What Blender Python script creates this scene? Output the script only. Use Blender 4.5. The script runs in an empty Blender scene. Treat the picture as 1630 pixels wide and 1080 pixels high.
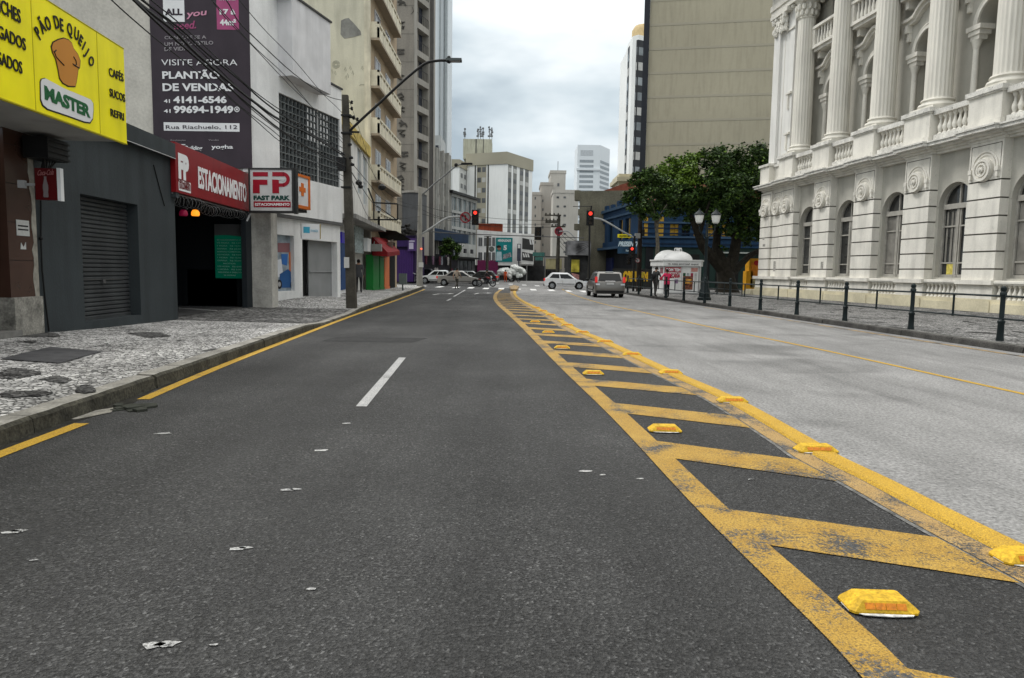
import bpy, math, random
from mathutils import Matrix, Vector
random.seed(7)
R_=math.radians
sc=bpy.context.scene; COL=sc.collection
# ---------------- camera, world, sun, exposure ----------------
FL=1130.; CX=815.; CY=540.; PIT=math.atan(108/FL); ROL=.015; CH=1.5
cd=bpy.data.cameras.new('camera'); cam=bpy.data.objects.new('camera',cd); COL.objects.link(cam)
cd.sensor_width=36; cd.lens=FL/1630*36; cd.clip_end=5000; cd.clip_start=.05
cp,sp_=math.cos(PIT),math.sin(PIT); cr,sr=math.cos(ROL),math.sin(ROL)
r0=Vector((1,0,0)); u0=Vector((0,sp_,cp)); f0=Vector((0,cp,-sp_))
rt=r0*cr+u0*sr; up=u0*cr-r0*sr
cam.matrix_world=Matrix(((rt.x,up.x,-f0.x,0),(rt.y,up.y,-f0.y,0),(rt.z,up.z,-f0.z,CH),(0,0,0,1)))
sc.camera=cam
w=bpy.data.worlds.new("World"); sc.world=w; w.use_nodes=True
nt=w.node_tree; nt.nodes.clear()
def N(t,ty,**k):
    n=t.nodes.new(ty)
    for a,b in k.items(): setattr(n,a,b)
    return n
SUN_EL=R_(52); SUN_ROT=R_(-62)
out=N(nt,'ShaderNodeOutputWorld'); bg=N(nt,'ShaderNodeBackground'); bg.inputs[1].default_value=.1
sky=N(nt,'ShaderNodeTexSky',sky_type='NISHITA',sun_disc=False); sky.sun_elevation=SUN_EL; sky.sun_rotation=SUN_ROT
tc=N(nt,'ShaderNodeTexCoord'); mp=N(nt,'ShaderNodeMapping'); mp.inputs['Scale'].default_value=(1,1,2.6); mp.inputs['Location'].default_value=(.35,.1,.42)
nz=N(nt,'ShaderNodeTexNoise'); nz.inputs['Scale'].default_value=2.6; nz.inputs['Detail'].default_value=5; nz.inputs['Roughness'].default_value=.5
rp=N(nt,'ShaderNodeValToRGB'); rp.color_ramp.elements[0].position=.38; rp.color_ramp.elements[0].color=(3.1,3.7,4.15,1)
rp.color_ramp.elements[1].position=.60; rp.color_ramp.elements[1].color=(7.2,7.6,7.75,1)
e=rp.color_ramp.elements.new(.48); e.color=(4.9,5.55,5.9,1)
mx=N(nt,'ShaderNodeMixRGB'); mx.inputs[0].default_value=.95
nt.links.new(tc.outputs['Generated'],mp.inputs[0]); nt.links.new(mp.outputs[0],nz.inputs[0]); nt.links.new(nz.outputs[0],rp.inputs[0])
# overcast sky: brighter towards the zenith
sx=N(nt,'ShaderNodeSeparateXYZ'); nt.links.new(tc.outputs['Generated'],sx.inputs[0])
mr=N(nt,'ShaderNodeMapRange'); mr.inputs[1].default_value=.30; mr.inputs[2].default_value=.95; mr.inputs[3].default_value=1.0; mr.inputs[4].default_value=3.2
nt.links.new(sx.outputs[2],mr.inputs[0])
vm=N(nt,'ShaderNodeVectorMath',operation='SCALE'); 
mz=N(nt,'ShaderNodeMapRange'); mz.inputs[1].default_value=.32; mz.inputs[2].default_value=.7; nt.links.new(sx.outputs[2],mz.inputs[0])
mw=N(nt,'ShaderNodeMixRGB'); mw.inputs[2].default_value=(6.05,6.0,5.85,1); nt.links.new(mz.outputs[0],mw.inputs[0]); nt.links.new(rp.outputs[0],mw.inputs[1]); nt.links.new(mw.outputs[0],vm.inputs[0]); nt.links.new(mr.outputs[0],vm.inputs[3])
nt.links.new(sky.outputs[0],mx.inputs[1]); nt.links.new(vm.outputs[0],mx.inputs[2]); nt.links.new(mx.outputs[0],bg.inputs[0]); nt.links.new(bg.outputs[0],out.inputs[0])
sd=bpy.data.lights.new('sun','SUN'); sd.energy=1.3; sd.angle=R_(14); sd.color=(1,.985,.955)
so=bpy.data.objects.new('sun',sd); COL.objects.link(so); so.location=(0,0,60)
az=SUN_ROT  # nishita: rotation measured from +Y towards +X (clockwise from above)
dv=Vector((math.sin(az)*math.cos(SUN_EL),math.cos(az)*math.cos(SUN_EL),math.sin(SUN_EL)))
so.rotation_euler=dv.to_track_quat('Z','Y').to_euler()
sc.view_settings.view_transform='Standard'; sc.view_settings.look='None'; sc.view_settings.exposure=.5; sc.view_settings.gamma=1
# ---------------- unprojection helpers ----------------
def ray(px,py):
    a=(px-CX)/FL; b=-(py-CY)/FL
    return Vector((a*cr-b*sr, cp+(a*sr+b*cr)*sp_, -sp_+(a*sr+b*cr)*cp))
def G(px,py,z=0.):
    d=ray(px,py); t=(z-CH)/d.z; return Vector((d.x*t,d.y*t,z))
def D(px,py,y):
    d=ray(px,py); t=y/d.y; return Vector((d.x*t,y,CH+d.z*t))
class Fac:
    """vertical plane through ground points A (left as seen) and B (right); local x to the right, y into the building"""
    def __init__(s,A,B):
        s.A=Vector((A[0],A[1],0)); d=Vector((B[0]-A[0],B[1]-A[1],0)); s.L=d.length; s.u=d.normalized()
        s.n=Vector((-s.u.y,s.u.x,0)); s.rz=math.atan2(s.u.y,s.u.x)
        s.M=Matrix.Translation(s.A)@Matrix.Rotation(s.rz,4,'Z')
    def uv(s,px,py,off=0.):
        d=ray(px,py); a=s.A+s.n*off; t=(a.x*s.n.x+a.y*s.n.y)/(d.x*s.n.x+d.y*s.n.y)
        x=d.x*t-s.A.x; y=d.y*t-s.A.y
        return (x*s.u.x+y*s.u.y, CH+d.z*t)
    def U(s,px,py=400,off=0.): return s.uv(px,py,off)[0]
    def Z(s,px,py,off=0.): return s.uv(px,py,off)[1]
# ---------------- things, parts ----------------
W={}
def tag(o,label=None,cat=None,group=None,kind=None):
    if label: o['label']=label
    if cat: o['category']=cat
    if group: o['group']=group
    if kind: o['kind']=kind
    return o
def thing(name,label,cat,loc=(0,0,0),rz=0,group=None):
    o=bpy.data.objects.new(name,None); COL.objects.link(o); o.empty_display_size=.3
    m=Matrix.Translation(Vector(loc))@Matrix.Rotation(rz,4,'Z'); o.matrix_world=m
    o.location=loc; o.rotation_euler=(0,0,rz); W[o.name]=m
    return tag(o,label,cat,group)
def fthing(name,label,cat,F,group=None): return thing(name,label,cat,F.A,F.rz,group)
def dup(root,loc,rz,label=None,group=None,scale=None):
    r=root.copy(); COL.objects.link(r); r.location=loc; r.rotation_euler=(0,0,rz)
    if scale: r.scale=scale
    if label: r['label']=label
    if group: r['group']=group
    for ch in list(root.children):
        c=ch.copy(); COL.objects.link(c); c.parent=r
        for g in ch.children:
            d=g.copy(); COL.objects.link(d); d.parent=c
    return r
class MB:
    def __init__(s,T=None): s.v=[]; s.f=[]; s.m=[]; s.T=T or Matrix.Identity(4)
    def vs(s,pts):
        i=len(s.v); s.v+=[s.T@Vector(p) for p in pts]; return i
    def face(s,idx,m=0): s.f.append(tuple(idx)); s.m.append(m)
    def poly(s,pts,m=0): i=s.vs(pts); s.face(range(i,i+len(pts)),m)
    def box(s,x0,x1,y0,y1,z0,z1,m=0):
        if x0>x1:x0,x1=x1,x0
        if y0>y1:y0,y1=y1,y0
        if z0>z1:z0,z1=z1,z0
        i=s.vs([(x0,y0,z0),(x1,y0,z0),(x1,y1,z0),(x0,y1,z0),(x0,y0,z1),(x1,y0,z1),(x1,y1,z1),(x0,y1,z1)])
        for q in ((0,3,2,1),(4,5,6,7),(0,1,5,4),(1,2,6,5),(2,3,7,6),(3,0,4,7)): s.face([i+k for k in q],m)
        return s
    def prism(s,pts,y0,y1,m=0):      # polygon in x,z (counterclockwise seen from -y) extruded in y
        n=len(pts); i=s.vs([(p[0],y0,p[1]) for p in pts]+[(p[0],y1,p[1]) for p in pts])
        s.face(range(i,i+n),m); s.face(range(i+2*n-1,i+n-1,-1),m)
        for k in range(n): s.face((i+k,i+n+k,i+n+(k+1)%n,i+(k+1)%n),m)
        return s
    def slab(s,pts,z0,z1,m=0):       # polygon in x,y extruded in z
        n=len(pts); i=s.vs([(p[0],p[1],z0) for p in pts]+[(p[0],p[1],z1) for p in pts])
        s.face(range(i+n-1,i-1,-1),m); s.face(range(i+n,i+2*n),m)
        for k in range(n): s.face((i+k,i+(k+1)%n,i+n+(k+1)%n,i+n+k),m)
        return s
    def tube(s,pts,r,n=8,m=0,cap=True):
        pts=[Vector(p) for p in pts]; rs=r if isinstance(r,(list,tuple)) else [r]*len(pts)
        rings=[]; ref=None
        for k,p in enumerate(pts):
            d=(pts[min(k+1,len(pts)-1)]-pts[max(k-1,0)])
            if d.length<1e-6: d=Vector((0,0,1))
            d.normalize()
            if ref is None: ref=d.orthogonal().normalized()
            a=(ref-d*ref.dot(d))
            if a.length<1e-4: a=d.orthogonal()
            a.normalize(); ref=a; b=d.cross(a)
            rings.append(s.vs([p+a*rs[k]*math.cos(2*math.pi*j/n)+b*rs[k]*math.sin(2*math.pi*j/n) for j in range(n)]))
        for k in range(len(pts)-1):
            A,B=rings[k],rings[k+1]
            for j in range(n): s.face((A+j,A+(j+1)%n,B+(j+1)%n,B+j),m)
        if cap: s.face([rings[0]+j for j in range(n-1,-1,-1)],m); s.face([rings[-1]+j for j in range(n)],m)
        return s
    def lathe(s,c,prof,n=16,m=0,flute=0,sy=1.):
        rings=[]; fl=flute if isinstance(flute,tuple) else (1,)
        for r,z in prof:
            rings.append(s.vs([(c[0]+r*fl[j%len(fl)]*math.cos(2*math.pi*j/n),c[1]+sy*r*fl[j%len(fl)]*math.sin(2*math.pi*j/n),c[2]+z) for j in range(n)]))
        for k in range(len(prof)-1):
            A,B=rings[k],rings[k+1]
            for j in range(n): s.face((A+j,A+(j+1)%n,B+(j+1)%n,B+j),m)
        s.face([rings[0]+j for j in range(n-1,-1,-1)],m); s.face([rings[-1]+j for j in range(n)],m)
        return s
    def ball(s,c,r,m=0,n=10,sx=1,sy=1,sz=1):
        rings=[]; k=max(4,n//2+1)
        for a in range(k+1):
            t=math.pi*a/k; rr=max(math.sin(t),.02)*r
            rings.append(s.vs([(c[0]+sx*rr*math.cos(2*math.pi*j/n),c[1]+sy*rr*math.sin(2*math.pi*j/n),c[2]-sz*r*math.cos(t)) for j in range(n)]))
        for a in range(k):
            A,B=rings[a],rings[a+1]
            for j in range(n): s.face((A+j,A+(j+1)%n,B+(j+1)%n,B+j),m)
        return s
    def disc(s,c,r,y0,y1,n=24,m=0): # short cylinder with its axis along local y, in x,z plane
        return s.prism([(c[0]+r*math.cos(2*math.pi*j/n),c[1]+r*math.sin(2*math.pi*j/n)) for j in range(n)],y0,y1,m)
    def wall(s,x0,x1,z0,z1,holes,y0,y1,m=0,back=True,rev=None):
        """front skin at y0 with rectangular holes, reveals back to y1, sides and top"""
        rev=y1 if rev is None else rev
        xs=sorted({x0,x1}|{h[0] for h in holes}|{h[1] for h in holes}); zs=sorted({z0,z1}|{h[2] for h in holes}|{h[3] for h in holes})
        xs=[x for x in xs if x0<=x<=x1]; zs=[z for z in zs if z0<=z<=z1]
        for i in range(len(xs)-1):
            run=None
            for k in range(len(zs)-1):
                cx=(xs[i]+xs[i+1])/2; cz=(zs[k]+zs[k+1])/2
                if any(h[0]<cx<h[1] and h[2]<cz<h[3] for h in holes):
                    continue
                s.poly([(xs[i],y0,zs[k]),(xs[i+1],y0,zs[k]),(xs[i+1],y0,zs[k+1]),(xs[i],y0,zs[k+1])],m)
        for a,b,c,d in holes:
            s.poly([(a,y0,c),(a,rev,c),(a,rev,d),(a,y0,d)][::-1],m); s.poly([(b,y0,c),(b,rev,c),(b,rev,d),(b,y0,d)],m)
            s.poly([(a,y0,c),(b,y0,c),(b,rev,c),(a,rev,c)],m); s.poly([(a,y0,d),(b,y0,d),(b,rev,d),(a,rev,d)][::-1],m)
        s.poly([(x0,y0,z0),(x0,y1,z0),(x0,y1,z1),(x0,y0,z1)][::-1],m); s.poly([(x1,y0,z0),(x1,y1,z0),(x1,y1,z1),(x1,y0,z1)],m)
        s.poly([(x0,y0,z1),(x1,y0,z1),(x1,y1,z1),(x0,y1,z1)],m)
        if back: s.poly([(x0,y1,z0),(x1,y1,z0),(x1,y1,z1),(x0,y1,z1)][::-1],m)
        return s
    def arch(s,x0,x1,z0,z1,xc,wd,zb,zs,y0,y1,m=0,n=12):
        """wall skin x0..x1, z0..z1 with a round-headed opening"""
        h=wd/2; a=xc-h; b=xc+h
        q=lambda p:s.poly(p,m)
        q([(x0,y0,z0),(a,y0,z0),(a,y0,z1),(x0,y0,z1)]); q([(b,y0,z0),(x1,y0,z0),(x1,y0,z1),(b,y0,z1)])
        if zb>z0: q([(a,y0,z0),(b,y0,z0),(b,y0,zb),(a,y0,zb)])
        P=[(xc-h*math.cos(math.pi*k/n),zs+h*math.sin(math.pi*k/n)) for k in range(n+1)]
        for k in range(n):
            p,r=P[k],P[k+1]; q([(p[0],y0,p[1]),(r[0],y0,r[1]),(r[0],y0,z1),(p[0],y0,z1)])
            q([(p[0],y0,p[1]),(p[0],y1,p[1]),(r[0],y1,r[1]),(r[0],y0,r[1])])
        q([(a,y0,zb),(a,y1,zb),(a,y1,zs),(a,y0,zs)]); q([(b,y0,zb),(b,y0,zs),(b,y1,zs),(b,y1,zb)]); q([(a,y0,zb),(b,y0,zb),(b,y1,zb),(a,y1,zb)])
        return s
    def archring(s,xc,zs,r0,r1,y0,y1,m=0,n=14,a0=0,a1=math.pi):
        for k in range(n):
            t,u=a0+(a1-a0)*k/n,a0+(a1-a0)*(k+1)/n
            c=[(xc-r0*math.cos(t),zs+r0*math.sin(t)),(xc-r0*math.cos(u),zs+r0*math.sin(u)),(xc-r1*math.cos(u),zs+r1*math.sin(u)),(xc-r1*math.cos(t),zs+r1*math.sin(t))]
            s.prism(c,y0,y1,m)
        return s
    def build(s,name,mats,parent=None,kind=None,label=None,sharp=35):
        me=bpy.data.meshes.new(name)
        inv=W[parent.name].inverted() if parent else Matrix.Identity(4)
        me.from_pydata([inv@v for v in s.v],[],s.f)
        if not isinstance(mats,(list,tuple)): mats=[mats]
        for m in mats: me.materials.append(m)
        me.polygons.foreach_set('material_index',s.m); 
        if sharp: me.polygons.foreach_set('use_smooth',[True]*len(s.f)); me.update(); me.set_sharp_from_angle(angle=R_(sharp))
        me.validate(); me.update()
        o=bpy.data.objects.new(name,me); COL.objects.link(o)
        if parent: o.parent=parent; W[o.name]=W[parent.name]
        else: W[o.name]=Matrix.Identity(4)
        return tag(o,label,kind=kind)
    def solo(s,name,mats,label,cat,group=None,origin=None):  # a thing that is one mesh
        if origin is not None:
            o=Vector(origin); s.v=[v-o for v in s.v]
        ob=s.build(name,mats)
        if origin is not None: ob.location=origin; W[ob.name]=Matrix.Translation(Vector(origin))
        return tag(ob,label,cat,group)
    def struct(s,name,mats): return s.build(name,mats,kind='structure')
# ---------------- text ----------------
TXT={}
def textdata(st,bold=0.):
    k=(st,bold)
    if k in TXT: return TXT[k]
    cu=bpy.data.curves.new('t','FONT'); cu.body=st; cu.size=1; cu.offset=bold; cu.resolution_u=3; cu.extrude=.004
    ob=bpy.data.objects.new('t',cu); COL.objects.link(ob); bpy.context.view_layer.update()
    me=ob.to_mesh(); vs=[v.co.copy() for v in me.vertices]; fs=[tuple(p.vertices) for p in me.polygons]
    ob.to_mesh_clear(); bpy.data.objects.remove(ob); bpy.data.curves.remove(cu)
    xs=[v.x for v in vs]; x0,x1=min(xs),max(xs)
    TXT[k]=(vs,fs,x0,x1); return TXT[k]
def text(F,st,bl,br,tl,mat,parent,off=-.01,bold=.02,name='lettering',level=False,shear=0,cap=.70,raw=None,mb=None,mi=0):
    """lettering on plane F: pixel of baseline left, baseline right, cap top left"""
    if raw: p0,p1,p2=raw
    else: p0=F.uv(*bl,off); p1=F.uv(*br,off); p2=F.uv(*tl,off)
    wd=math.hypot(p1[0]-p0[0],p1[1]-p0[1]); h=abs(p2[1]-p0[1]); a=0 if level else math.atan2(p1[1]-p0[1],p1[0]-p0[0])
    vs,fs,x0,x1=textdata(st,bold)
    own=mb is None
    if own: mb=MB()
    mb.T=F.M
    ca,sa=math.cos(a),math.sin(a); P=[]
    for v in vs:
        x=(v.x-x0)/(x1-x0)*wd; z=v.y/cap*h; x+=shear*z
        P.append((p0[0]+x*ca-z*sa, off-v.z*1.0, p0[1]+x*sa+z*ca))
    i=mb.vs(P)
    for f in fs: mb.face([i+k for k in f],mi)
    if own: return mb.build(name,mat,parent,sharp=0)
# ---------------- materials ----------------
MT={}
def lin(c):
    if isinstance(c,(int,float)): c=(c,c,c)
    return tuple(c)+(1,)
def mat(name,c,r=.75,v=.12,s=1.5,bump=0,bs=60,metal=0,streak=0,fine=0,spec=.18,emit=None,alpha=None,stain=None,spots=0):
    if name in MT: return MT[name]
    m=bpy.data.materials.new(name); m.use_nodes=True; t=m.node_tree; b=t.nodes['Principled BSDF']; MT[name]=m
    b.inputs['Roughness'].default_value=r; b.inputs['Metallic'].default_value=metal; b.inputs['Specular IOR Level'].default_value=spec
    g=N(t,'ShaderNodeNewGeometry'); L=t.links.new; c=lin(c)
    nz=N(t,'ShaderNodeTexNoise'); nz.inputs['Scale'].default_value=s; nz.inputs['Detail'].default_value=6; L(g.outputs['Position'],nz.inputs[0])
    mr=N(t,'ShaderNodeMapRange'); mr.inputs[1].default_value=.3; mr.inputs[2].default_value=.7; mr.inputs[3].default_value=1-v; mr.inputs[4].default_value=1+v; L(nz.outputs[0],mr.inputs[0])
    f=mr.outputs[0]
    def mul(a,b_):
        q=N(t,'ShaderNodeMath',operation='MULTIPLY'); L(a,q.inputs[0]); L(b_,q.inputs[1]); return q.outputs[0]
    if fine:
        n2=N(t,'ShaderNodeTexNoise'); n2.inputs['Scale'].default_value=bs; n2.inputs['Detail'].default_value=3; L(g.outputs['Position'],n2.inputs[0])
        m2=N(t,'ShaderNodeMapRange'); m2.inputs[1].default_value=.3; m2.inputs[2].default_value=.7; m2.inputs[3].default_value=1-fine; m2.inputs[4].default_value=1+fine; L(n2.outputs[0],m2.inputs[0]); f=mul(f,m2.outputs[0])
    if streak:
        mp=N(t,'ShaderNodeMapping'); mp.inputs['Scale'].default_value=(2.6,2.6,.30); L(g.outputs['Position'],mp.inputs[0])
        n3=N(t,'ShaderNodeTexNoise'); n3.inputs['Scale'].default_value=1; n3.inputs['Detail'].default_value=5; L(mp.outputs[0],n3.inputs[0])
        m3=N(t,'ShaderNodeMapRange'); m3.inputs[1].default_value=.46; m3.inputs[2].default_value=.74; m3.inputs[3].default_value=1; m3.inputs[4].default_value=1-streak*1.1; L(n3.outputs[0],m3.inputs[0]); f=mul(f,m3.outputs[0])
    if spots:
        n5=N(t,'ShaderNodeTexNoise'); n5.inputs['Scale'].default_value=5.5; n5.inputs['Detail'].default_value=7; n5.inputs['Roughness'].default_value=.7; L(g.outputs['Position'],n5.inputs[0])
        m5=N(t,'ShaderNodeMapRange'); m5.inputs[1].default_value=.60; m5.inputs[2].default_value=.68; m5.inputs[3].default_value=1; m5.inputs[4].default_value=1-spots; L(n5.outputs[0],m5.inputs[0]); f=mul(f,m5.outputs[0])
    vm=N(t,'ShaderNodeVectorMath',operation='SCALE'); vm.inputs[0].default_value=c[:3]; L(f,vm.inputs[3]); L(vm.outputs[0],b.inputs['Base Color'])
    if bump:
        n4=N(t,'ShaderNodeTexNoise'); n4.inputs['Scale'].default_value=bs; n4.inputs['Detail'].default_value=4; L(g.outputs['Position'],n4.inputs[0])
        bp=N(t,'ShaderNodeBump'); bp.inputs['Strength'].default_value=bump; bp.inputs['Distance'].default_value=.01; L(n4.outputs[0],bp.inputs['Height']); L(bp.outputs[0],b.inputs['Normal'])
    if emit: b.inputs['Emission Color'].default_value=lin(emit[0]); b.inputs['Emission Strength'].default_value=emit[1]
    return m
def nodes(name):
    m=bpy.data.materials.new(name); m.use_nodes=True; MT[name]=m; t=m.node_tree; b=t.nodes['Principled BSDF']; g=N(t,'ShaderNodeNewGeometry'); return m,t,b,g.outputs['Position'],t.links.new
def ramp(t,L,src,stops,interp='LINEAR'):
    r=N(t,'ShaderNodeValToRGB'); L(src,r.inputs[0]); cr_=r.color_ramp; cr_.interpolation=interp
    cr_.elements[0].position=stops[0][0]; cr_.elements[0].color=lin(stops[0][1]); cr_.elements[1].position=stops[-1][0]; cr_.elements[1].color=lin(stops[-1][1])
    for p,c in stops[1:-1]: q=cr_.elements.new(p); q.color=lin(c)
    return r.outputs[0]
def noise(t,L,src,scale,detail=4,rough=.5,dist=0,vec=None):
    if vec: mp=N(t,'ShaderNodeMapping'); mp.inputs['Scale'].default_value=vec; L(src,mp.inputs[0]); src=mp.outputs[0]
    n=N(t,'ShaderNodeTexNoise'); n.inputs['Scale'].default_value=scale; n.inputs['Detail'].default_value=detail; n.inputs['Roughness'].default_value=rough; n.inputs['Distortion'].default_value=dist; L(src,n.inputs[0]); return n.outputs[0]
def mixc(t,L,fac,a,b,mode='MIX'):
    q=N(t,'ShaderNodeMixRGB',blend_type=mode)
    for i,x in enumerate((fac,a,b)):
        if isinstance(x,(int,float)): q.inputs[i].default_value=x if i==0 else (x,x,x,1)
        elif isinstance(x,tuple): q.inputs[i].default_value=lin(x)
        else: L(x,q.inputs[i])
    return q.outputs[0]
def bump(t,L,b,h,st,dist=.01):
    q=N(t,'ShaderNodeBump'); q.inputs['Strength'].default_value=st; q.inputs['Distance'].default_value=dist; L(h,q.inputs['Height']); L(q.outputs[0],b.inputs['Normal'])
def asphalt_color(t,L,P,k=1.):
    big=ramp(t,L,noise(t,L,P,.45,5,.6),[(.3,.028*k),(.5,.039*k),(.7,.055*k)])
    lane=ramp(t,L,noise(t,L,P,1,4,.5,vec=(1.1,.12,1)),[(.35,.76),(.65,1.20)])
    v=N(t,'ShaderNodeTexVoronoi'); v.inputs['Scale'].default_value=80; L(P,v.inputs[0])
    st=ramp(t,L,v.outputs['Color'],[(0,.30),(.5,.80),(.80,1.4),(.95,3.1)])
    n=ramp(t,L,noise(t,L,P,60,5,.7),[(.30,.45),(.5,.97),(.70,1.65)])
    g1=mixc(t,L,1,st,n,'MULTIPLY'); gf=ramp(t,L,noise(t,L,P,1,4,.55,.4,vec=(.9,.35,1)),[(.35,.62),(.6,1.)])
    g1=mixc(t,L,gf,(.92,.92,.92),g1)
    c=mixc(t,L,1,mixc(t,L,1,big,lane,'MULTIPLY'),g1,'MULTIPLY')
    sp=ramp(t,L,noise(t,L,P,23,2,.4),[(.74,0.),(.78,1.)]); 
    c=mixc(t,L,1,mixc(t,L,sp,c,mixc(t,L,.30,c,(.22,.22,.21))),(1.,1.,.985),'MULTIPLY')
    return c,v.outputs['Distance']
def mk_asphalt():
    m,t,b,P,L=nodes('asphalt'); c,h=asphalt_color(t,L,P); L(c,b.inputs['Base Color']); b.inputs['Roughness'].default_value=.72; b.inputs['Specular IOR Level'].default_value=.28
    bump(t,L,b,h,1.,.016); return m
def mk_paint(name,c1,c2,wear=.5,k=1.):
    m,t,b,P,L=nodes(name); a,h=asphalt_color(t,L,P)
    col=mixc(t,L,ramp(t,L,noise(t,L,P,3.5,5,.6),[(.3,0.),(.7,1.)]),c1,c2)
    col=mixc(t,L,1,col,ramp(t,L,noise(t,L,P,120,3),[(.3,.55),(.7,1.25)]),'MULTIPLY')
    col=mixc(t,L,1,col,ramp(t,L,noise(t,L,P,85,4,.7),[(.36,.42),(.50,1.)]),'MULTIPLY')
    w1=noise(t,L,P,48,6,.8); w2=noise(t,L,P,2.2,4,.55)
    q=N(t,'ShaderNodeMath',operation='MULTIPLY_ADD'); L(w2,q.inputs[0]); q.inputs[1].default_value=.9; L(w1,q.inputs[2])
    f=ramp(t,L,q.outputs[0],[(wear,0.),(wear+.10,1.)]) 
    L(mixc(t,L,f,a,col),b.inputs['Base Color']); b.inputs['Roughness'].default_value=.7; bump(t,L,b,h,.4,.008); return m
def mk_concrete_road():
    m,t,b,P,L=nodes('road_concrete')
    big=ramp(t,L,noise(t,L,P,.5,6,.65,vec=(1.6,.5,1)),[(.28,.145),(.45,.18),(.6,.215),(.75,.245)])
    st=ramp(t,L,noise(t,L,P,1,6,.6,1.2,vec=(2.4,.22,1)),[(.33,.85),(.5,1.),(.8,1.06)])
    dk=ramp(t,L,noise(t,L,P,.33,3,.5,.6,vec=(1,1.6,1)),[(.32,.70),(.46,1.)])
    n=ramp(t,L,noise(t,L,P,34,6,.75),[(.3,.35),(.5,1.),(.7,1.6)])
    gr=ramp(t,L,noise(t,L,P,1,3,.6,.3,vec=(9,90,1)),[(.3,.82),(.7,1.15)])
    c=mixc(t,L,1,mixc(t,L,1,mixc(t,L,1,big,st,'MULTIPLY'),dk,'MULTIPLY'),mixc(t,L,1,n,gr,'MULTIPLY'),'MULTIPLY')
    c=mixc(t,L,1,c,(1.,.99,.965),'MULTIPLY')
    L(c,b.inputs['Base Color']); b.inputs['Roughness'].default_value=.8; b.inputs['Specular IOR Level'].default_value=.15; bump(t,L,b,noise(t,L,P,60,4),.7,.012); return m
def mk_mosaic(name,base=1.,dark=.5,sc=11):
    m,t,b,P,L=nodes(name)
    v=N(t,'ShaderNodeTexVoronoi'); v.inputs['Scale'].default_value=sc; v.inputs['Randomness'].default_value=.8; L(P,v.inputs[0])
    e=N(t,'ShaderNodeTexVoronoi',feature='DISTANCE_TO_EDGE'); e.inputs['Scale'].default_value=sc; e.inputs['Randomness'].default_value=.8; L(P,e.inputs[0])
    st=ramp(t,L,v.outputs['Color'],[(0,.10*base),(.25,.22*base),(.5,.42*base),(1,.66*base)])
    dirt=ramp(t,L,noise(t,L,P,.8,5,.6),[(.3,.55),(.6,1.05)])
    blob=ramp(t,L,noise(t,L,P,.75,3,.5,1.5,vec=(1.3,.8,1)),[(dark,1.),(dark+.02,.22)])
    j=ramp(t,L,e.outputs['Distance'],[(.03,.12),(.13,1.)])
    c=mixc(t,L,1,mixc(t,L,1,st,dirt,'MULTIPLY'),mixc(t,L,1,blob,j,'MULTIPLY'),'MULTIPLY'); c=mixc(t,L,1,c,(1,.985,.95),'MULTIPLY')
    L(c,b.inputs['Base Color']); b.inputs['Roughness'].default_value=.8; b.inputs['Specular IOR Level'].default_value=.15; bump(t,L,b,e.outputs['Distance'],.6,.02); return m
ASPH=mk_asphalt(); CONC=mk_concrete_road(); MOS=mk_mosaic('mosaic_stone',1.12,.66,17); MOSD=mk_mosaic('worn_mosaic_stone',.62,.60,14); PAV=mk_mosaic('grey_block_paving',.42,.8,7)
YEL=mk_paint('worn_yellow_paint',(.30,.165,.009),(.37,.225,.03),.82); YEL2=mk_paint('faded_yellow_paint',(.30,.18,.05),(.36,.235,.08),.86); YELC=mk_paint('fresh_yellow_paint',(.42,.24,.005),(.48,.29,.014),.70)
WHT=mk_paint('worn_white_paint',(.30,.30,.30),(.40,.40,.39),.74)
WHTC=mk_paint('white_paint',(.62,.62,.60),(.7,.7,.68),.55)
BLKM=mat('black_rubber',.012,.8); TYRE=mat('tyre_rubber',.015,.85); CHROME=mat('steel',.5,.35,metal=.9); GLASS=mat('dark_window_glass',(.008,.009,.010),.14,v=.2,spec=.22)
BLACK=mat('black_paint',.012,.5,bump=.1); DARK=mat('deep_dark_interior',.006,.9); WHITE=mat('white_lettering',.72,.6); CABLE=mat('black_cable',.010,.6)
# ---------------- ground, roads, pavements ----------------
def interp(T,x):
    if x<=T[0][0]: return T[0][1]
    for a,b in zip(T,T[1:]):
        if x<=b[0]: return a[1]+(b[1]-a[1])*(x-a[0])/(b[0]-a[0])
    return T[-1][1]
gm=MB(); gm.poly([(-1500,-60,0),(1500,-60,0),(1500,3000,0),(-1500,3000,0)]); gm.struct('ground',ASPH)
Rpx=[(1630,872.5),(1522,820),(1417,767),(1339,730),(1291,701),(1171,635),(1076,593.6),(966,543),(917,523),(883,503),(837,481),(824,472),(821,465),(823,460)]
Lpx=[(1371,1080),(1318,1020),(1241,943),(1100,802),(972,664),(887,581),(828,520),(806,499),(790,484),(785,474),(789,466),(797,461)]
def gl(px,z=0): return [G(x,y,z) for x,y in px]
Rg=gl(Rpx); Lg=gl(Lpx)
def ext(P,k): d=(P[0]-P[1]).normalized(); return [P[0]+d*k]+P
def smooth(P,n=4):
    out=[]
    for i in range(len(P)-1):
        p0=P[max(i-1,0)];p1=P[i];p2=P[i+1];p3=P[min(i+2,len(P)-1)]
        for k in range(n):
            t=k/n; out.append(.5*((2*p1)+(p2-p0)*t+(2*p0-5*p1+4*p2-p3)*t*t+(3*p1-p0-3*p2+p3)*t**3))
    return out+[P[-1]]
def offs(P,d):
    out=[]
    for i,p in enumerate(P):
        t=(P[min(i+1,len(P)-1)]-P[max(i-1,0)]); t.z=0; t.normalize(); out.append(p+Vector((t.y,-t.x,0))*d)
    return out
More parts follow.
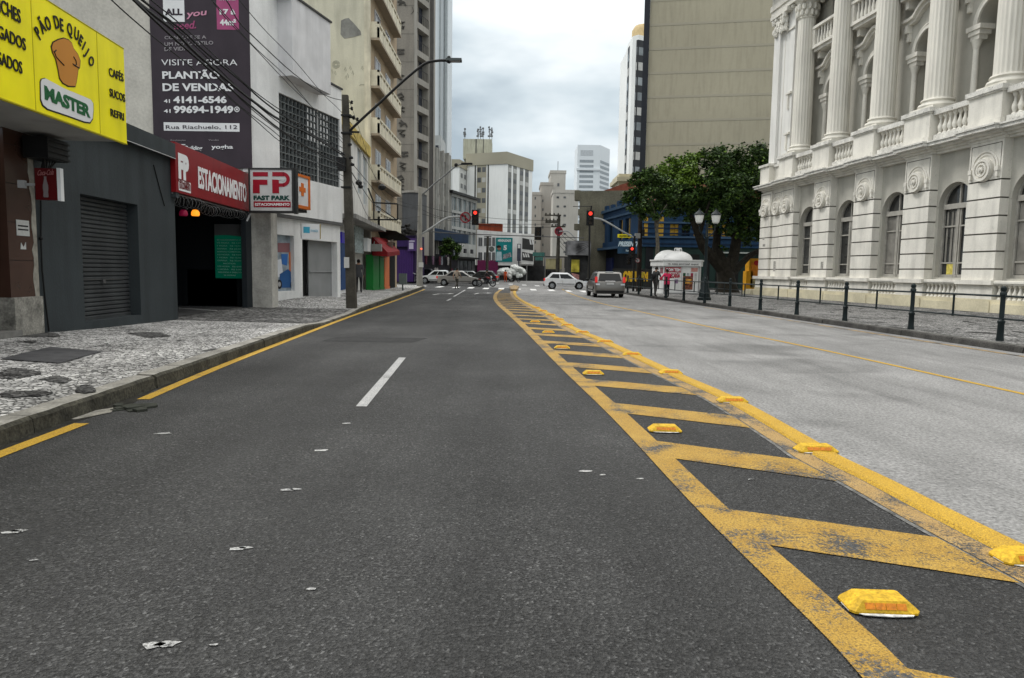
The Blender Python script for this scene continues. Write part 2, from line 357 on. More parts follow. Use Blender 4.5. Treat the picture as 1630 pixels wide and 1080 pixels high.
def ribbon(mb,P,d0,d1,z,m=0):
    A=offs(P,d0); B=offs(P,d1); 
    for i in range(len(P)-1): mb.poly([(A[i].x,A[i].y,z),(B[i].x,B[i].y,z),(B[i+1].x,B[i+1].y,z),(A[i+1].x,A[i+1].y,z)],m)
Rs=ext(smooth(Rg),5); Ls=ext(smooth(Lg),5)
KR=lambda y:11.25-.068*y      # right kerb face
# concrete bus lane from median edge to right kerb, then the crossing
cm=MB(); ys=[p for p in Rs]
for a,b in zip(Rs,Rs[1:]):
    cm.poly([(a.x-.02,a.y,.004),(KR(a.y)+.1,a.y,.004),(KR(b.y)+.1,b.y,.004),(b.x-.02,b.y,.004)])
e=Rs[-1]
cm.poly([(e.x,e.y,.004),(KR(e.y)+.1,e.y,.004),(7.9,62,.004),(60,66,.004),(60,110,.004),(-4,110,.004),(-2.2,66,.004)])
cm.struct('bus_lane',CONC)
# median: raised bright strip, dull strip, cracked gutter, left line, diagonal bars
md=MB(); P=Rs
A=offs(P,-.18); B=offs(P,0.)
for i in range(len(P)-1):
    a,b,c,d=A[i],B[i],B[i+1],A[i+1]; z=.028
    md.poly([(a.x,a.y,z),(b.x,b.y,z-.008),(c.x,c.y,z-.008),(d.x,d.y,z)]); md.poly([(b.x,b.y,z-.008),(b.x+.02,b.y,.002),(c.x+.02,c.y,.002),(c.x,c.y,z-.008)]); md.poly([(a.x-.02,a.y,.005),(a.x,a.y,z),(d.x,d.y,z),(d.x-.02,d.y,.005)])
md.struct('median_kerb_strip',YELC)
gt=MB(); ribbon(gt,P,-.42,-.2,.004); gt.struct('median_gutter',mat('cracked_gutter',(.12,.118,.112),.9,v=.5,s=9,bump=.8,bs=50,fine=.4))
dl=MB(); ribbon(dl,P,-.385,-.215,.008); dl.struct('faded_strip_marking',YEL2)
ll=MB(); ribbon(ll,Ls,0.,.205,.008); ll.struct('median_edge_marking',YEL)
def atY(P,y):
    for a,b in zip(P,P[1:]):
        if (a.y-y)*(b.y-y)<=0 and a.y!=b.y:
            t=(y-a.y)/(b.y-a.y); return a.x+(b.x-a.x)*t
    return P[-1].x
st=MB(); Li=offs(Ls,.19); Ri=offs(Rs,-.40)
y=4.43-1.83*2
while y<50:
    x0=atY(Li,y); x1=atY(Li,y-.60); dz=.28 if y<45 else 0
    w_=atY(Ri,y)-x0; k=(.43 if y<5 else .55)*w_
    p=[(x0,y),(x1,y-.60),(atY(Ri,y-.60-k),y-.60-k),(atY(Ri,y-k),y-k)]
    st.poly([(q[0],q[1],.006) for q in p]); y+=1.83
st.struct('median_bar_marking',YEL)
# raised end of the median
en=MB(); q=[G(813,464),G(823,464),G(826,459),G(819,456.5),G(811,459)]; en.slab([(v.x,v.y) for v in q],0,.16); en.struct('median_end_kerb',YEL2)
# left yellow line, white dashes, right yellow line
lm=MB(); Y1=ext(gl([(64,700),(130,675)]),8); ribbon(lm,[p+Vector((0,0,0)) for p in Y1],-.07,.07,.006)
Y2=smooth(gl([(228,636.5),(325,595),(420,557),(560,503.5),(640,475),(676,461)])); ribbon(lm,Y2,-.07,.07,.006); lm.struct('left_edge_marking',YELC)
dm=MB()
for a,b in (((640.5,570),(575,648)),((718,476),(712,479)),((740.5,462),(722.5,472.5))):
    a=G(*a);b=G(*b); wv=.06; dm.poly([(b.x-wv,b.y,.006),(b.x+wv,b.y,.006),(a.x+wv,a.y,.006),(a.x-wv,a.y,.006)])
dm.struct('lane_dash_marking',WHT)
rm=MB(); ribbon(rm,ext(smooth(gl([(1628,628),(1560,613),(1300,556),(1122,519.5),(1020,497),(955,483),(911,469),(895,461)])),7),-.05,.05,.009)
ribbon(rm,[Vector((KR(y)-.42,y,0)) for y in range(-2,34,2)],-.09,.04,.009,1); rm.struct('right_edge_marking',[YELC,YEL2])
zb=MB()
for px,py in [(672,456.5),(700,457.4),(726,458.3),(749.5,459),(773.6,460)]+[(798,460.3),(824,461),(849,462),(877.6,463),(904,464),(930,465)]:
    c=G(px,py-.3); zb.poly([(c.x-.24,c.y-2.0,.009),(c.x+.24,c.y-2.0,.009),(c.x+.24,c.y+2.2,.009),(c.x-.24,c.y+2.2,.009)])
for px,py in [(813,453),(834.5,454.5),(855,455.5),(791,451.5)]:
    c=G(px,py-.3); zb.poly([(c.x-.24,c.y-2.5,.009),(c.x+.24,c.y-2.5,.009),(c.x+.24,c.y+2.5,.009),(c.x-.24,c.y+2.5,.009)])
zb.struct('pedestrian_crossing_marking',WHTC)
ar=MB()
for px,py in ((700,468.5),(763,467.5)):
    c=G(px,py); X,Y=c.x,c.y; K_=.62
    ar.poly([(X-.5*K_,Y-2.6*K_,.008),(X-.3*K_,Y-2.6*K_,.008),(X+.0*K_,Y+.6*K_,.008),(X-.25*K_,Y+.6*K_,.008)]); ar.poly([(X-.25*K_,Y+.6*K_,.008),(X+.0*K_,Y+.6*K_,.008),(X+.75*K_,Y+1.2*K_,.008),(X+.75*K_,Y+1.9*K_,.008)])
    ar.poly([(X+.75*K_,Y+.4*K_,.008),(X+1.35*K_,Y+1.6*K_,.008),(X+.75*K_,Y+2.7*K_,.008)])
ar.struct('turn_arrow_marking',WHTC)
# worn paint flecks on the asphalt
fk=MB(); rr=random.Random(3)
def fleck(px,py,w_,h_,ang=.5):
    c=G(px,py); n=9; P=[]
    for k in range(n):
        t=2*math.pi*k/n; r=1+rr.uniform(-.35,.3); x=w_*r*math.cos(t); y=h_*r*math.sin(t); P.append((c.x+x+y*ang,c.y+y,.005))
    fk.poly(P)
for px,py,w_ in [(243,1029,.05),(265,1027,.045),(340,1028,.016),(378,875,.04),(392,873,.035),(496,939,.022),(458,781,.045),(471,780,.04),(510,718,.06),(258,691,.07),(22,848,.05),(31,846,.04),(551,675,.05),(932,751,.05),(960,757,.03),(1019,763,.03),(1196,764,.03),(53,893,.02)]:
    fleck(px,py,w_,w_*.55)
fk.struct('paint_remnant_marking',mk_paint('flaked_white_paint',(.30,.30,.295),(.40,.40,.39),.84))
# repaired patch and drain cover
pt=MB(); c=G(595,541); pt.poly([(c.x-1.0,c.y-.5,.004),(c.x+.9,c.y-.5,.004),(c.x+1.1,c.y+.5,.004),(c.x-.9,c.y+.5,.004)]); pt.struct('asphalt_patch',mat('patched_asphalt',(.028,.028,.028),.9,v=.3,s=6,bump=.6,fine=.5,bs=90))
# ---- left kerb and pavement ----
KL=lambda y:-3.85-.0600*y
SL=lambda y:-7.45-.0593*y
KH=[(-9,.16),(14,.16),(17,.15),(19,.06),(23,.05),(25.5,.13),(60,.15)]
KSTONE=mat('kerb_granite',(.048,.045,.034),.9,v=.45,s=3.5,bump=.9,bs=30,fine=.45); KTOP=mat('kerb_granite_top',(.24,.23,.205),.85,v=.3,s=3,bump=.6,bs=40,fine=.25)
kb=MB(); y=-4.0
while y<60:
    L=1.05+rr.uniform(-.2,.35); g_=.012; h0=interp(KH,y); h1=interp(KH,y+L); j=rr.uniform(-.012,.012); n=4
    for k in range(n):
        ya=y+g_+(L-g_)*k/n; yb=y+g_+(L-g_)*(k+1)/n
        def C(yy,s,top): 
            hh=interp(KH,yy)+j*.5; x=KL(yy)+j+.012*math.sin(yy*9+s)
            return x,hh
        for (p,q) in ((ya,yb),):
            x0,h_0=C(p,0,0); x1,h_1=C(q,0,0)
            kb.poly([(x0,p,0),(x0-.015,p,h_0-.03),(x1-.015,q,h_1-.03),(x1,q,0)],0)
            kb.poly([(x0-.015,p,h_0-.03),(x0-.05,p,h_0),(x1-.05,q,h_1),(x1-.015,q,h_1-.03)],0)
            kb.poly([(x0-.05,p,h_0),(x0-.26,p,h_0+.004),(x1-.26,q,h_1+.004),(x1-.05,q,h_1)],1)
    x0,h_0=C(y+g_,0,0); kb.poly([(x0,y+g_,0),(x0-.26,y+g_,0),(x0-.26,y+g_,h_0),(x0-.05,y+g_,h_0),(x0-.015,y+g_,h_0-.03)],0)
    y+=L
# rounded corner at the crossing
cpts=[(KL(60),60),(KL(60)-.5,61.6),(KL(60)-1.6,62.8),(KL(60)-3.5,63.4),(-40,64)]
for a,b in zip(cpts,cpts[1:]): kb.poly([(a[0],a[1],0),(a[0],a[1],.15),(b[0],b[1],.15),(b[0],b[1],0)][::-1],0)
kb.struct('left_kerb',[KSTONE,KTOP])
ZW=[(-9,.34),(9,.34),(12.2,.31),(14,.24),(17.7,.15),(24.4,.15),(25.2,.30),(27,.52),(30,.58),(32,.55),(38,.36),(46,.32),(60,.17)]
def zpav(x,y):
    t=(KL(y)-.25-x)/max(.1,(KL(y)-.25-SL(y))); t=max(0,min(1,t)); a=interp(KH,y)
    if 25<y<34: t=t**1.3
    return a+(interp(ZW,y)-a)*t
pm=MB(); n=10
def pv(i,j):
    y=-4+j*.5; x0=KL(y)-.25; x1=SL(y)-2.2; 
    if i<=n: x=x0+(SL(y)-x0)*i/n
    else: x=x1
    return (x,y,zpav(x,y)+.003*math.sin(y*5+i*2.1))
for j in range(128):
    for i in range(n+1): pm.poly([pv(i,j),pv(i,j+1),pv(i+1,j+1),pv(i+1,j)])
pm.poly([(KL(60)-.25,60,.152),(cpts[1][0],cpts[1][1],.152),(cpts[2][0],cpts[2][1],.152),(cpts[3][0],cpts[3][1],.152),(-40,64,.152),(-40,60,.152)])
pm.struct('left_pavement',MOS)
dr=MB()
for j in range(12):
    for i in range(8):
        def dv_(a,b):
            y0=17.8+b*6.6/12; x0=KL(y0)-.25; xw=SL(y0)-6; x=x0+(xw-x0)*(a/8)**1.0; y=y0-(.8 if a==0 else 0)*0; return (x,y,zpav(x,y)+.012)
        dr.poly([dv_(i,j),dv_(i,j+1),dv_(i+1,j+1),dv_(i+1,j)])
dr.struct('garage_driveway',PAV)
ds=MB()
for (a,b) in (((276,485),(347,488)),((276,492),(346,497))):
    p=G(*a,.15);q=G(*b,.15); ds.poly([(p.x,p.y-.05,.19),(q.x,q.y-.05,.19),(q.x,q.y+.05,.19),(p.x,p.y+.05,.19)])
ds.struct('driveway_marking',WHTC)
# inset slabs in the left pavement
sl_=MB()
for q in ([(0,572),(80,553),(163,556),(95,574)],):
    P=[G(a,b,.27) for a,b in q]; sl_.poly([(p.x,p.y,zpav(p.x,p.y)+.012) for p in P])
sl_.struct('pavement_cover_slab',mat('dark_slab',(.055,.055,.057),.85,v=.3,s=5,bump=.4))
mp_=MB()
for q in ([(0,588),(30,584),(62,589),(45,594),(0,596)],[(66,596),(92,591),(112,595),(95,600)],[(0,616),(40,612),(80,613),(60,618),(0,621)],[(118,604),(140,601),(152,608),(128,613)],[(18,537),(80,534),(95,539),(30,542)],[(205,529),(245,526),(270,531),(235,535)],[(30,548),(62,546),(50,550)],[(0,590),(30,592),(30,596),(0,597)]):
    P=[G(a_,b_,.26) for a_,b_ in q]; P=smooth(P+[P[0]],5)[:-1]; P=[p+Vector((rr.uniform(-.035,.035),rr.uniform(-.05,.05),0)) for p in P]; mp_.poly([(p.x,p.y,zpav(p.x,p.y)+.010) for p in P][::-1])
mp_.struct('pavement_wave_pattern',mk_mosaic('dark_mosaic_stone',.27,.9,17))
# ---- right kerb and pavement ----
rk=MB(); y=-4.
while y<61:
    L=1.1+rr.uniform(-.2,.3); j=rr.uniform(-.012,.012); a,b=y+.012,y+L; h=.15+j*.5
    xa,xb=KR(a)+j,KR(b)+j
    rk.poly([(xa,a,0),(xb,b,0),(xb+.02,b,h-.03),(xa+.02,a,h-.03)]); rk.poly([(xa+.02,a,h-.03),(xb+.02,b,h-.03),(xb+.05,b,h),(xa+.05,a,h)]); rk.poly([(xa+.05,a,h),(xb+.05,b,h),(xb+.24,b,h),(xa+.24,a,h)],1)
    rk.poly([(xa,a,0),(xa+.02,a,h-.03),(xa+.05,a,h),(xa+.24,a,h),(xa+.24,a,0)]); y+=L
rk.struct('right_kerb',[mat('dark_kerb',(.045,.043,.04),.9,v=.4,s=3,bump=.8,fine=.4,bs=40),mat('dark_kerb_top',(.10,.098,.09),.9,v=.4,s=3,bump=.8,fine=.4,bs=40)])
rp_=MB(); 
for j in range(14):
    a,b=-4+j*5,-4+(j+1)*5; b=min(b,61); 
    if a>=61: break
    rp_.poly([(KR(a)+.22,a,.148),(60,a,.148),(60,b,.148),(KR(b)+.22,b,.148)])
rp_.struct('right_pavement',MOSD)
fp=MB(); fp.poly([(-60,80,.1),(-9.9,80,.1),(-8.3,100,.1),(-5,110,.1),(-60,110,.1)]); fp.struct('far_left_pavement',PAV)
fr=MB(); fr.poly([(8.5,68,.1),(60,68,.1),(60,72,.1),(11,72,.1)]); fr.struct('far_right_pavement',PAV)
gs=MB()
for k in range(110):
    y0=1.5+k*.5; w0=.10+.07*math.sin(k*1.7)+.05*math.sin(k*.61+1); w1=.10+.07*math.sin((k+1)*1.7)+.05*math.sin((k+1)*.61+1)
    gs.poly([(KL(y0)-.0,y0,.0035),(KL(y0)+w0,y0,.0035),(KL(y0+.5)+w1,y0+.5,.0035),(KL(y0+.5),y0+.5,.0035)])
gs.struct('left_gutter',mat('gutter_grime',(.020,.019,.015),.95,v=.6,s=7,bump=.8,bs=60,fine=.5))
dr_=MB(); P=[G(a_,b_) for a_,b_ in ((92,668),(150,655),(188,649),(176,658),(120,669))]; dr_.poly([(p.x,p.y,.008) for p in P][::-1]); dr_.struct('gutter_apron',mat('pale_worn_concrete',(.20,.19,.165),.9,v=.4,s=9,bump=.6,fine=.3))
# broken drain stones near the left kerb
br=MB()
for k in range(9):
    c=G(rr.uniform(185,235),rr.uniform(646,656)); s=rr.uniform(.05,.13); br.slab([(c.x+s*math.cos(t+rr.uniform(-.3,.3)),c.y+s*math.sin(t)) for t in (0,1.2,2.3,3.5,4.8)],0,rr.uniform(.01,.03),0)
tag(br.build('broken_asphalt',mat('rubble',(.035,.037,.03),.95,v=.4,s=8,bump=.8)),kind='stuff')
# ---- yellow road studs (raised blocks) ----
STY=mat('stud_yellow_plastic',(.46,.285,.018),.62,v=.30,s=16,fine=.25,bs=70,bump=.25,spec=.2,spots=.35); STO=mat('amber_reflector',(.50,.16,.0),.35,v=.30,s=60,spec=.35); STD=mat('stud_shadow_gap',(.03,.025,.01),.8); GLUE=mat('white_glue',(.5,.5,.48),.9,v=.4,s=40)
def stud():
    t=thing('road_stud','x','road stud'); w2,d2,h=.155,.085,.052; tw,td=.105,.058
    m=MB(); B=[(-w2,-d2),(w2,-d2),(w2,d2),(-w2,d2)]; 
    B=[(-w2+.02,-d2),(w2-.02,-d2),(w2,-d2+.025),(w2,d2-.025),(w2-.02,d2),(-w2+.02,d2),(-w2,d2-.025),(-w2,-d2+.025)]
    Tp=[(-tw+.01,-td),(tw-.01,-td),(tw,-td+.01),(tw,td-.01),(tw-.01,td),(-tw+.01,td),(-tw,td-.01),(-tw,-td+.01)]
    i=m.vs([(x,y,.0) for x,y in B]+[(x,y,.010) for x,y in B]+[(x,y,h) for x,y in Tp])
    for r in (0,8):
        for k in range(8): m.face((i+r+k,i+r+(k+1)%8,i+r+8+(k+1)%8,i+r+8+k))
    m.face([i+16+k for k in range(8)]); m.build('body',STY,t,sharp=25)
    r=MB()
    def fr_(u,v,o): # point on the front slope; u across, v 0..1 up, o outward
        y0=-d2+(d2-td)*(.22+v*.56); z=.010+(h-.010)*(.22+v*.56); return (u,y0-o*.8,z+o*.6)
    for k in range(4):
        a=-.092+k*.046+.002; b=a+.042; c=[fr_(a,0,.003),fr_(b,0,.003),fr_(b,1,.003),fr_(a,1,.003)]; d=[fr_(a,0,-.003),fr_(b,0,-.003),fr_(b,1,-.003),fr_(a,1,-.003)]
        j=r.vs(c+d); r.face((j,j+1,j+2,j+3)); 
        for q in range(4): r.face((j+q,j+4+q,j+4+(q+1)%4,j+(q+1)%4))
    r.build('reflector',STO,t)
    g=MB(); g.slab([(-.10,-.10),(.02,-.108),(.11,-.098),(.15,-.05),(.16,.05),(-.1,.1),(-.157,.02),(-.155,-.06)],.0005,.004); g.build('glue_bed',GLUE,t)
    return t
S0=stud()
ordn=['nearest','second','third','fourth','fifth','sixth','seventh','eighth','ninth','tenth','eleventh','twelfth']
inner=[(1408,978),(1060,689),(945,597.5),(895,556),(873,531),(852,514)]
first=True
for k,(px,py) in enumerate(inner):
    c=G(px,py); c.y+=.06; lab='yellow stud on asphalt between median bars, %s from the camera'%ordn[k]
    if k==0: S0.location=(c.x,c.y,.009); S0['label']='large clean yellow road stud with amber reflector in front, nearest inside the median'; S0['group']='road studs between the median bars'; S0.rotation_euler=(0,0,-.04)
    else: dup(S0,(c.x,c.y,.009),rr.uniform(-.06,.06),lab,'road studs between the median bars')
yb=3.66
for k in range(12):
    x=atY(Rs,yb)-.13; dup(S0,(x,yb,.012),rr.uniform(-.08,.02),'yellow stud across the right strip of the median, %s from the camera'%ordn[k],'road studs on the right median strip'); yb+=2.3
for o in list(COL.objects):
    if o.parent is None and o.get('group')=='road studs on the right median strip': o.scale=(1.12,1,1.0)
# ================= LEFT SIDE =================
def lft(y): return (SL(y),y)
YS=mat('yellow_sign_face',(.86,.76,.004),.35,v=.06,s=2,streak=.12); BRT=mat('brown_tile',(.052,.026,.018),.25,v=.25,s=1.2,spec=.5); DRED=mat('dark_red_wall',(.018,.006,.005),.6); GRAN=mat('granite_base',(.22,.21,.185),.6,v=.5,s=5,fine=.3,bs=30)
SOF=mat('canopy_soffit',(.34,.34,.33),.8,v=.12,streak=.1); BLK=mat('black_lettering',.012,.6,v=.3,s=6); GRN=mat('dark_green_lettering',(.01,.10,.03),.5)
BREAD=mat('golden_brown_print',(.50,.21,.035),.6,v=.06)
# --- snack bar building
F1=Fac(lft(3),lft(12.27)); t=fthing('snack_bar_building','low brown tiled snack bar building under the yellow sign','building',F1); L1=F1.L
m=MB(F1.M); uo=F1.U(14,400); m.box(-2,L1,.5,6,0,3.66); m.box(-2,uo-.0,.42,.5,.2,3.6,1); m.build('wall',[mat('brown_wall',(.03,.02,.016),.7),DRED],t)
m=MB(F1.M); m.box(uo,L1,0,.5,.95,3.66)
m.build('tiled_pillar',BRT,t)
for k in range(5):
    m=MB(F1.M); z=.95+k*.62; m.box(uo+.004,L1-.1,-.003,0,z+.60,z+.61); m.build('tile_joint',mat('tile_joint',(.02,.012,.01),.9),t)
m=MB(F1.M); P=[(L1,.95),(L1,3.6)]
z=.95; a=[]
while z<3.62: a.append((L1-.09-rr.uniform(0,.07),z)); z+=.13
m.prism([(L1+.003,.95),(L1+.003,3.6)]+a[::-1],-.006,.02); m.build('exposed_plaster',mat('bare_plaster',(.30,.28,.24),.9,v=.3,s=8),t)
m=MB(F1.M); m.box(uo,L1+.02,-.05,.5,0,.95); m.build('granite_base',GRAN,t)
m=MB(F1.M); m.box(-2,F1.U(26,530),-.1,.45,0,.42); m.build('step',mat('stone_step',(.16,.155,.145),.8,v=.3,s=5),t)
SYx=lambda y:-6.13-.0556*y
FS=Fac((SYx(3),3),(SYx(12.78),12.78)); LS=FS.L
m=MB(FS.M); m.box(-2,LS-.03,.06,1.45,3.66,3.72); m.box(-2,LS-.03,.06,.12,3.72,5.1); m.box(LS-.10,LS-.03,.12,1.45,3.72,4.6); m.build('canopy',SOF,t)
m=MB(FS.M); a=FS.uv(0,198,.6); b=FS.uv(48,215,.6); m.box(LS-4.6,LS-3.1,.62,.70,3.625,3.66); m.build('soffit_lamp',mat('dark_lamp_slot',.03,.6),t)
for (p,q,n_) in (((27,352),(46,375),'notice_paper'),((33,386),(41,397),'torn_paper')):
    a=F1.uv(p[0],q[1],-.01);b=F1.uv(q[0],p[1],-.01); m=MB(F1.M)
    if n_=='notice_paper': m.box(a[0],b[0],-.012,-.004,a[1],b[1])
    else: m.prism([(a[0],a[1]),(b[0],a[1]),(b[0],b[1]),(b[0]-.04,b[1]-.06),((a[0]+b[0])/2,b[1]-.08),(a[0]+.02,b[1]-.01)],-.012,-.004)
    o=m.solo(n_,mat('paper',(.5,.5,.48),.8,v=.1,s=20),'white printed notice taped to brown pillar' if n_[0]=='n' else 'small torn white paper below the notice on brown pillar','paper')
    if n_[0]=='n':
        m=MB(F1.M)
        for k in range(2): m.box(a[0]+.03,b[0]-.03,-.0135,-.012,(a[1]+b[1])/2+.02-k*.06,(a[1]+b[1])/2+.045-k*.06)
        m.build('printed_lines',BLK,o)
# --- yellow sign
t=fthing('snack_bar_sign','large yellow snack bar sign with bread picture above the canopy','sign',FS)
m=MB(FS.M); m.box(-2,LS,0,.05,3.62,5.26); m.build('panel',YS,t)
m=MB(FS.M)
for px in ((53,100),(157,150)): u=FS.U(*px); m.box(u,u+.012,-.004,0,3.62,5.26)
m.box(-2,LS,-.008,0,5.25,5.262); m.box(-2,LS,-.008,0,3.618,3.635); m.build('panel_seam',mat('yellow_seam',(.45,.38,.01),.5),t)
k=3.976
def S(x,y): return (x/k,y/k)
def full(st,word,bl,br,tl,n): # visible tail of a word, extended to the left
    p0=FS.uv(*bl);p1=FS.uv(*br);p2=FS.uv(*tl); ln=(p1[0]-p0[0])/n*len(word); 
    text(FS,word,0,0,0,BLK,t,raw=((p1[0]-ln,p1[1]),(p1[0],p1[1]),(0,p1[1]+abs(p2[1]-p1[1]))),bold=.012,level=True)
full(0,'LANCHES',S(0,95),S(128,150),S(128,66),4); full(0,'SALGADOS',S(0,270),S(160,322),S(160,248),5.0); full(0,'ASSADOS',S(0,410),S(138,470),S(138,395),4.6)
# arched lettering
ctr=[(236,208),(262,166),(298,148),(353,140),(386,158),(437,186),(480,216),(507,256),(527,290),(545,326),(574,388)]
P=[FS.uv(*S(*c)) for c in ctr]
mb=MB()
for i,ch in enumerate('PÃODEQUEIJO'):
    a=P[max(i-1,0)];b=P[min(i+1,10)]; 
    if i in (2,3): a=P[1];b=P[4]
    an=math.atan2(b[1]-a[1],b[0]-a[0]); vs,fs,x0,x1=textdata(ch,.018); h=.175; w_=(x1-x0)*h/.7*.74
    if ch=='O' or ch=='Q': w_*=.92
    mb.T=FS.M; ii=mb.vs([(P[i][0]+((v.x-x0)/(x1-x0)-.5)*w_*math.cos(an)-(v.y/.7-.5)*h*math.sin(an),-.012-v.z,P[i][1]+((v.x-x0)/(x1-x0)-.5)*w_*math.sin(an)+(v.y/.7-.5)*h*math.cos(an)) for v in vs])
    for f in fs: mb.face([ii+q for q in f])
mb.build('arched_lettering',BLK,t,sharp=0)
br_=[(325,300),(335,272),(365,255),(400,245),(430,255),(450,275),(462,310),(488,345),(503,385),(500,425),(490,440),(487,470),(480,515),(472,546),(430,545),(395,525),(375,495),(366,440),(352,378),(332,335)]
Q=[FS.uv(*S(*c)) for c in br_]; cx_=sum(q[0] for q in Q)/len(Q); cz_=sum(q[1] for q in Q)/len(Q)
m=MB(FS.M); m.prism([(cx_+(q[0]-cx_)*1.06,cz_+(q[1]-cz_)*1.045) for q in Q][::-1],-.006,-.002,1); m.prism(Q[::-1],-.011,-.003,0)
for seg in ([(335,330),(345,325),(350,318)],[(338,330),(350,362),(378,392),(400,415)],[(455,405),(475,420),(497,432)],[(460,360),(475,385),(478,410),(468,418)]):
    q=[FS.uv(*S(*c)) for c in seg]; m.tube([(a[0],-.012,a[1]) for a in q],.010,5,1)
m.build('bread_picture',[BREAD,BLK],t)
bd=[(255,520),(262,503),(285,498),(400,560),(540,618),(570,632),(585,655),(586,700),(582,750),(565,775),(530,770),(420,730),(300,690),(270,665),(257,630)]
Q=[FS.uv(*S(*c)) for c in bd]; cx_=sum(q[0] for q in Q)/len(Q); cz_=sum(q[1] for q in Q)/len(Q)
m=MB(FS.M); m.prism([(cx_+(q[0]-cx_)*1.03,cz_+(q[1]-cz_)*1.06-.008) for q in Q][::-1],-.006,-.002,1); m.prism(Q[::-1],-.011,-.003,0); m.build('white_badge',[mat('white_vinyl',.66,.4,v=.04),BLK],t)
text(FS,'MASTER',S(284,625),S(572,745),S(284,545),GRN,t,off=-.014,bold=.045)
for wd,a,b,c in (('CAFÉS',(692,480),(783,520),(692,428)),('SUCOS',(696,610),(793,648),(696,560)),('REFRI',(702,735),(786,765),(702,688))): text(FS,wd,S(*a),S(*b),S(*c),BLK,t,bold=.012,level=False)
# --- black utility box and red drink sign
m=MB(F1.M); a=F1.uv(46,247,-.25); b=F1.uv(82,230,-.25); m.box(L1-.35,L1+.25,-.45,-.05,3.25,3.6)
for q in range(4): m.box(L1-.38,L1+.28,-.47,-.45,3.27+q*.09,3.30+q*.09)
m.tube([(L1+.0,-.2,3.25),(L1+.0,-.1,2.9),(L1+.05,-.03,2.6)],.04,6)
for q in range(5): m.tube([(L1-.2+q*.09,-.3,3.27),(L1-.1+q*.05,-.25,3.05+.03*q),(L1+.02,-.1,2.8)],.012,5)
m.solo('electrical_box',BLACK,'black wired electrical box under the canopy corner','electrical box')
m=MB(); a=D(57,318,11.55); b=D(87,268,11.55); FD=Fac((a.x,11.55),(b.x,11.6))
t=fthing('drink_sign','small red square drink sign with pale bottle beside brown pillar','sign',FD)
m=MB(FD.M); m.box(0,FD.L,0,.10,a.z,b.z,0); m.box(FD.L-.002,FD.L+.05,-.005,.105,a.z-.01,b.z+.01,1); m.build('light_box',[mat('red_sign_face',(.09,.003,.004),.35,v=.1),mat('white_sign_edge',.75,.4)],t)
cx_=FD.L*.47; z0=a.z+.04; sc_=(b.z-a.z)*.66
prof=[(.10,0),(.115,.06),(.10,.25),(.125,.42),(.12,.58),(.075,.75),(.05,.88),(.055,1)]
m=MB(FD.M); m.prism([(cx_+r*sc_*.95,z0+q*sc_) for r,q in prof]+[(cx_-r*sc_*.95,z0+q*sc_) for r,q in prof[::-1]],-.01,-.001); m.build('bottle_silhouette',mat('grey_silhouette',(.20,.17,.17),.5),t)
text(FD,'Coca-Cola',0,0,0,mat('pink_script',(.33,.12,.12),.5),t,raw=((.04,b.z-.12),(FD.L-.05,b.z-.10),(0,b.z-.035)),shear=.35,bold=.01)
m=MB(FD.M); m.box(-.22,0,.03,.07,a.z+.22,a.z+.26); m.box(-.26,-.16,.0,.08,a.z+.18,a.z+.30); m.build('bracket',mat('grey_bracket',.35,.5),t)
P=[F1.uv(x,y,-.03) for x,y in ((65,318),(65,380),(67,430),(72,480),(78,528))]
m=MB(F1.M); m.tube([(p[0],-.03,p[1]) for p in P],.014,6); m.ball((P[1][0],-.03,P[1][1]),.035); m.solo('cable',CABLE,'thin black cable running down the wall from drink sign','cable')
# --- dark grey shop with roller shutter
F2=Fac(lft(12.29),lft(18.05)); L2=F2.L; DG=mat('dark_grey_paint',(.036,.043,.046),.65,v=.14,s=.9,bump=.35,bs=25,streak=.25,fine=.06)
t=fthing('shuttered_shop','dark grey single storey shop with closed roller shutter','building',F2)
a=F2.U(131,400); b=F2.U(222,420)
m=MB(F2.M); m.wall(0,L2,0,4.3,[(a,b,.39,2.85)],0,5,rev=.3); m.box(0,L2,.0,5,4.3,4.45); m.build('wall',DG,t)
m=MB(F2.M); z=.39
prof=[]
while z<2.83:
    prof+=[(.26,z),(.235,z+.02),(.235,z+.062),(.26,z+.080),(.275,z+.082)]; z+=.088
pts=prof
for p,q in zip(pts,pts[1:]): m.poly([(a,p[0],p[1]),(b,p[0],p[1]),(b,q[0],q[1]),(a,q[0],q[1])])
m.box(a,b,.22,.27,.39,.45)
sh=m.build('roller_shutter',mat('shutter_metal',(.062,.066,.068),.45,v=.15,s=2,metal=.3,streak=.3),t,sharp=20)
m=MB(F2.M); c=(a+b)/2; m.box(c-.05,c+.05,.19,.235,1.12,1.20); m.box(a+.02,b-.3,.225,.235,1.19,1.205); m.build('lock',mat('lock_metal',.1,.5,metal=.6),sh)
m=MB(F2.M); m.box(1.2,L2-.20,-.14,0,4.14,4.50); m.box(L2-.20,L2,-.12,0,3.20,4.497); m.build('eave',DG,t)
m=MB(F2.M); m.box(1.4,L2-.24,-.16,-.145,4.125,4.14); m.build('eave_flashing',mat('pale_flashing',.45,.5),t)
m=MB(F2.M); m.tube([(L2-1.15,-.01,3.85),(L2-.9,-.012,3.4),(L2-.62,-.01,2.95)],.012,5); m.build('conduit',BLACK,t)
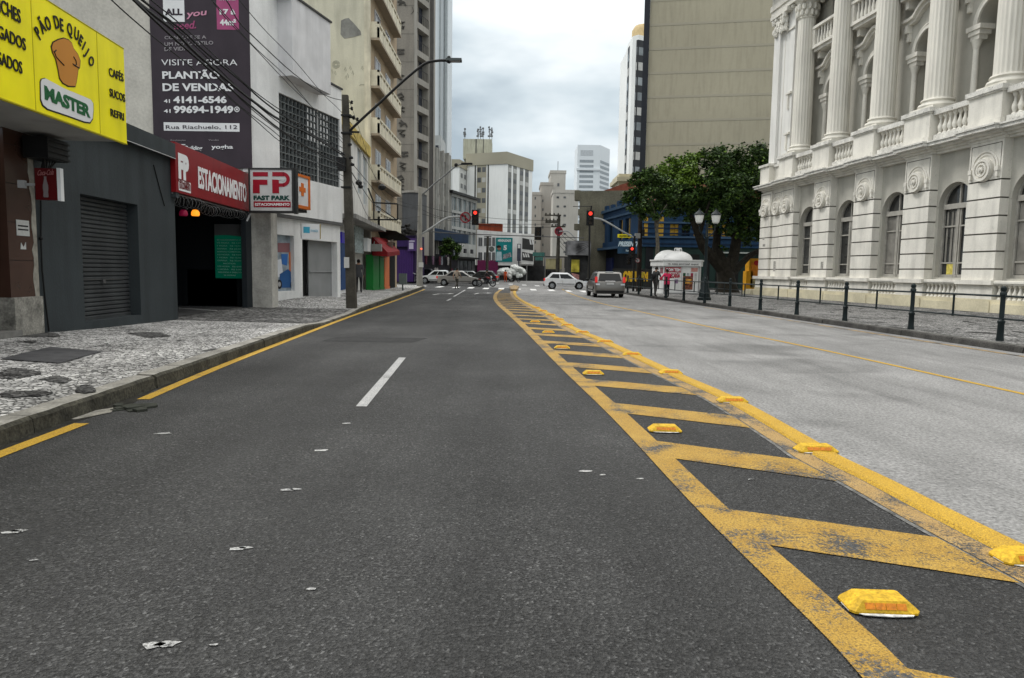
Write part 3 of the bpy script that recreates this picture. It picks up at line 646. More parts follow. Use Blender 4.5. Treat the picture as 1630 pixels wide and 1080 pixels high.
# --- parking garage
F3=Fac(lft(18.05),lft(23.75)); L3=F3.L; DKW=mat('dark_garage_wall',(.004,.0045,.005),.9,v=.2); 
t=fthing('parking_garage','dark open parking garage entrance under the red sign','garage',F3)
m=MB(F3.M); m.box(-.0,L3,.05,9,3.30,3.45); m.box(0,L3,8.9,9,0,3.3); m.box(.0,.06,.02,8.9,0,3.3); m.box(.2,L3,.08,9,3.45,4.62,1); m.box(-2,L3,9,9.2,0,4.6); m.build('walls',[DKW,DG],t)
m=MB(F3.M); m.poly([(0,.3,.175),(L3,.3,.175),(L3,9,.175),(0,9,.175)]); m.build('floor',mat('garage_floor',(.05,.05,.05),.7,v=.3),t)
m=MB()
xw=D(336,400,24.0).x; xe=D(392,400,24.0).x; m.box(xw-6,xe+.05,24.02,24.2,.1,3.35); 
for q in range(11): m.box(xw-.6+q*.16,xw-1+q*.16+.02,24.0,24.02,.2,1.4)
m.build('side_wall',mat('dark_blue_grey',(.006,.008,.010),.8),t)
m=MB(); m.box(D(386,400,23.6).x,D(394,400,23.6).x,23.5,24.0,.1,3.3); m.build('gate_post',mat('dark_post',(.018,.022,.026),.6),t)
FB=Fac((D(342,400,23.9).x,23.9),(D(388,400,23.9).x,23.88)); z0=D(342,443,23.9).z; z1=D(342,357,23.9).z; LB=FB.L
t=fthing('price_board','green parking price board standing inside dark garage entrance','price board',FB)
m=MB(FB.M); m.box(0,LB,0,.05,z0,z1,0); n=10; m.prism([(LB*q/n,z1-.36-.10*(abs(q/n-.35)**1.5)) for q in range(n+1)]+[(LB,z1),(0,z1)],-.006,0,1); m.build('panel',[mat('green_board',(.004,.085,.048),.4,emit=((.0,.08,.045),.25)),mat('grey_board_head',(.12,.12,.12),.4)],t)
mb=MB(); lw=mat('pale_print',(.30,.42,.36),.5)
rows=['ESTACIONAMENTO','1/2 HORA   R$ 7,00','1 HORA   R$ 10,00','DIARIA   R$ 25,00','HORARIO COMERCIAL','1/2 HORA   R$ 9,00','1 HORA   R$ 12,00','DIARIA   R$ 30,00','MOTOS','1/2 HORA   R$ 4,00','1 HORA   R$ 6,00','SEGUNDA A SABADO','24 HORAS']
for q,sx_ in enumerate(rows):
    z=z1-.54-q*.098; w_=LB*(.42 if len(sx_)<9 else .82); text(FB,sx_,0,0,0,lw,t,raw=((LB/2-w_/2,z),(LB/2+w_/2,z),(0,z+.045)),off=-.004,bold=.01,name='price_line')
# --- red sign, coil of razor wire, warning lamps
RED=mat('red_sign',(.21,.008,.011),.4,v=.08,s=3,streak=.15); WL=mat('white_letter_face',.74,.4,v=.04)
FR=Fac((SL(18.1)+.14,18.1),(SL(23.6)+.14,23.6)); t=fthing('parking_sign','long red wall sign reading ESTACIONAMENTO over garage entrance','sign',FR)
u0_=FR.U(283,300); u1_=FR.U(396,300); m=MB(FR.M); m.box(u0_-.1,u1_,0,.12,3.33,4.55); m.build('panel',RED,t)
text(FR,'ESTACIONAMENTO',(316,298),(392.5,320),(316,266),WL,t,bold=.03,level=True)
mb=MB(); text(FR,'FP',(284.5,281),(301,284),(284.5,246),WL,t,bold=.07,level=True,mb=mb); text(FR,'FAST PARK',(284.5,289),(302,291),(284.5,284.5),WL,t,bold=.02,level=True,mb=mb,mi=1)
a=FR.uv(284.5,303);b=FR.uv(303,293); mb.T=FR.M; mb.box(a[0],b[0],-.008,-.001,a[1],b[1]+.02,0); text(FR,'ESTACIONAMENTO',0,0,0,RED,t,raw=((a[0]+.03,a[1]+.05),(b[0]-.03,a[1]+.05),(0,b[1]-.02)),off=-.010,bold=.01,mb=mb,mi=1)
mb.build('logo',[WL,mat('dark_red_print',(.12,.01,.01),.5)],t,sharp=0)
m=MB(FR.M); P=[]; n=260
for q in range(n): 
    s=q/n; u=u0_-.1+s*(u1_-u0_+.0); a=q*.62; r=.15+.03*math.sin(q*.7); P.append((u,.15+r*math.cos(a),3.15+r*math.sin(a)+.04*math.sin(s*9)))
m.tube(P,.005,4); m.tube([(u0_-.1,.1,3.30),(u1_,.1,3.28)],.02,5); m.solo('razor_wire',mat('galvanised_wire',.30,.45,metal=.7),'coil of razor wire hanging below the red parking sign','razor wire')
for (px,py,c,cl,lab) in ((292,340,(.30,.01,.05),'dim dark red','dim red'),(311,340,(1.,.30,.02),'lit amber','glowing amber')):
    p=FR.uv(px,py,.3); t=thing('warning_lamp','%s warning lamp under the red parking sign'%lab,'warning lamp',FR.M@Vector((p[0],.3,0)),FR.rz)
    FT=FR.M@Matrix.Translation((p[0],.3,p[1])); m=MB(FT); m.lathe((0,0,-.07),[(.09,0),(.11,.03),(.105,.10),(.07,.16),(.02,.17)],14); m.build('lens',mat(cl+'_lens',c,.25,emit=(c,.9 if 'amber' in cl else .10)),t)
    m=MB(FT); m.box(-.09,.09,-.09,.09,.10,.14); m.tube([(0,0,.12),(0,0,3.3-p[1])],.02,5); m.build('housing',BLACK,t)
# --- white parking building
xa=D(396,300,23.77)
F4=Fac((-8.77,23.77),(-7.21,30.2)); L4=F4.L
WW=mat('white_stucco',(.70,.70,.69),.8,v=.08,s=1.3,bump=.3,bs=22,streak=.16,fine=.05); WG=mat('grey_stucco',(.60,.595,.60),.85,v=.10,s=1.4,bump=.3,bs=20,streak=.16); SIDE=mat('rough_cream_plaster',(.50,.475,.42),.9,v=.10,s=1.3,bump=.8,bs=12,streak=.14,fine=.08)
t=fthing('parking_building','white stucco parking building with dark block grille and banner','building',F4)
uG0=F4.U(445,230); uG1=F4.U(541,250); uB0=F4.U(443,100); uB1=F4.U(506,140)
inv=F4.M.inverted()
def loc(x,y): v=inv@Vector((x,y,0)); return (v.x,v.y)
foot=[(0,0),(L4,0),loc(-17,34),loc(-22,23.77)]
m=MB(F4.M)
# front walls
m.wall(0,uB1,3.42,10.85,[(uG0,uB1,4.85,7.63)],0,.6,0,back=False,rev=.35)
m.wall(uB1,L4,3.42,8.85,[(uB1,uG1,4.85,7.63)],0,.6,0,back=False,rev=.35)
m.build('front_wall',WW,t)
m=MB(F4.M); m.box(uB0,uB1,-.55,-.002,8.18,10.85); m.build('projecting_upper_block',WG,t)
m=MB(F4.M); m.box(uB0-.3,uB1+.06,-.60,.3,10.85,10.92); m.box(-.03,uB0-.3,-.06,.3,10.85,10.92); pcm=MB(F4.M); pcm.box(uB1+.06,L4+.05,-.05,.3,8.85,8.92); pcm.build('parapet_cap',mat('dark_metal_cap',(.05,.05,.05),.6),t); m.build('parapet_cap',mat('dark_metal_cap',(.05,.05,.05),.6),t)
m=MB(F4.M); b_=[loc(-17,34.1),loc(-17,23.83)]
m.slab([(.02,.06),(L4-.02,.58),(L4-.3,5),loc(-16.9,30)],3.42,3.5); m.box(.05,uB1-.02,.6,6,3.5,10.8); m.box(uB1-.02,L4-.02,.6,6,3.5,8.8); m.build('body',WG,t)
m=MB(); m.box(-17,-8.775,23.77,24.15,3.4,11.4); m.build('side_wall',SIDE,t)
m=MB(); m.box(-8.93,-8.772,23.745,23.77,4.62,10.85); m.build('corner_strip',WW,t)
g=MB(F4.M); cell=.245
nu=int(round((uG1-uG0)/cell)); nz_=int(round(2.78/cell))
for q in range(nu+1): u=uG0+(uG1-uG0)*q/nu; g.box(u-.017,u+.017,.06,.16,4.85,7.63)
for q in range(nz_+1): z=4.85+2.78*q/nz_; g.box(uG0,uG1,.065,.155,z-.017,z+.017)
gr=g.build('block_grille',mat('grille_concrete',(.13,.14,.14),.8,v=.25,s=4,fine=.2),t,sharp=20)
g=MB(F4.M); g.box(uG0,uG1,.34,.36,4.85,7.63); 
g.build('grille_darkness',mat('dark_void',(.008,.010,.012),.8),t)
g=MB(F4.M); a=F4.uv(494,216); b=F4.uv(520,182)
iu0=int((a[0]-uG0)/cell); iu1=int((b[0]-uG0)/cell)+1
for i in range(iu0,iu1):
    for j in range(6,11):
        u=uG0+(uG1-uG0)*i/nu; z=4.85+2.78*j/nz_; g.box(u+.02,u+.17,.10,.13,z+.03,z+.20)
g.build('white_blocks',mat('white_block',(.6,.6,.6),.6),gr)
# ground level: pillar, shopfront, door, gate
m=MB(); x0=D(397.5,440,24.0).x; x1=D(433,440,24.0).x; m.box(x0,x1,23.98,24.6,.05,3.42); m.build('pillar',mat('raw_concrete_pillar',(.40,.385,.35),.9,v=.2,s=2.5,bump=.5,bs=20,streak=.35,fine=.1),t)
uW0=F4.U(433,420); uW1=F4.U(473,420); uD0=F4.U(486,420); uD1=F4.U(505,420); uE=F4.U(541,420)
zt=F4.Z(433,372); zb=F4.Z(434,465)
m=MB(F4.M); m.wall(uW0-.4,L4,.2,3.42,[(uW0,uW1,zb,zt),(uD0,uE,.2,F4.Z(486,381))],.12,.7,0,rev=.5); m.build('shopfront_wall',WW,t)
m=MB(F4.M); m.box(uW0-.3,L4,-.02,.12,3.30,3.40); m.build('ledge',mat('dark_ledge',.1,.8),t)
m=MB(F4.M); m.box(uD0,uD1,.48,.5,.3,F4.Z(486,381)); m.build('doorway',DARK,t)
m=MB(F4.M); m.box(uD1,uE,.38,.42,.3,F4.Z(486,381)); m.tube([(uD1+.05,.36,1.35),(uE-.05,.36,1.35)],.025,6); m.build('grey_gate',mat('grey_gate_paint',(.22,.225,.225),.6,v=.1),t)
m=MB(F4.M); m.box(uW0,uW1,.28,.30,zb,zt); po=m.build('shop_window',mat('poster_print',(.25,.30,.34),.35,v=.35,s=3),t)
def PP(pts,mt,nm,y=.272):
    m=MB(F4.M); q=[]
    for c in pts: 
        a=F4.uv(c[0]/3.7231+380,c[1]/3.7241+230,.28); q.append(a)
    m.prism(q[::-1],y,y+.006); return m.build(nm,mt,po)
PP([(297,640),(342,625),(345,800),(300,790)],mat('orange_print',(.55,.13,.02),.5),'orange_figure')
PP([(250,650),(290,650),(285,720),(255,710)],mat('blue_print',(.03,.12,.35),.5),'blue_figure',.268)
PP([(215,690),(250,680),(260,760),(235,790),(212,760)],mat('pale_print_figure',(.6,.62,.65),.5),'pale_figure',.266)
PP([(240,770),(290,740),(340,790),(330,850),(245,850)],mat('bike_blue',(.02,.08,.22),.5),'motorbike_print',.264)
for cx,cz,r in ((238,830,22),(318,835,20)):
    a=F4.uv(cx/3.7231+380,cz/3.7241+230,.28); m=MB(F4.M); m.disc(a,.17,.258,.262); m.disc(a,.09,.254,.258,m=1); m.build('wheel_print',[BLK,mat('grey_print',.3,.5)],po)
PP([(230,585),(300,585),(300,640),(230,640)],mat('dull_pink_print',(.22,.10,.11),.5),'panel_print',.268)
# vertical conduit at the corner
m=MB(); m.tube([(-8.62,23.72,4.6),(-8.70,23.72,11)],.02,6); m.solo('conduit_pipe',mat('rust_brown_pipe',(.06,.02,.02),.6),'thin dark vertical pipe on white corner beside the banner','pipe')
# --- banner
FN=Fac((D(241.5,130,23.70).x,23.70),(D(398.5,130,23.70).x,23.70)); LN=FN.L
t=fthing('advertising_banner','tall dark purple advertising banner with white lettering','banner',FN)
m=MB(FN.M); zb=FN.Z(245,266); m.box(0,LN,0,.03,zb,11.2); m.build('sheet',mat('dark_purple_vinyl',(.040,.030,.038),.45,v=.12,s=1.5,streak=.12),t)
WT=mat('banner_white',.70,.5,v=.05); PK=mat('banner_pink',(.34,.07,.17),.5,v=.12,s=3); PW=mat('banner_pale_pink',(.55,.25,.35),.5); GY=mat('banner_grey',(.28,.26,.27),.5)
def bx(x0,y0,x1,y1,mt,nm,o=-.006): a=FN.uv(*S(x0,y1),o);b=FN.uv(*S(x1,y0),o); m=MB(FN.M); m.box(a[0],b[0],o,o+.004,a[1],b[1]); return m.build(nm,mt,t)
def bt(st,x0,y0,x1,h,mt,y1=None,bold=.0,shear=0,off=-.012): return text(FN,st,S(x0,y0),S(x1,y0 if y1 is None else y1),S(x0,y0-h),mt,t,off=off,bold=bold,shear=shear,name='lettering')
bx(1035,2,1165,138,WT,'white_square'); bt('ALL',1045,95,1155,38,mat('banner_ink',(.03,.02,.03),.5),bold=.04)
bt('you',1180,110,1305,38,PW,95,.02,.3); bt('need.',1100,190,1240,48,PK,180,.02,.3)
bx(1373,-40,1508,188,PK,'pink_square'); bt('A PARTIR',1390,5,1490,12,WT); bt('17 à',1390,92,1490,32,WT,bold=.04); bt('44m²',1393,160,1495,36,WT,bold=.04)
bt('CONECTE SE A',1042,250,1305,20,GY,245,.01); bt('UM NOVO ESTILO',1042,292,1350,22,GY,282,.01); bt('DE VIDA',1042,325,1190,24,GY,320,.01)
bt('VISITE AGORA',1022,415,1502,38,WT,bold=-.005); bt('PLANTÃO',1028,498,1390,44,WT,bold=.03); bt('DE VENDAS',1030,576,1478,46,WT,bold=.03)
bt('41',1038,652,1076,22,WT,bold=.02); bt('4141-6546',1098,652,1435,40,WT,bold=.04); bt('41',1038,715,1080,22,WT,bold=.02); bt('99694-1949',1100,715,1478,42,WT,bold=.04)
c=FN.uv(*S(1500,694)); m=MB(FN.M); m.archring(c[0],c[1],.062,.088,-.012,-.002,n=14,a1=2*math.pi); m.disc(c,.035,-.012,-.002,8); m.build('phone_symbol',WT,t)
bx(1037,782,1515,828,WT,'white_bar'); bt('Rua Riachuelo, 112',1050,817,1502,24,mat('banner_dark_ink',(.05,.04,.05),.5),bold=0,off=-.014)
bt('Realização',1080,893,1175,9,GY); bt('Vendas',1320,892,1385,9,GY); bt('iT',1118,948,1165,34,WT,shear=.3,bold=.02); bt('Building',1170,948,1278,24,WT,950,.02,.2); bt('yogha',1338,942,1475,24,WT,bold=.02)
m=MB(FN.M); c=FN.uv(*S(1125,935)); m.archring(c[0],c[1],.10,.13,-.012,-.003,n=10,a0=.3,a1=2.4); m.build('logo_arc',WT,t)
# --- FAST PARK box sign
FQ=Fac((D(397,300,23.3).x,23.3),(D(468,300,23.3).x,23.2)); z0=FQ.Z(397,337); z1=FQ.Z(397,268.5); LQ=FQ.L
t=fthing('box_sign','square white FAST PARK box sign projecting from the white building','sign',FQ)
m=MB(FQ.M); m.box(0,LQ,0,.16,z0,z1); m.build('face',mat('pale_sign_face',(.50,.50,.49),.45,v=.08,streak=.1),t)
m=MB(FQ.M)
for a in ((0,LQ,z0-.04,z0+.03),(0,LQ,z1-.03,z1+.02),(-.02,.03,z0-.04,z1+.02),(LQ-.03,LQ+.03,z0-.04,z1+.02)): m.box(a[0],a[1],-.03,.17,a[2],a[3])
m.box(LQ,LQ+.10,.04,.19,z0-.06,z1+.03); m.build('frame',mat('dark_frame',.03,.5),t)
RD=mat('dark_red_letters',(.27,.008,.02),.4,v=.05); q=lambda x,y:(x/3.7231+380,y/3.7241+230)
def B(mb,x0,y0,x1,y1,mi=0,o=-.012):
    a=FQ.uv(*q(x0,y1));b=FQ.uv(*q(x1,y0)); mb.T=FQ.M; mb.box(a[0],b[0],o,-.001,a[1],b[1],mi)
m=MB(); B(m,85,165,173,190); B(m,85,210,170,240); B(m,85,240,124,290)
B(m,200,165,270,190); B(m,200,210,238,290); B(m,238,232,270,252)
c=FQ.uv(*q(262,208)); r1=abs(FQ.Z(*q(262,165))-c[1]); r0_=r1*.52
m.T=FQ.M; m.archring(c[0],c[1],r0_,r1,-.012,-.001,n=12,a0=math.pi/2,a1=math.pi*1.5)
a=FQ.uv(*q(232,213));b=FQ.uv(*q(232,190)); cc=FQ.uv(*q(277,208)); m.prism([(cc[0]-.11,cc[1]-.08),(cc[0],cc[1]),(cc[0]-.11,cc[1]+.08)],-.014,-.012,1); m.box(a[0],cc[0]-.1,-.014,-.001,cc[1]-.022,cc[1]+.022,1)
m.build('logo_letters',[RD,mat('pale_sign_arrow',(.5,.5,.49),.5)],t)
text(FQ,'FAST PARK',q(88,329),q(303,329),q(88,305),mat('green_black_letters',(.01,.05,.04),.5),t,bold=.05)
m=MB(); B(m,90,340,308,372); m.build('red_bar',RD,t); text(FQ,'ESTACIONAMENTO',q(97,364),q(301,364),q(97,349),WL,t,off=-.016,bold=.02)
m=MB(FQ.M); m.tube([(.0,.1,z0),(-.15,.1,z0-.3)],.03,6); m.tube([(.3,.16,z1-.1),(.2,.6,z1-.1)],.03,6); m.build('bracket',mat('pale_bracket',.5,.5),t)
# --- orange cross sign
p0=D(469.5,310,24.6);p1=D(492.5,310,25.7); FO=Fac((p0.x,24.6),(p1.x,25.7)); z0=FO.Z(492,333); z1=FO.Z(492,286)
t=fthing('pharmacy_sign','white sign with orange frame and orange cross beside box sign','sign',FO)
m=MB(FO.M); m.box(0,FO.L,0,.14,z0,z1+.05); m.build('face',mat('white_sign_light',.62,.5),t); OR=mat('orange_frame',(.55,.13,.015),.45)
m=MB(FO.M)
for a in ((-.0,FO.L,z0-.04,z0+.07),(0,FO.L,z1,z1+.09),(FO.L-.10,FO.L+.02,z0-.04,z1+.09),(-.02,.05,z0,z1+.09)): m.box(a[0],a[1],-.03,.15,a[2],a[3])
m.build('frame',OR,t); c=(FO.L*.50,(z0+z1)/2+.10)
m=MB(FO.M); m.box(c[0]-.24,c[0]+.24,-.015,-.001,c[1]-.08,c[1]+.08); m.box(c[0]-.09,c[0]+.09,-.018,-.001,c[1]-.22,c[1]+.22); m.build('cross',OR,t)
m=MB(FO.M); m.box(-.1,FO.L,.1,.5,z0-.14,z0-.05); m.build('bracket',BLACK,t)
# --- pale blue shop sign
FV=Fac((D(480,368,25.5).x,25.5),(D(509,368,25.8).x,25.8)); z0=FV.Z(482,380); z1=FV.Z(482,356)
t=fthing('shop_sign','small white box sign with blue print over the dark doorway','sign',FV)
m=MB(FV.M); m.box(0,FV.L,0,.16,z0,z1); m.build('face',WL,t); m=MB(FV.M); m.box(FV.L,FV.L+.03,-.01,.17,z0,z1); m.build('edge',mat('ochre_edge',(.3,.22,.05),.6),t)
m=MB(FV.M); a=FV.L; m.box(.1*a,.45*a,-.006,0,z0+.2,z0+.42); m.build('blue_mark',mat('sky_blue_print',(.06,.35,.5),.5),t)
mb=MB(); text(FV,'mais',0,0,0,WL,t,raw=((.5*a,z0+.25),(.9*a,z0+.25),(0,z0+.36)),mb=mb); mb.build('print',mat('pale_blue_print',(.3,.5,.6),.5),t,sharp=0)
# --- small white building behind the pole
CRM=mat('cream_render',(.52,.50,.40),.85,v=.10,s=.8,bump=.3,bs=15,streak=.22,fine=.05); CRMP=mat('cream_parapet',(.60,.56,.44),.85,v=.14,s=2,streak=.3); PCH=mat('shaded_front_render',(.36,.28,.19),.85,v=.12,s=1,streak=.15)  # PCH: front wall colour darkened for the shade of the balcony recess
sx5=lambda y:-6.15-.0593*y
F5=Fac((sx5(32),32),(sx5(43),43)); L5=F5.L
t=fthing('corner_shop_building','narrow white two storey shop building behind the near pole','building',F5)
zT=9.0; m=MB(F5.M); wz=[]
uA=F5.U(571,250); uB=F5.U(578,250)
m.wall(0,L5,3.9,zT-.9,[(F5.U(569,260),F5.U(575,260),5.6,8.0),(F5.U(578,260),F5.U(584,260),5.2,7.9)],0,5,rev=.15); m.box(0,L5,.3,5,.1,3.9,0); m.build('wall',[mat('white_shop_wall',(.6,.59,.56),.8,v=.12,s=1,streak=.2)],t)
m=MB(F5.M); m.box(-.1,L5,-.15,4,zT-.9,zT-.3); m.build('yellowed_parapet',mat('yellowed_plaster',(.45,.34,.10),.8,v=.35,s=3),t)
for a,b,c,d in ((569,575,5.6,8.0),(578,584,5.2,7.9)):
    m=MB(F5.M); u0=F5.U(a,260);u1=F5.U(b,260); m.box(u0,u1,.12,.15,c,d,0); m.box((u0+u1)/2-.04,(u0+u1)/2+.04,.08,.12,c,d,1); m.box(u0,u1,.08,.12,(c+d)/2-.04,(c+d)/2+.04,1); m.build('window',[mat('milky_glass',(.35,.40,.42),.3,v=.3,s=2),mat('pale_window_frame',.5,.6)],t)
m=MB(F5.M); m.box(0,L5+.2,-1.0,0,3.75,3.95,0); m.build('marquee',mat('stained_marquee',(.24,.235,.22),.85,v=.3,s=2,streak=.2),t)
# shop boards under it
for a,b,y0,y1,mt,nm,lab in ((562,576,353,402,mat('patterned_board',(.30,.36,.36),.5,v=.8,s=9),'shop_board','patterned grey shop board behind the near pole'),(575,581,379,400,WL,'shop_board','small blank white board edge next to patterned board')):
    u0=F5.U(a,380);u1=F5.U(b,380); c=F5.Z(a,y1);d=F5.Z(a,y0); m=MB(F5.M); m.box(u0,u1,-.10 if a==562 else -.35,-.02 if a==562 else -.12,c,d); m.solo(nm,mt,lab,'sign board')
m=MB(F5.M); u0=F5.U(543,420); u1=F5.U(548,420); m.box(0,F5.U(553,400),-.06,0,.3,3.3,0); m.box(u0-.5,u1-.1,-.10,-.06,.5,2.7,1); m.box(u0-.5,u1-.1,-.14,-.06,2.7,3.2,2)
m.solo('blue_shop_panel',[WL,mat('blue_panel',(.01,.05,.16),.5),mat('violet_blue_panel',(.05,.03,.5),.4)],'white and blue shop door panel left of the near pole','shop panel')
# --- cream apartment building with balconies
t=thing('cream_apartment_building','tall cream apartment building with long balconies and graffiti','building',(-8.7,43,0))
m=MB(); m.box(-20,-8.72,43,53,0,34,0); m.build('side_wall',CRM,t); m=MB(); m.box(-8.72,-8.62,43.02,52.9,0,34,0); m.build('front_wall',PCH,t)
m=MB(); m.box(-8.9,-8.58,42.96,43.3,.0,34); m.build('corner_trim',CRMP,t)
zs=[D(587,y,43.1).z for y in (62.5,140,215)]; st_=(zs[0]-zs[2])/2; z=zs[2]-st_
z-=st_; q=[]
while z<30: q.append(z); z+=st_
WF=mat('pale_window_frame',.5,.6)
for z in q:
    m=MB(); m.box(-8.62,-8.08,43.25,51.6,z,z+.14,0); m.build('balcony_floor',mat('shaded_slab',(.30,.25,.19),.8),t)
    m=MB(); m.box(-8.20,-8.08,43.25,51.6,z+.14,z+.72,0); m.box(-8.62,-8.08,43.25,43.36,z+.14,z+1.05,0); m.box(-8.20,-8.08,43.25,51.6,z+.92,z+1.05,0); m.box(-8.62,-8.08,51.5,51.6,z+.14,z+1.05,0)
    for k in range(9): y=43.36+k*1.0; m.box(-8.19,-8.09,y,y+.22,z+.72,z+.92,0)
    m.build('balcony_parapet',CRMP,t)
    for y in (44.6,48.2): 
        m=MB(); m.box(-8.61,-8.56,y,y+1.7,z+.15,z+2.2,1); m.box(-8.57,-8.545,y+.08,y+.8,z+.2,z+2.1,0); m.box(-8.57,-8.545,y+.9,y+1.62,z+.2,z+2.1,0); m.build('balcony_door',[GLASS,WF],t)
m=MB(); pp=[(542,55),(543,33),(549,30),(555,29),(562,36),(568,43),(574,50),(575,56),(560,60),(548,62)]
P=[D(x,y,42.99) for x,y in pp]; m.prism([(p.x,p.z) for p in P][::-1],42.985,42.999); m.build('bare_cement_patch',mat('cement_patch',(.20,.20,.185),.9,v=.25,s=2.5,fine=.2),t)
m=MB(); a=D(503,131,43);b=D(514,98,43); m.box(a.x,b.x,42.97,42.999,a.z,b.z,0); m.box(a.x+.05,b.x-.08,42.95,42.97,a.z+.08,b.z-.12,1); m.build('side_window',[mat('dark_frame',.03,.5),mat('grey_glass',(.12,.13,.14),.3)],t)
GRF=mat('faint_graffiti',(.33,.33,.27),.9)
def stroke(mb,pts,y,r=.02): mb.tube([(D(a,b,y).x,y-.004,D(a,b,y).z) for a,b in pts],r,4)
m=MB()
for r in (2.5,4.2,6.): stroke(m,[(535+r*math.cos(k*.55),103+r*math.sin(k*.55)) for k in range(12)],43,.018)
for x,y in ((527,115),(532,118),(548,112),(552,122),(556,110),(560,118),(549,125),(575,110)):
    stroke(m,[(x,y),(x+1.5,y-5),(x+3,y),(x+2,y+2)],43,.015)
stroke(m,[(572,137),(574,135),(581,135),(583,137),(583,105)],43,.02); m.build('wall_graffiti',GRF,t)
# ground floor shops of the cream building
def cs(y): return -8.55
Fc=Fac((-8.45,43.2),(-8.45,52)); GRS=mat('green_shop_paint',(.012,.16,.03),.5,v=.1); ORS=mat('orange_shop_paint',(.60,.16,.05),.5,v=.1)
for a,b,mt,nm in ((590.5,600.5,GRS,'green pillar left of the narrow gap'),(601.5,608.5,GRS,'green pillar right of the narrow gap'),(609,617,ORS,'orange pillar at the end of the cream building')):
    u0=Fc.U(a,430);u1=Fc.U(b,430); m=MB(Fc.M); m.box(u0,u1,-.12,.3,.2,2.35); m.box(u0-.02,u1+.02,-.15,.3,.2,.36); m.box(u0+.08,u1-.08,-.135,-.12,.5,2.2); m.solo('shop_pillar',mt,nm,'pillar')
m=MB(Fc.M); m.box(0,8.2,.05,.2,.1,3.4); m.solo('shopfront_recess',DARK,'dark shopfront recess behind the green and orange pillars','shopfront')
# grey post left of the pillars, red awnings, leaning shade
m=MB(); a=D(586.5,430,42.8); m.box(a.x-.18,a.x+.12,42.7,43,.3,4.6); m.box(a.x-.35,a.x-.18,42.75,43,.3,4.6); m.solo('concrete_pillar',mat('pale_pillar',(.26,.24,.21),.8,v=.3,streak=.3),'grey stained pillar left of the green shop pillars','pillar')
RA=mat('red_awning_cloth',(.17,.008,.010),.7,v=.25,s=4)
m=MB(Fc.M); u0=Fc.U(590,390);u1=Fc.U(612,395)
m.prism([(0,0),(0,0)],0,0) if False else None
i=m.vs([(u0,-.1,3.4),(u1,-.1,3.5),(u1,-1.0,2.7),(u0,-1.0,2.5),(u0,-1.0,2.25),(u1,-1.0,2.45)]); m.face((i,i+1,i+2,i+3)); m.face((i+3,i+2,i+5,i+4)); j=m.vs([(u0,-.1,3.35),(u1,-.1,3.45),(u1,-.97,2.66),(u0,-.97,2.46)]); m.face((j+3,j+2,j+1,j))
m.poly([(u0,-.1,3.4),(u0,-1.,2.5),(u0,-1.,2.25),(u0,-.1,2.3)]); m.solo('shop_awning',RA,'red cloth awning above the green shop pillars','awning')
p=D(581,400,41.5);p2=D(607,389,41.5); m=MB(); m.box(p.x,p2.x,41.4,41.75,p.z,p2.z); m.box(p.x,p2.x,41.38,41.4,p.z,p.z+.04); m.tube([(p.x+.5,41.6,p2.z),(p.x+.3,42.9,p2.z+.3)],.03,6); m.solo('blank_sign_box',mat('grey_blank_sign',(.24,.24,.22),.6,v=.2,streak=.2),'blank grey sign box in front of the red awning','sign')
m=MB(); 
for k in range(7):
    a=D(607+k*2.6,411-k*.6,45.5); b=D(619+k*1.1,384,44.5+k*.1); m.tube([a,b],.05,5)
a=D(606,411,45.5);b=D(620,383,44.5);c=D(626,381,44.9);d=D(618,409,45.9); m.poly([a,b,c,d]); m.poly([p+Vector((0,.05,0)) for p in (d,c,b,a)]); m.solo('leaning_shade',mat('faded_slat_shade',(.22,.19,.16),.8,v=.35,s=6),'folded slatted shade hanging beside the orange pillar','shade')
m=MB()
rr=random.Random(11)
for k in range(60):
    f=rr.random(); x=591+f*58; y=372+(f>.75)*(-4)+rr.uniform(-5,8)-(f>.6)*4; a=D(x,y,46+f*8); b=D(x+rr.uniform(3,13),y+rr.uniform(-6,3),46+f*8+rr.uniform(0,1.5)); m.tube([a,b],rr.uniform(.05,.16),5)
a=D(592,365,45);b=D(630,369,45.2);c=D(654,383,52);d=D(597,384,46.5); m.poly([a,b,c,d]); m.poly([v+Vector((0,.2,.05)) for v in (d,c,b,a)])
m.solo('sagging_canopy',mat('dirty_dark_canvas',(.014,.013,.012),.95,v=.5,s=3),'sagging torn dark canopy above the red awning','awning')
m=MB(); yy=42.0
for a,b in (((595,323),(633,325)),((633,325),(633,350)),((633,350),(595,350)),((595,350),(595,323))): m.tube([D(*a,yy),D(*b,yy)],.045,6)
m.tube([D(600,328,yy),D(631,350,yy)],.03,5); m.tube([D(586,300,yy),D(595,323,yy)],.05,6); m.tube([D(595,350,yy),D(588,350,42.9)],.03,5)
m.solo('empty_sign_frame',BLACK,'empty black rectangular sign frame jutting from cream building','sign frame')
# --- grey concrete tower
TG=mat('grey_tower_concrete',(.235,.215,.185),.9,v=.14,s=.25,bump=.2,bs=6,streak=.18,fine=.08); TGD=mat('grey_tower_frame',(.31,.295,.265),.9,v=.1,s=.3,streak=.2)
PT=(-11.25,82.); PE=(-9.6,87.); FT=Fac(PT,PE)
t=fthing('grey_tower','tall grey concrete tower with vertical graffiti on its blank side','building',FT)
m=MB(); m.box(-24,-11.25,82,100,3.2,48); m.build('side_wall',TG,t)
u0=FT.U(662,100);u1=FT.U(682.5,100); z0s=[]; z=FT.Z(662,281+0); rows=[]
base=FT.Z(665,34.5); stp=3.02; k0=int((base-9)/stp); zz=base-k0*stp
m=MB(FT.M); hs=[]
while zz<46: hs.append((u0,u1,zz,zz+2.35)); zz+=stp
m.wall(0,FT.L,3.2,48,hs,0,6,0,rev=.9); m.build('front_wall',TGD,t)
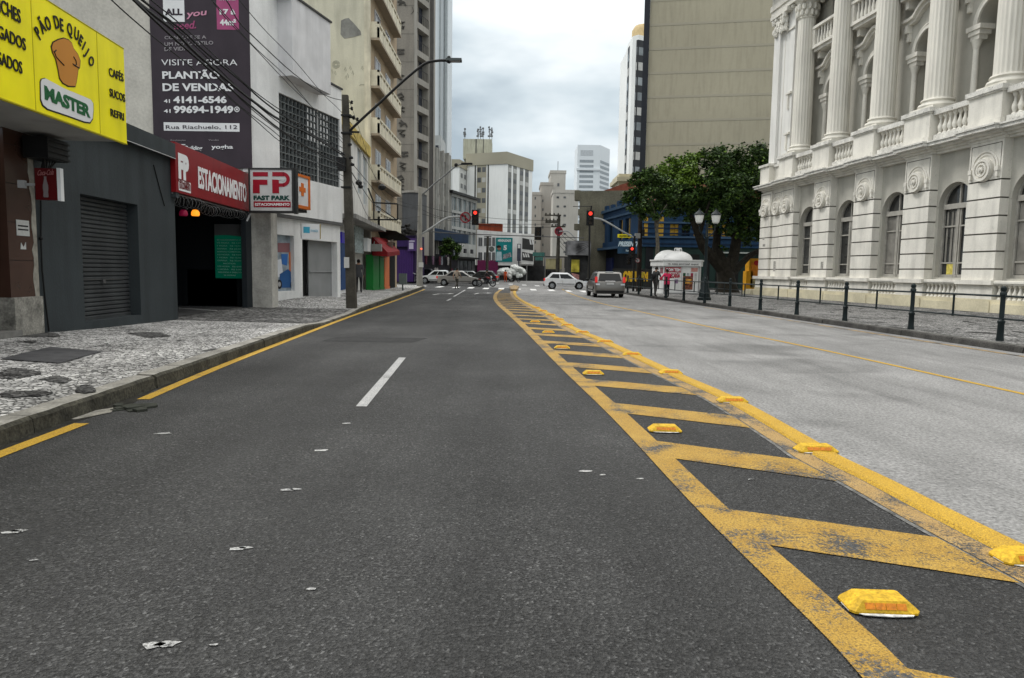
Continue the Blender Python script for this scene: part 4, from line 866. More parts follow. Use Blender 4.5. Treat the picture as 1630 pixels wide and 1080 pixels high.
m=MB(); m.box(-11.4,-11.1,81.93,82.3,3.2,48); m.build('corner_rib',TGD,t)
DG2=mat('balcony_glazing',(.05,.055,.07),.25,v=.6,s=1.2); RAILM=mat('dark_rail',.02,.5)
for a,b,c,d in hs:
    m=MB(FT.M); m.box(a,b,.85,.9,c,d,0); m.box((a+b)/2-.04,(a+b)/2+.04,.8,.85,c,d,1)
    for k in range(9): u=a+(b-a)*k/8; m.box(u-.015,u+.015,.05,.08,c,c+1.0,2)
    m.box(a,b,.05,.08,c+.98,c+1.03,2); w_=m.build('window',[DG2,WF,RAILM],t)
    m=MB(FT.M); m.ball((a+.5,.75,d-.45),.09,0,6); m.build('wall_lamp',mat('small_white_lamp',.8,.4,emit=((1,1,.95),.8)),w_)
m=MB(FT.M)
for k in range(3): u=FT.U(684+k*2.1,100); m.box(u,u+.12,-.12,0,3.2,48)
m.build('service_ribs',mat('dark_grey_rib',(.11,.105,.10),.9),t)
for k in range(13):
    z=8+k*3.02; m=MB(FT.M); m.box(FT.U(687.2,100),FT.U(689.4,100),-.02,0,z,z+2.0); m.build('narrow_window',mat('dusky_glass',(.08,.08,.09),.4),t)
GR2=mat('dark_graffiti',(.075,.07,.062),.9)
m=MB()
def glyph(x,y,segs,s=1.,r=.13):
    x+=4; s*=1.15
    for sg in segs:
        pts=[(x+a*s,y+b*s) for a,b in sg]; m.tube([(D(a,b,81.98).x,81.985,D(a,b,81.98).z) for a,b in pts],r,4)
gl_=[[[(0,0),(10,1)],[(3,-4),(8,1),(2,5)],[(10,1),(12,6)]],[[(0,-2),(11,-2),(3,3),(11,5)],[(6,5),(10,8)]],[[(0,0),(11,0)],[(5,0),(4,7)],[(1,5),(11,5)]],[[(1,-3),(10,-1),(2,3),(10,6)],[(5,7),(9,8)]],[[(0,0),(6,-3),(9,2),(3,4),(9,7)]],[[(3,-3),(3,6)],[(3,-3),(10,0),(3,2),(10,6)]]]
for k,(x,y) in enumerate([(629,3),(628,38),(628,80),(628,122),(629,152),(629,172),(631,196),(629,210),(634,243),(631,262),(629,283),(628,296)]): glyph(x,y,gl_[k%6],.92)
glyph(652,18,[[(0,-6),(2,0),(-1,4)]],1,.04); m.build('graffiti',GR2,t)
m=MB()
for k in range(13): z=6.5+k*3.02; m.box(-24,-11.4,81.985,81.999,z,z+.05)
m.build('joint_lines',mat('thin_joint',(.15,.14,.12),.9),t)
# round-fronted dark block at its foot, purple shop
m=MB(); a=D(640,340,79.5); b=D(672,340,79.5); zt=D(655,308,79.5).z; zb=D(655,368,79.5).z
n=10; m.slab([(a.x,82),(a.x,79.6)]+[(a.x+(b.x-a.x)*k/n,79.6-.9*math.sin(math.pi*k/n*.9)) for k in range(1,n+1)]+[(b.x+.2,82)],zb,zt,0); m.slab([(a.x-.1,82),(a.x-.1,79.5)]+[(a.x+(b.x-a.x)*k/n,79.45-.9*math.sin(math.pi*k/n*.9)) for k in range(1,n+1)]+[(b.x+.3,82)],zt,zt+.25,1)
m.solo('curved_upper_floor',[mat('dark_grey_cladding',(.075,.077,.08),.7,v=.2,s=.6,streak=.2),TGD],'dark grey curved upper floor at the foot of grey tower','building part')
PU=mat('purple_shutter',(.050,.020,.115),.5,v=.12,s=.8)
a=D(616,420,80);b=D(662,420,80); FPu=Fac((a.x,80),(b.x,79.6)); t=fthing('purple_shop','purple corner shop with closed ribbed shutters','shop',FPu); LPu=FPu.L
m=MB(FPu.M); m.box(-5,LPu,.06,4,.1,5.3); m.build('wall',mat('dark_purple_wall',(.020,.010,.045),.6),t)
m=MB(FPu.M); u0=FPu.U(617,430);u1=FPu.U(657,430); zt=FPu.Z(640,398); k=u0
while k<u1: m.box(k,k+.12,-.02,.05,.15,zt); k+=.2
m.box(u0,u1,.03,.06,.15,zt); m.build('shutter',PU,t)
m=MB(FPu.M); m.box(u0,FPu.U(650,380),-.25,.06,zt+.35,zt+1.25); m.build('fascia',mat('deep_purple_fascia',(.028,.012,.075),.5),t)
m=MB(FPu.M); m.box(FPu.U(651,390),FPu.U(664,390),-.5,-.2,FPu.Z(655,400),FPu.Z(655,380),0); m.box(FPu.U(653,390),FPu.U(660,390),-.52,-.5,FPu.Z(655,397),FPu.Z(655,387),1); m.box(FPu.U(653,390),FPu.U(662,390),-.52,-.5,FPu.Z(655,385.5),FPu.Z(655,383.5),1); m.build('hanging_sign',[mat('purple_sign',(.06,.03,.12),.5),mat('lilac_print',(.4,.36,.46),.5)],t)
# --- row of shops further down on the left (line towards the far bend)
FW=Fac((-11.4,90),(-5.75,110)); LW=FW.L
t=fthing('glazed_office_building','grey and glass three storey office building on the far left corner','building',FW)
zr=12.15; m=MB(FW.M); UU=lambda x:FW.U(x,350)
hol=[]
for k in range(5):
    for j in range(3): u=UU(719)+k*(LW-UU(719))/5.; hol.append((u+.12,u+(LW-UU(719))/5.-.15,5.4+j*2.25,5.4+j*2.25+1.85))
m.wall(UU(719),LW,3.4,zr,hol,0,8,0,rev=.25); m.build('wall',mat('pale_grey_cladding',(.40,.41,.40),.7,v=.12,s=.5,streak=.2),t)
for a,b,c,d in hol:
    m=MB(FW.M); m.box(a,b,.2,.25,c,d,0); m.box((a+b)/2-.04,(a+b)/2+.04,.15,.2,c,d,1); m.build('window',[mat('office_glass',(.16,.19,.20),.2,v=.7,s=.5),WF],t)
m=MB(FW.M); m.box(UU(716),LW+.2,-.4,.4,zr,zr+.35); m.build('roof_edge',BLACK,t)
m=MB(FW.M); m.box(LW,LW+.1,.0,9,3.4,zr); m.build('end_glazing',mat('dark_end_glazing',(.06,.065,.07),.3,v=.5,s=.4),t)
m=MB(FW.M)
for x in (722,733,744): u=UU(x); m.box(u,u+.8,-.7,-.5,4.0,4.6)
m.build('projecting_signs',mat('dark_signs',(.03,.03,.035),.6,v=.5),t)
m=MB(FW.M); m.box(UU(719),LW,.1,8,0,3.4,0); m.box(UU(719),LW,-.6,.1,3.2,3.45,1)
for k in range(6): m.box(UU(719)+.3+k*1.7,UU(719)+1.6+k*1.7,.02,.1,.3,2.9,2)
m.build('ground_floor_shops',[mat('dim_front2',(.025,.025,.028),.6,v=.5),BLACK,mat('shop_glass_mixed',(.06,.065,.07),.3,v=.9,s=1.5)],t)
t=fthing('grey_residential_block','grey residential block with vertical ribs behind the blue awning','building',FW)
m=MB(FW.M); hol=[]
z=5.6
while z<15.5:
    for x0,x1 in ((673,682),(684,690),(697,701),(706,710),(712,716)): hol.append((UU(x0),UU(x1),z,z+1.7))
    z+=2.9
m.wall(UU(670),UU(718.5),3.6,17.2,hol,.1,8,0,rev=.35); m.build('wall',mat('aged_grey_wall',(.27,.265,.24),.9,v=.16,s=.4,streak=.35),t)
for a,b,c,d in hol: m=MB(FW.M); m.box(a,b,.4,.45,c,d,0); m.box(a,b,.36,.4,(c+d)/2-.04,(c+d)/2+.04,1); m.build('window',[mat('dim_glass',(.07,.08,.085),.25,v=.6,s=.7),WF],t)
m=MB(FW.M)
for x in (683,692,695,703,711): u=UU(x); m.box(u,u+.25,-.25,.1,3.6,17.3)
m.build('vertical_ribs',mat('pale_rib',(.38,.375,.35),.9,v=.15,streak=.3),t)
t=fthing('awning_shops','dark shopfronts with hanging clothes under a long blue awning','shop',FW)
m=MB(FW.M); m.box(UU(665),UU(728),-.1,6,0,5.6); m.build('dark_front',mat('dark_shopfront',(.014,.012,.018),.6,v=.5,s=1.5),t)
m=MB(FW.M); u0=UU(662);u1=UU(727); m.prism([(u0,5.2),(u1,5.3),(u1,6.5),(u0,6.7)],-1.8,-1.7); i=m.vs([(u0,-1.75,6.7),(u1,-1.75,6.5),(u1,.1,6.9),(u0,.1,7.1)]); m.face((i,i+1,i+2,i+3)); m.box(u0,u1,-1.7,.1,5.3,5.4); m.build('blue_awning',mat('navy_awning',(.006,.022,.055),.6,v=.25,s=.8),t)
rr=random.Random(5); cl=[(.35,.33,.33),(.12,.03,.05),(.25,.27,.30),(.05,.10,.09),(.20,.12,.18),(.40,.38,.36)]
for k in range(16):
    u=u0+1.2+(u1-u0-2)*k/16; zc=rr.choice((1.3,2.8,3.9)); m=MB(FW.M); w2=rr.uniform(.25,.5)
    m.prism([(u,zc-.6),(u+w2,zc-.6),(u+w2+.1,zc+.35),(u+w2*.6,zc+.5),(u+w2*.4,zc+.5),(u-.1,zc+.35)],-.5,-.4); m.build('hanging_clothes',mat('clothes_%d'%(k%6),cl[k%6],.8,v=.5,s=4),t)
# vertical white tower with grey pipes beyond
t=thing('slim_white_tower','slim white tower with grey corner strips right of grey tower','building',(-17,150,0))
m=MB(); a=D(692,230,150);b=D(712,230,150); m.box(a.x,b.x,150,160,0,66,0); m.build('wall',mat('distant_white_wall',(.62,.66,.68),.8,v=.03,s=.1),t)
m=MB()
for x0,x1 in ((698.5,700),(705,706.2),(707.5,710.5)): m.box(D(x0,230,149.8).x,D(x1,230,149.8).x,149.6,150,0,66)
m.build('corner_strip',mat('distant_grey_strip',(.28,.31,.32),.8),t)
m=MB(); a=D(690,230,120);b=D(702,216,120); m.box(a.x,b.x,120,128,0,b.z); 
for k in range(6): m.box(b.x-.9,b.x-.4,119.97,120,b.z-3-k*3,b.z-1.6-k*3,1)
m.solo('pale_grey_building',[mat('distant_pale_grey',(.42,.44,.44),.8),DG2],'pale grey building seen between the two left towers','building')
# --- white tower with beige roof band (centre left)
WTW=mat('distant_white_tower',(.76,.77,.75),.8,v=.06,s=.12,streak=.06); BGT=mat('beige_band',(.33,.31,.24),.8,v=.08,s=.1); 
cA=D(743,300,205); cB=D(806,300,200); cC=D(847,300,214)
FA=Fac((cA.x,205),(cB.x,200)); FB2=Fac((cB.x,200),(cC.x,214)); zt=34.3; zb=zt-3.3
t=thing('white_tower','white tower block with beige roof band and rooftop antennas','building',(cB.x,200,0))
m=MB(); m.slab([(cA.x,205),(cB.x,200),(cC.x,214),(cA.x+3,225)],0,zb); m.build('walls',WTW,t)
c0=Vector(((cA.x+cC.x)/2,211,0)); m=MB(); m.slab([(c0.x+(x-c0.x)*1.03,c0.y+(y-c0.y)*1.03) for x,y in ((cA.x,205),(cB.x,200),(cC.x,214),(cA.x+3,225))],zb,zt); m.build('roof_band',BGT,t)
m=MB(FA.M); m.box(FA.U(759,300),FA.U(774,300),-.05,0,0,zb); m.build('window_column',BGT,t)
for x0,x1 in ((755.5,757.5),(776,778)): m=MB(FA.M); m.box(FA.U(x0,300),FA.U(x1,300),-.12,0,0,zb); m.build('dark_fin',mat('far_dark_fin',(.09,.09,.085),.8),t)
FG=mat('far_glass',(.10,.105,.11),.3,v=.5,s=.4)
for k in range(10):
    z=zb-1.9-k*2.85
    for x0,x1 in ((760,765.5),(767.5,773)): m=MB(FA.M); m.box(FA.U(x0,300),FA.U(x1,300),-.1,-.05,z,z+1.3,0 if (k*7+int(x0))%3 else 1); m.build('window',[FG,mat('far_blind',(.45,.45,.43),.7)],t)
for x0,x1 in ((808.5,813.5),(816.5,822),(827,832.5),(835.5,841)):
    m=MB(FB2.M); m.box(FB2.U(x0,300),FB2.U(x1,300),-.05,0,0,zb); m.build('window_strip',mat('far_grey_strip',(.20,.205,.19),.7,v=.15,s=.3),t)
    for k in range(10):
        z=zb-2.0-k*2.85; m=MB(FB2.M); m.box(FB2.U(x0,300)+.15,FB2.U(x1,300)-.15,-.09,-.05,z,z+1.2,0 if (k+int(x0))%4 else 1); m.build('window',[FG,mat('far_blind',(.45,.45,.43),.7)],t)
a=D(738,240,212);b=D(783,224,212); m=MB(); m.box(a.x,b.x,210,218,zt-.5,b.z); m.box(D(757,240,210).x,D(758.5,240,210).x,209.9,210,zt,b.z,1); m.box(D(769,240,210).x,D(770,240,210).x,209.9,210,zt,b.z,1); m.build('penthouse',[mat('stained_penthouse',(.36,.36,.29),.85,v=.2,s=.3,streak=.3),mat('far_dark_fin',(.09,.09,.085),.8)],t)
rr=random.Random(9)
for x,h in ((740,19),(761,18),(765,22),(769,20),(779,22),(783,20)):
    p=D(x,224,212); m=MB(); z1=p.z+h/5.33; m.tube([(p.x,212,p.z-.3),(p.x,212,z1)],.08,5)
    for k in range(5): zz=p.z+1+k*(z1-p.z-1)/5; m.box(p.x-.3+rr.uniform(-.2,.2),p.x+rr.uniform(.1,.4),211.8,212.1,zz,zz+.45)
    m.build('antenna',mat('antenna_grey',(.12,.125,.13),.6),t)
t=thing('annex_tower','white and grey lower tower with beige top left of the white tower','building',(-18,198,0))
a=D(690,300,198);b=D(731,300,198);c=D(742.5,300,203); zt2=D(715,254,198).z; m=MB(); m.slab([(a.x,198),(b.x,198),(c.x,206),(a.x,212)],0,zt2-2); m.build('walls',mat('far_grey_white',(.50,.51,.49),.8,v=.1,s=.2),t)
m=MB(); m.slab([(a.x-.3,197.6),(b.x+.1,197.6),(c.x+.3,206),(a.x,212)],zt2-2,zt2); m.build('roof_band',BGT,t)
m=MB(); m.box(D(720,300,198).x,b.x+.02,197.9,198,0,zt2-2.02); m.build('white_panel',WTW,t)
FX=Fac((b.x,198),(c.x,206))
for k in range(8):
    z=zt2-4.6-k*2.85
    for f in (.18,.6): m=MB(FX.M); m.box(FX.L*f,FX.L*(f+.22),-.06,0,z,z+1.2); m.build('window',FG,t)
    for x in (694,700,708): p=D(x,300,198); m=MB(); m.box(p.x,p.x+.9,197.94,198,z,z+1.2); m.build('window',FG,t)
# --- low white building with turquoise poster
FM=Fac((D(759,400,115).x,115),(D(849,400,115).x,115)); LM=FM.L
t=fthing('low_white_building','low white two storey building with turquoise poster and slanted windows','building',FM)
LWH=mat('low_building_white',(.78,.78,.77),.8,v=.08,s=.5,streak=.15)
zt=[FM.Z(760,366),FM.Z(849,373.5)]; UM=lambda x:FM.U(x,400)
m=MB(FM.M); m.prism([(0,2.4),(LM,2.4),(LM,FM.Z(849,374)),(UM(829),FM.Z(829,372)),(0,zt[0])],0,7); m.build('wall',LWH,t)
m=MB(FM.M); m.box(-1,LM+2,.4,6,0,2.4); m.build('ground_floor',mat('dark_ground_floor',(.03,.03,.032),.7,v=.6,s=.8),t)
m=MB(FM.M); m.box(UM(760),UM(793),-.05,.4,.9,3.2); m.build('magenta_front',mat('magenta_front',(.16,.02,.08),.6,v=.15),t)
for j,(ya,yb) in enumerate(((378.5,392),(402,416))):
    for x in (761.5,770.5,777,783.5):
        m=MB(FM.M); m.box(UM(x),UM(x+(6 if x<770 else 4.5)),-.04,0,FM.Z(x,yb),FM.Z(x,ya),0); m.box(UM(x+2.6),UM(x+3),-.07,-.04,FM.Z(x,yb),FM.Z(x,ya),1); m.build('window',[FG,WF],t)
m=MB(FM.M); m.box(UM(829.5),LM+.05,-1.0,0,FM.Z(829,421),FM.Z(829,373)); m.build('projecting_bay',LWH,t)
for (ya,yb) in ((381,397),(403,414.5)):
    m=MB(FM.M); m.prism([(UM(831),FM.Z(831,yb)),(UM(848.5),FM.Z(848,yb+2)),(UM(848.5),FM.Z(848,ya+2)),(UM(831),FM.Z(831,ya-1.5))],-1.06,-1.0); bw=m.build('bay_window',mat('bay_dark_glass',(.05,.05,.05),.3),t)
    m=MB(FM.M)
    for x in ((842,845.5) if ya<400 else (832,835.5,839)): 
        zb_=FM.Z(x,ya+7 if ya>400 else ya+9); zt_=FM.Z(x,ya+1); m.prism([(UM(x+1.5),zb_),(UM(x+4),zb_),(UM(x+2),zt_),(UM(x),zt_)],-1.1,-1.06)
    m.build('open_panes',WL,bw)
a=FM.uv(789,417,-.1);b=FM.uv(816,379,-.1); t2=thing('turquoise_poster','turquoise wall poster with a man and large numeral five','poster',FM.A,FM.rz)
m=MB(FM.M); m.box(a[0],b[0],-.1,-.02,a[1],b[1]); m.build('sheet',mat('turquoise_print',(.01,.22,.23),.5,v=.15,s=.8),t2)
sw=b[0]-a[0]; sh_=b[1]-a[1]; m=MB(FM.M); m.ball((a[0]+sw*.2,-.12,a[1]+sh_*.56),sw*.11,0,10,sy=.15,sz=1.2); m.ball((a[0]+sw*.18,-.115,a[1]+sh_*.62),sw*.14,1,10,sy=.15,sz=.7); m.prism([(a[0]+sw*.02,a[1]+sh_*.05),(a[0]+sw*.38,a[1]+sh_*.05),(a[0]+sw*.34,a[1]+sh_*.42),(a[0]+sw*.05,a[1]+sh_*.42)],-.13,-.11,2); m.prism([(a[0]+sw*.42,a[1]+sh_*.1),(a[0]+sw*.95,a[1]+sh_*.22),(a[0]+sw*.9,a[1]+sh_*.4),(a[0]+sw*.45,a[1]+sh_*.3)],-.12,-.11,3); m.build('portrait',[mat('skin_print',(.35,.15,.10),.6),mat('hair_print',(.02,.015,.012),.6),mat('pale_blue_print2',(.45,.6,.65),.5),mat('mixed_print',(.3,.3,.32),.5,v=.7,s=3)],t2)
text(FM,'5',0,0,0,WL,t2,raw=((a[0]+sw*.46,a[1]+sh_*.50),(a[0]+sw*.66,a[1]+sh_*.50),(0,a[1]+sh_*.68)),off=-.11,bold=.05); text(FM,'MENSALIDADE',0,0,0,WL,t2,raw=((a[0]+sw*.12,a[1]+sh_*.84),(a[0]+sw*.9,a[1]+sh_*.84),(0,a[1]+sh_*.93)),off=-.11,bold=.05)
m=MB(FM.M); m.box(UM(761),UM(799),.6,5,FM.Z(780,368),FM.Z(780,356.5)); m.box(UM(760.6),UM(799.4),.5,5.1,FM.Z(780,357.5),FM.Z(780,356)); m.solo('roof_container',mat('rust_red_box',(.22,.045,.02),.7,v=.2,s=1,streak=.3),'rust red boxy shed on the roof of low white building','roof shed')
m=MB(FM.M); m.box(UM(823),UM(829),-1.4,-1.1,FM.Z(825,416),FM.Z(825,389),0); m.box(UM(824),UM(828),-1.43,-1.4,FM.Z(825,396),FM.Z(825,390),1); m.tube([((UM(823)+UM(829))/2,-1.25,0),((UM(823)+UM(829))/2,-1.25,FM.Z(825,410))],.09,6,0); m.solo('totem_sign',[mat('slate_sign',(.06,.065,.09),.5),WL],'slate blue upright sign on a post before low white building','sign')
m=MB(FM.M); m.tube([(UM(838.5),-2.5,0),(UM(838.5),-2.5,FM.Z(838,422))],.09,6); m.solo('slender_post',mat('grey_post',(.2,.2,.2),.6),'slender grey post before the dark shops of the low building','post')
# --- far towers in the centre
BG=mat('far_beige_concrete',(.36,.335,.30),.9,v=.08,s=.12,streak=.1); BG2=mat('far_warm_grey',(.44,.42,.38),.9,v=.08,s=.12,streak=.1)
def tower(nm,lab,x0,x1,ytop,Y,dep,mt,wins=(),rowpx=16,y0=None,y1=430,ww=2.2,wh=4):
    a=D(x0,300,Y);b=D(x1,300,Y); z=D((x0+x1)/2,ytop,Y).z; t=thing(nm,lab,'building',((a.x+b.x)/2,Y,0)); m=MB(); m.box(a.x,b.x,Y,Y+dep,0,z); m.box(a.x-.2,b.x+.2,Y-.15,Y+dep,z-.9,z+.1); m.build('walls',mt,t)
    y=ytop+10 if y0 is None else y0
    while y<y1:
        for x in wins: p=D(x,y,Y-.1); q=D(x+ww,y-wh,Y-.1); m=MB(); m.box(p.x,q.x,Y-.06,Y+.0,p.z,q.z); m.build('window',FG,t)
        y+=rowpx
    return t
tower('beige_tower_block','beige tower block with tiny windows right of white tower',847,862,306.5,240,14,BG,(851,),14.,318)
tower('beige_tower_block','stepped beige tower block behind the tiny windowed block',861,880,291,243,14,BG,(863,),14.,322)
tower('beige_tower_block','tallest beige tower block with thin mast in the centre',876,900,272,250,14,BG2,(887,),14,297,300,3.5,5)
t=tower('beige_tower_block','broad pale beige block with two window columns behind the wires',881,921,303,225,12,BG2,(886,897),14.5,316,ww=4,wh=3)
m=MB(); p=D(888,272,250); m.tube([(p.x,250,p.z),(p.x,250,p.z+3.2)],.1,5); m.solo('roof_mast',mat('antenna_grey',(.12,.125,.13),.6),'thin mast on top of the tallest beige block','mast')
m=MB()
a=D(866,412,118);b=D(897,429,118); m.box(a.x,b.x,118,118.6,b.z,a.z,0); m.box(a.x-.1,b.x+.1,117.9,118.7,a.z,a.z+.2,1); m.box(a.x-.1,a.x+.3,117.9,118.7,0,a.z,1); m.box(b.x-.3,b.x+.1,117.9,118.7,0,a.z,1); m.solo('low_wall',[mat('faded_yellow_wall',(.42,.38,.22),.85,v=.2,s=.8,streak=.3),BG],'faded yellow wall panel below the beige blocks','wall')
m=MB(); a=D(770,440,124);b=D(925,440,124); m.box(a.x,b.x,124,126,0,4.2)
rr=random.Random(21)
for k in range(26): x=a.x+(b.x-a.x)*k/26; m.box(x,x+rr.uniform(.25,.6),123.7,124,0,rr.uniform(1.5,3.6),rr.choice((0,1,2)))
m.solo('distant_shopfronts',[mat('murky_front',(.05,.05,.05),.8,v=.5,s=.6),mat('murky_pale',(.22,.22,.21),.8,v=.4),mat('murky_dark',(.02,.02,.02),.8)],'dark distant shopfronts closing the street beyond the crossing','shopfronts')
for k in range(4): pass
# far white high-rise
a=D(919,260,420);b=D(955,260,420);c=D(971,260,432); t=thing('distant_white_tower','distant white high-rise with striped windows behind brick building','building',(b.x,420,0)); ztp=D(935,231,420).z
m=MB(); m.slab([(a.x,420),(b.x,420),(c.x,434),(a.x,440)],0,ztp); m.build('walls',mat('hazy_white',(.66,.70,.72),.8,v=.03,s=.05),t)
FF=Fac((a.x,420),(b.x,420)); FF2=Fac((b.x,420),(c.x,434)); HG=mat('hazy_window',(.28,.31,.33),.4)
m=MB(FF.M); m.box(FF.U(924,250),FF.U(944,250),-.1,0,ztp-6,ztp-3); m.build('plant_room_louvre',mat('hazy_grey',(.45,.48,.5),.6),t)
for k in range(13):
    z=ztp-10-k*2.9
    for F_,u0,u1,c_ in ((FF,FF.U(923,250),FF.U(945,250),8),(FF2,.4,FF2.L-.6,4)):
        m=MB(F_.M)
        m.box(u0,u1,-.1,0,z,z+1.5); m.build('window_band',HG,t)
m=MB(); a_=D(921,268,419.5); m.box(a.x-.5,b.x+.5,419.3,420,a_.z-1.2,a_.z); m.build('balcony_line',mat('hazy_white',(.66,.70,.72),.8,v=.03,s=.05),t)
# ================= RIGHT SIDE =================
# --- beige tower, white tower, brick side wall, blue building
BT=mat('beige_tower_render',(.36,.33,.245),.85,v=.08,s=.10,streak=.13,fine=.02,bs=3)
FBt=Fac((17.15,95),(34.1,91.8)); t=fthing('beige_blank_tower','huge blank beige tower wall with faint horizontal joints above the tree','building',FBt)
m=MB(FBt.M); m.box(0,FBt.L+2,0,14,0,50); m.build('wall',BT,t)
m=MB(FBt.M)
for k in range(13): z=6+k*3.02; m.box(.02,FBt.L+2,-.03,0,z,z+.30)
m.build('joint_band',mat('beige_joint',(.335,.31,.24),.85,v=.05,s=.1),t)
m=MB(FBt.M); m.box(-.72,-.02,-.5,2,0,50); m.build('dark_edge_fin',mat('dark_edge',(.02,.022,.028),.5),t)
t=thing('tall_white_tower','slender white tower with dark window strips beside the beige tower','building',(24,150,0))
pts=[D(993,200,162),D(996,200,156),D(1003,200,151),D(1012,200,150),D(1040,200,152)]; ztp=[D(1004,58,151).z]*1; zt=ztp[0]
m=MB(); m.slab([(p.x,p.y) for p in pts]+[(pts[-1].x,170),(pts[0].x,170)],0,zt); m.build('walls',WTW,t)
m=MB(); a=D(1011,200,153); m.lathe((a.x+1.6,156,zt),[(2.4,0),(2.4,2.6),(1.8,3.6),(.4,4.1)],14); m.build('round_roof_tank',mat('ochre_tank',(.50,.38,.20),.7),t)
for (i,f0,f1) in ((1,.05,.42),(2,.62,1.0),(3,.0,.6),(3,.7,1.)):
    p,q=pts[i],pts[i+1]; Fq=Fac((p.x,p.y),(q.x,q.y)); u0,u1=Fq.L*f0,Fq.L*f1
    if i==2: u0=Fq.L*.70
    if i==3: u1=min(u1,u0+1.7)
    if f0==.7: continue
    m=MB(Fq.M); m.box(u0,u1,-.06,0,0,zt-1); m.build('dark_strip',mat('dark_window_strip',(.035,.037,.04),.5),t)
    k=0; z=zt-4
    while z>4: m=MB(Fq.M); m.box(u0+.12,u1-.12,-.09,-.06,z,z+1.6,k%3==1); m.build('window',[mat('mid_glass',(.20,.22,.23),.25,v=.6,s=.3),mat('far_blind',(.45,.45,.43),.7)],t); z-=3; k+=1
m=MB(); a=D(975,285,120);b=D(1010,290,120); zz=D(992,277,120).z; m.box(D(985,290,120).x,D(1030,290,120).x,120,128,0,zz); m.box(D(981,290,120).x,D(1030,290,120).x,119,128.2,zz-1.3,zz-.6); m.solo('cream_building_top','x' and mat('cream_top',(.50,.46,.34),.8,v=.1,s=.5),'cream building with projecting cornice seen left of the beige tower','building')
# olive side wall with toothed edge
OLV=mat('olive_brick_render',(.125,.118,.088),.95,v=.25,s=.5,bump=.5,bs=8,fine=.15,streak=.2)
FO2=Fac((D(919,400,86).x,86),(D(1020,400,84).x,84)); zt=FO2.Z(960,304); t=fthing('olive_wall_building','olive brown blank party wall with toothed left edge above blue building','building',FO2)
m=MB(FO2.M); m.box(FO2.U(921,400),FO2.L+4,0,9,0,zt); 
rr=random.Random(2); z=zt-1.1
while z>5.2: m.box(FO2.U(912.5,400)+rr.uniform(0,.5),FO2.U(921,400),.0,1,z,z+.75); z-=1.75
m.box(FO2.U(912.5,400),FO2.U(921,400),.01,1,zt-1.1,zt+.1); m.build('wall',OLV,t)
m=MB(FO2.M); q=[(FO2.U(955,300),zt-.05),(FO2.U(1025,300),zt-.05),(FO2.U(1025,300),zt+1.5),(FO2.U(987,300),zt+.75)]
m.prism(q,.6,6); m.build('tiled_roof',mat('red_roof_tile',(.17,.052,.032),.85,v=.3,s=2,bump=.6,bs=6),t)
# shops in front of olive wall at street level
m=MB(); a=D(905,440,82);b=D(937,440,80); zc=D(915,425,80).z; m.box(a.x,b.x,81,84,0,3.4,0); m.box(a.x-.3,b.x+.2,80.2,84,3.4,5.0,1); m.prism([(a.x+.2,1.5),(b.x-1,1.5),(b.x-1,2.9),(a.x+.2,2.9)],80.8,80.95,2); m.prism([(a.x+.8,.4),(b.x-1,.4),(b.x-1,1.2),(a.x+.2,1.4)],80.6,80.8,3)
m.solo('corner_kiosk_shop',[mat('dim_front',(.04,.04,.04),.8,v=.6,s=1),mat('mottled_grey_fascia',(.16,.16,.165),.7,v=.8,s=.8),mat('yellow_red_sign',(.42,.36,.05),.5,v=.7,s=1.2),mat('pink_white_print',(.45,.22,.2),.5,v=.6,s=2)],'small dark shop with yellow sign left of the blue building','shop')
# --- blue corner building
BLU=mat('blue_render',(.012,.038,.085),.75,v=.16,s=.6,bump=.3,bs=10,streak=.25); BLUT=mat('light_blue_trim',(.035,.07,.12),.7,v=.1); BLD=mat('dark_blue_render',(.007,.018,.040),.8,v=.2,s=.6); DGN=mat('dark_green_front',(.012,.028,.024),.7,v=.3,s=.7); YWF=mat('ochre_window_frame',(.36,.22,.03),.6)
FBl=Fac((12.6,70.),(32,70.)); FBL=Fac((9.6,93),(12.6,70)); FBc=FBl
t=fthing('blue_building','long blue painted two storey corner building with ochre windows','building',FBl)
zr=FBl.Z(1100,326); zm=FBl.Z(1100,394)
wins=[]; 
for x0,x1 in ((1066.5,1080),(1085,1098),(1104.5,1117),(1124,1136),(1149,1166),(1178,1190)): wins.append((FBl.U(x0,366),FBl.U(x1,366),FBl.Z(1100,376),FBl.Z(1100,357.5)))
m=MB(FBl.M); m.wall(0,FBl.L,zm,zr,wins,0,10,0,rev=.3); m.build('upper_wall',BLU,t)
m=MB(FBl.M); m.box(-.1,FBl.L,-.16,0,FBl.Z(1100,357)+.02,FBl.Z(1100,357)+.20); m.box(-.1,FBl.L,-.16,0,FBl.Z(1100,378)-.1,FBl.Z(1100,378)+.05); m.box(-.15,FBl.L,-.25,0,zr-.22,zr+.05); m.build('trim_band',BLUT,t)
m=MB(FBl.M)
for k in range(5): z=zm+.25+k*.5; m.box(-.05,FBl.L,-.05,0,z,z+.12)
m.build('rusticated_band',BLD,t)
for x0,x1 in ((1025,1031),(1048,1056)): m=MB(FBl.M); m.box(FBl.U(x0,366),FBl.U(x1,366),-.04,0,5.0,7.0); m.build('shuttered_window',YWF,t)
for k,(a,b,c,d) in enumerate(wins):
    m=MB(FBl.M); m.box(a,b,.25,.28,c,d,0); md_=(a+b)/2
    for e_ in ((a,a+.10),(b-.10,b),(md_-.05,md_+.05)): m.box(e_[0],e_[1],.15,.25,c,d,1)
    m.box(a,b,.15,.25,d-.1,d,1); m.box(a,b,.15,.25,c,c+.1,1)
    if k!=1: m.box(a,a+.34,.10,.15,c,d,1); m.box(b-.34,b,.10,.15,c,d,1)
    m.build('window',[GLASS,YWF if k!=1 else BLD],t)
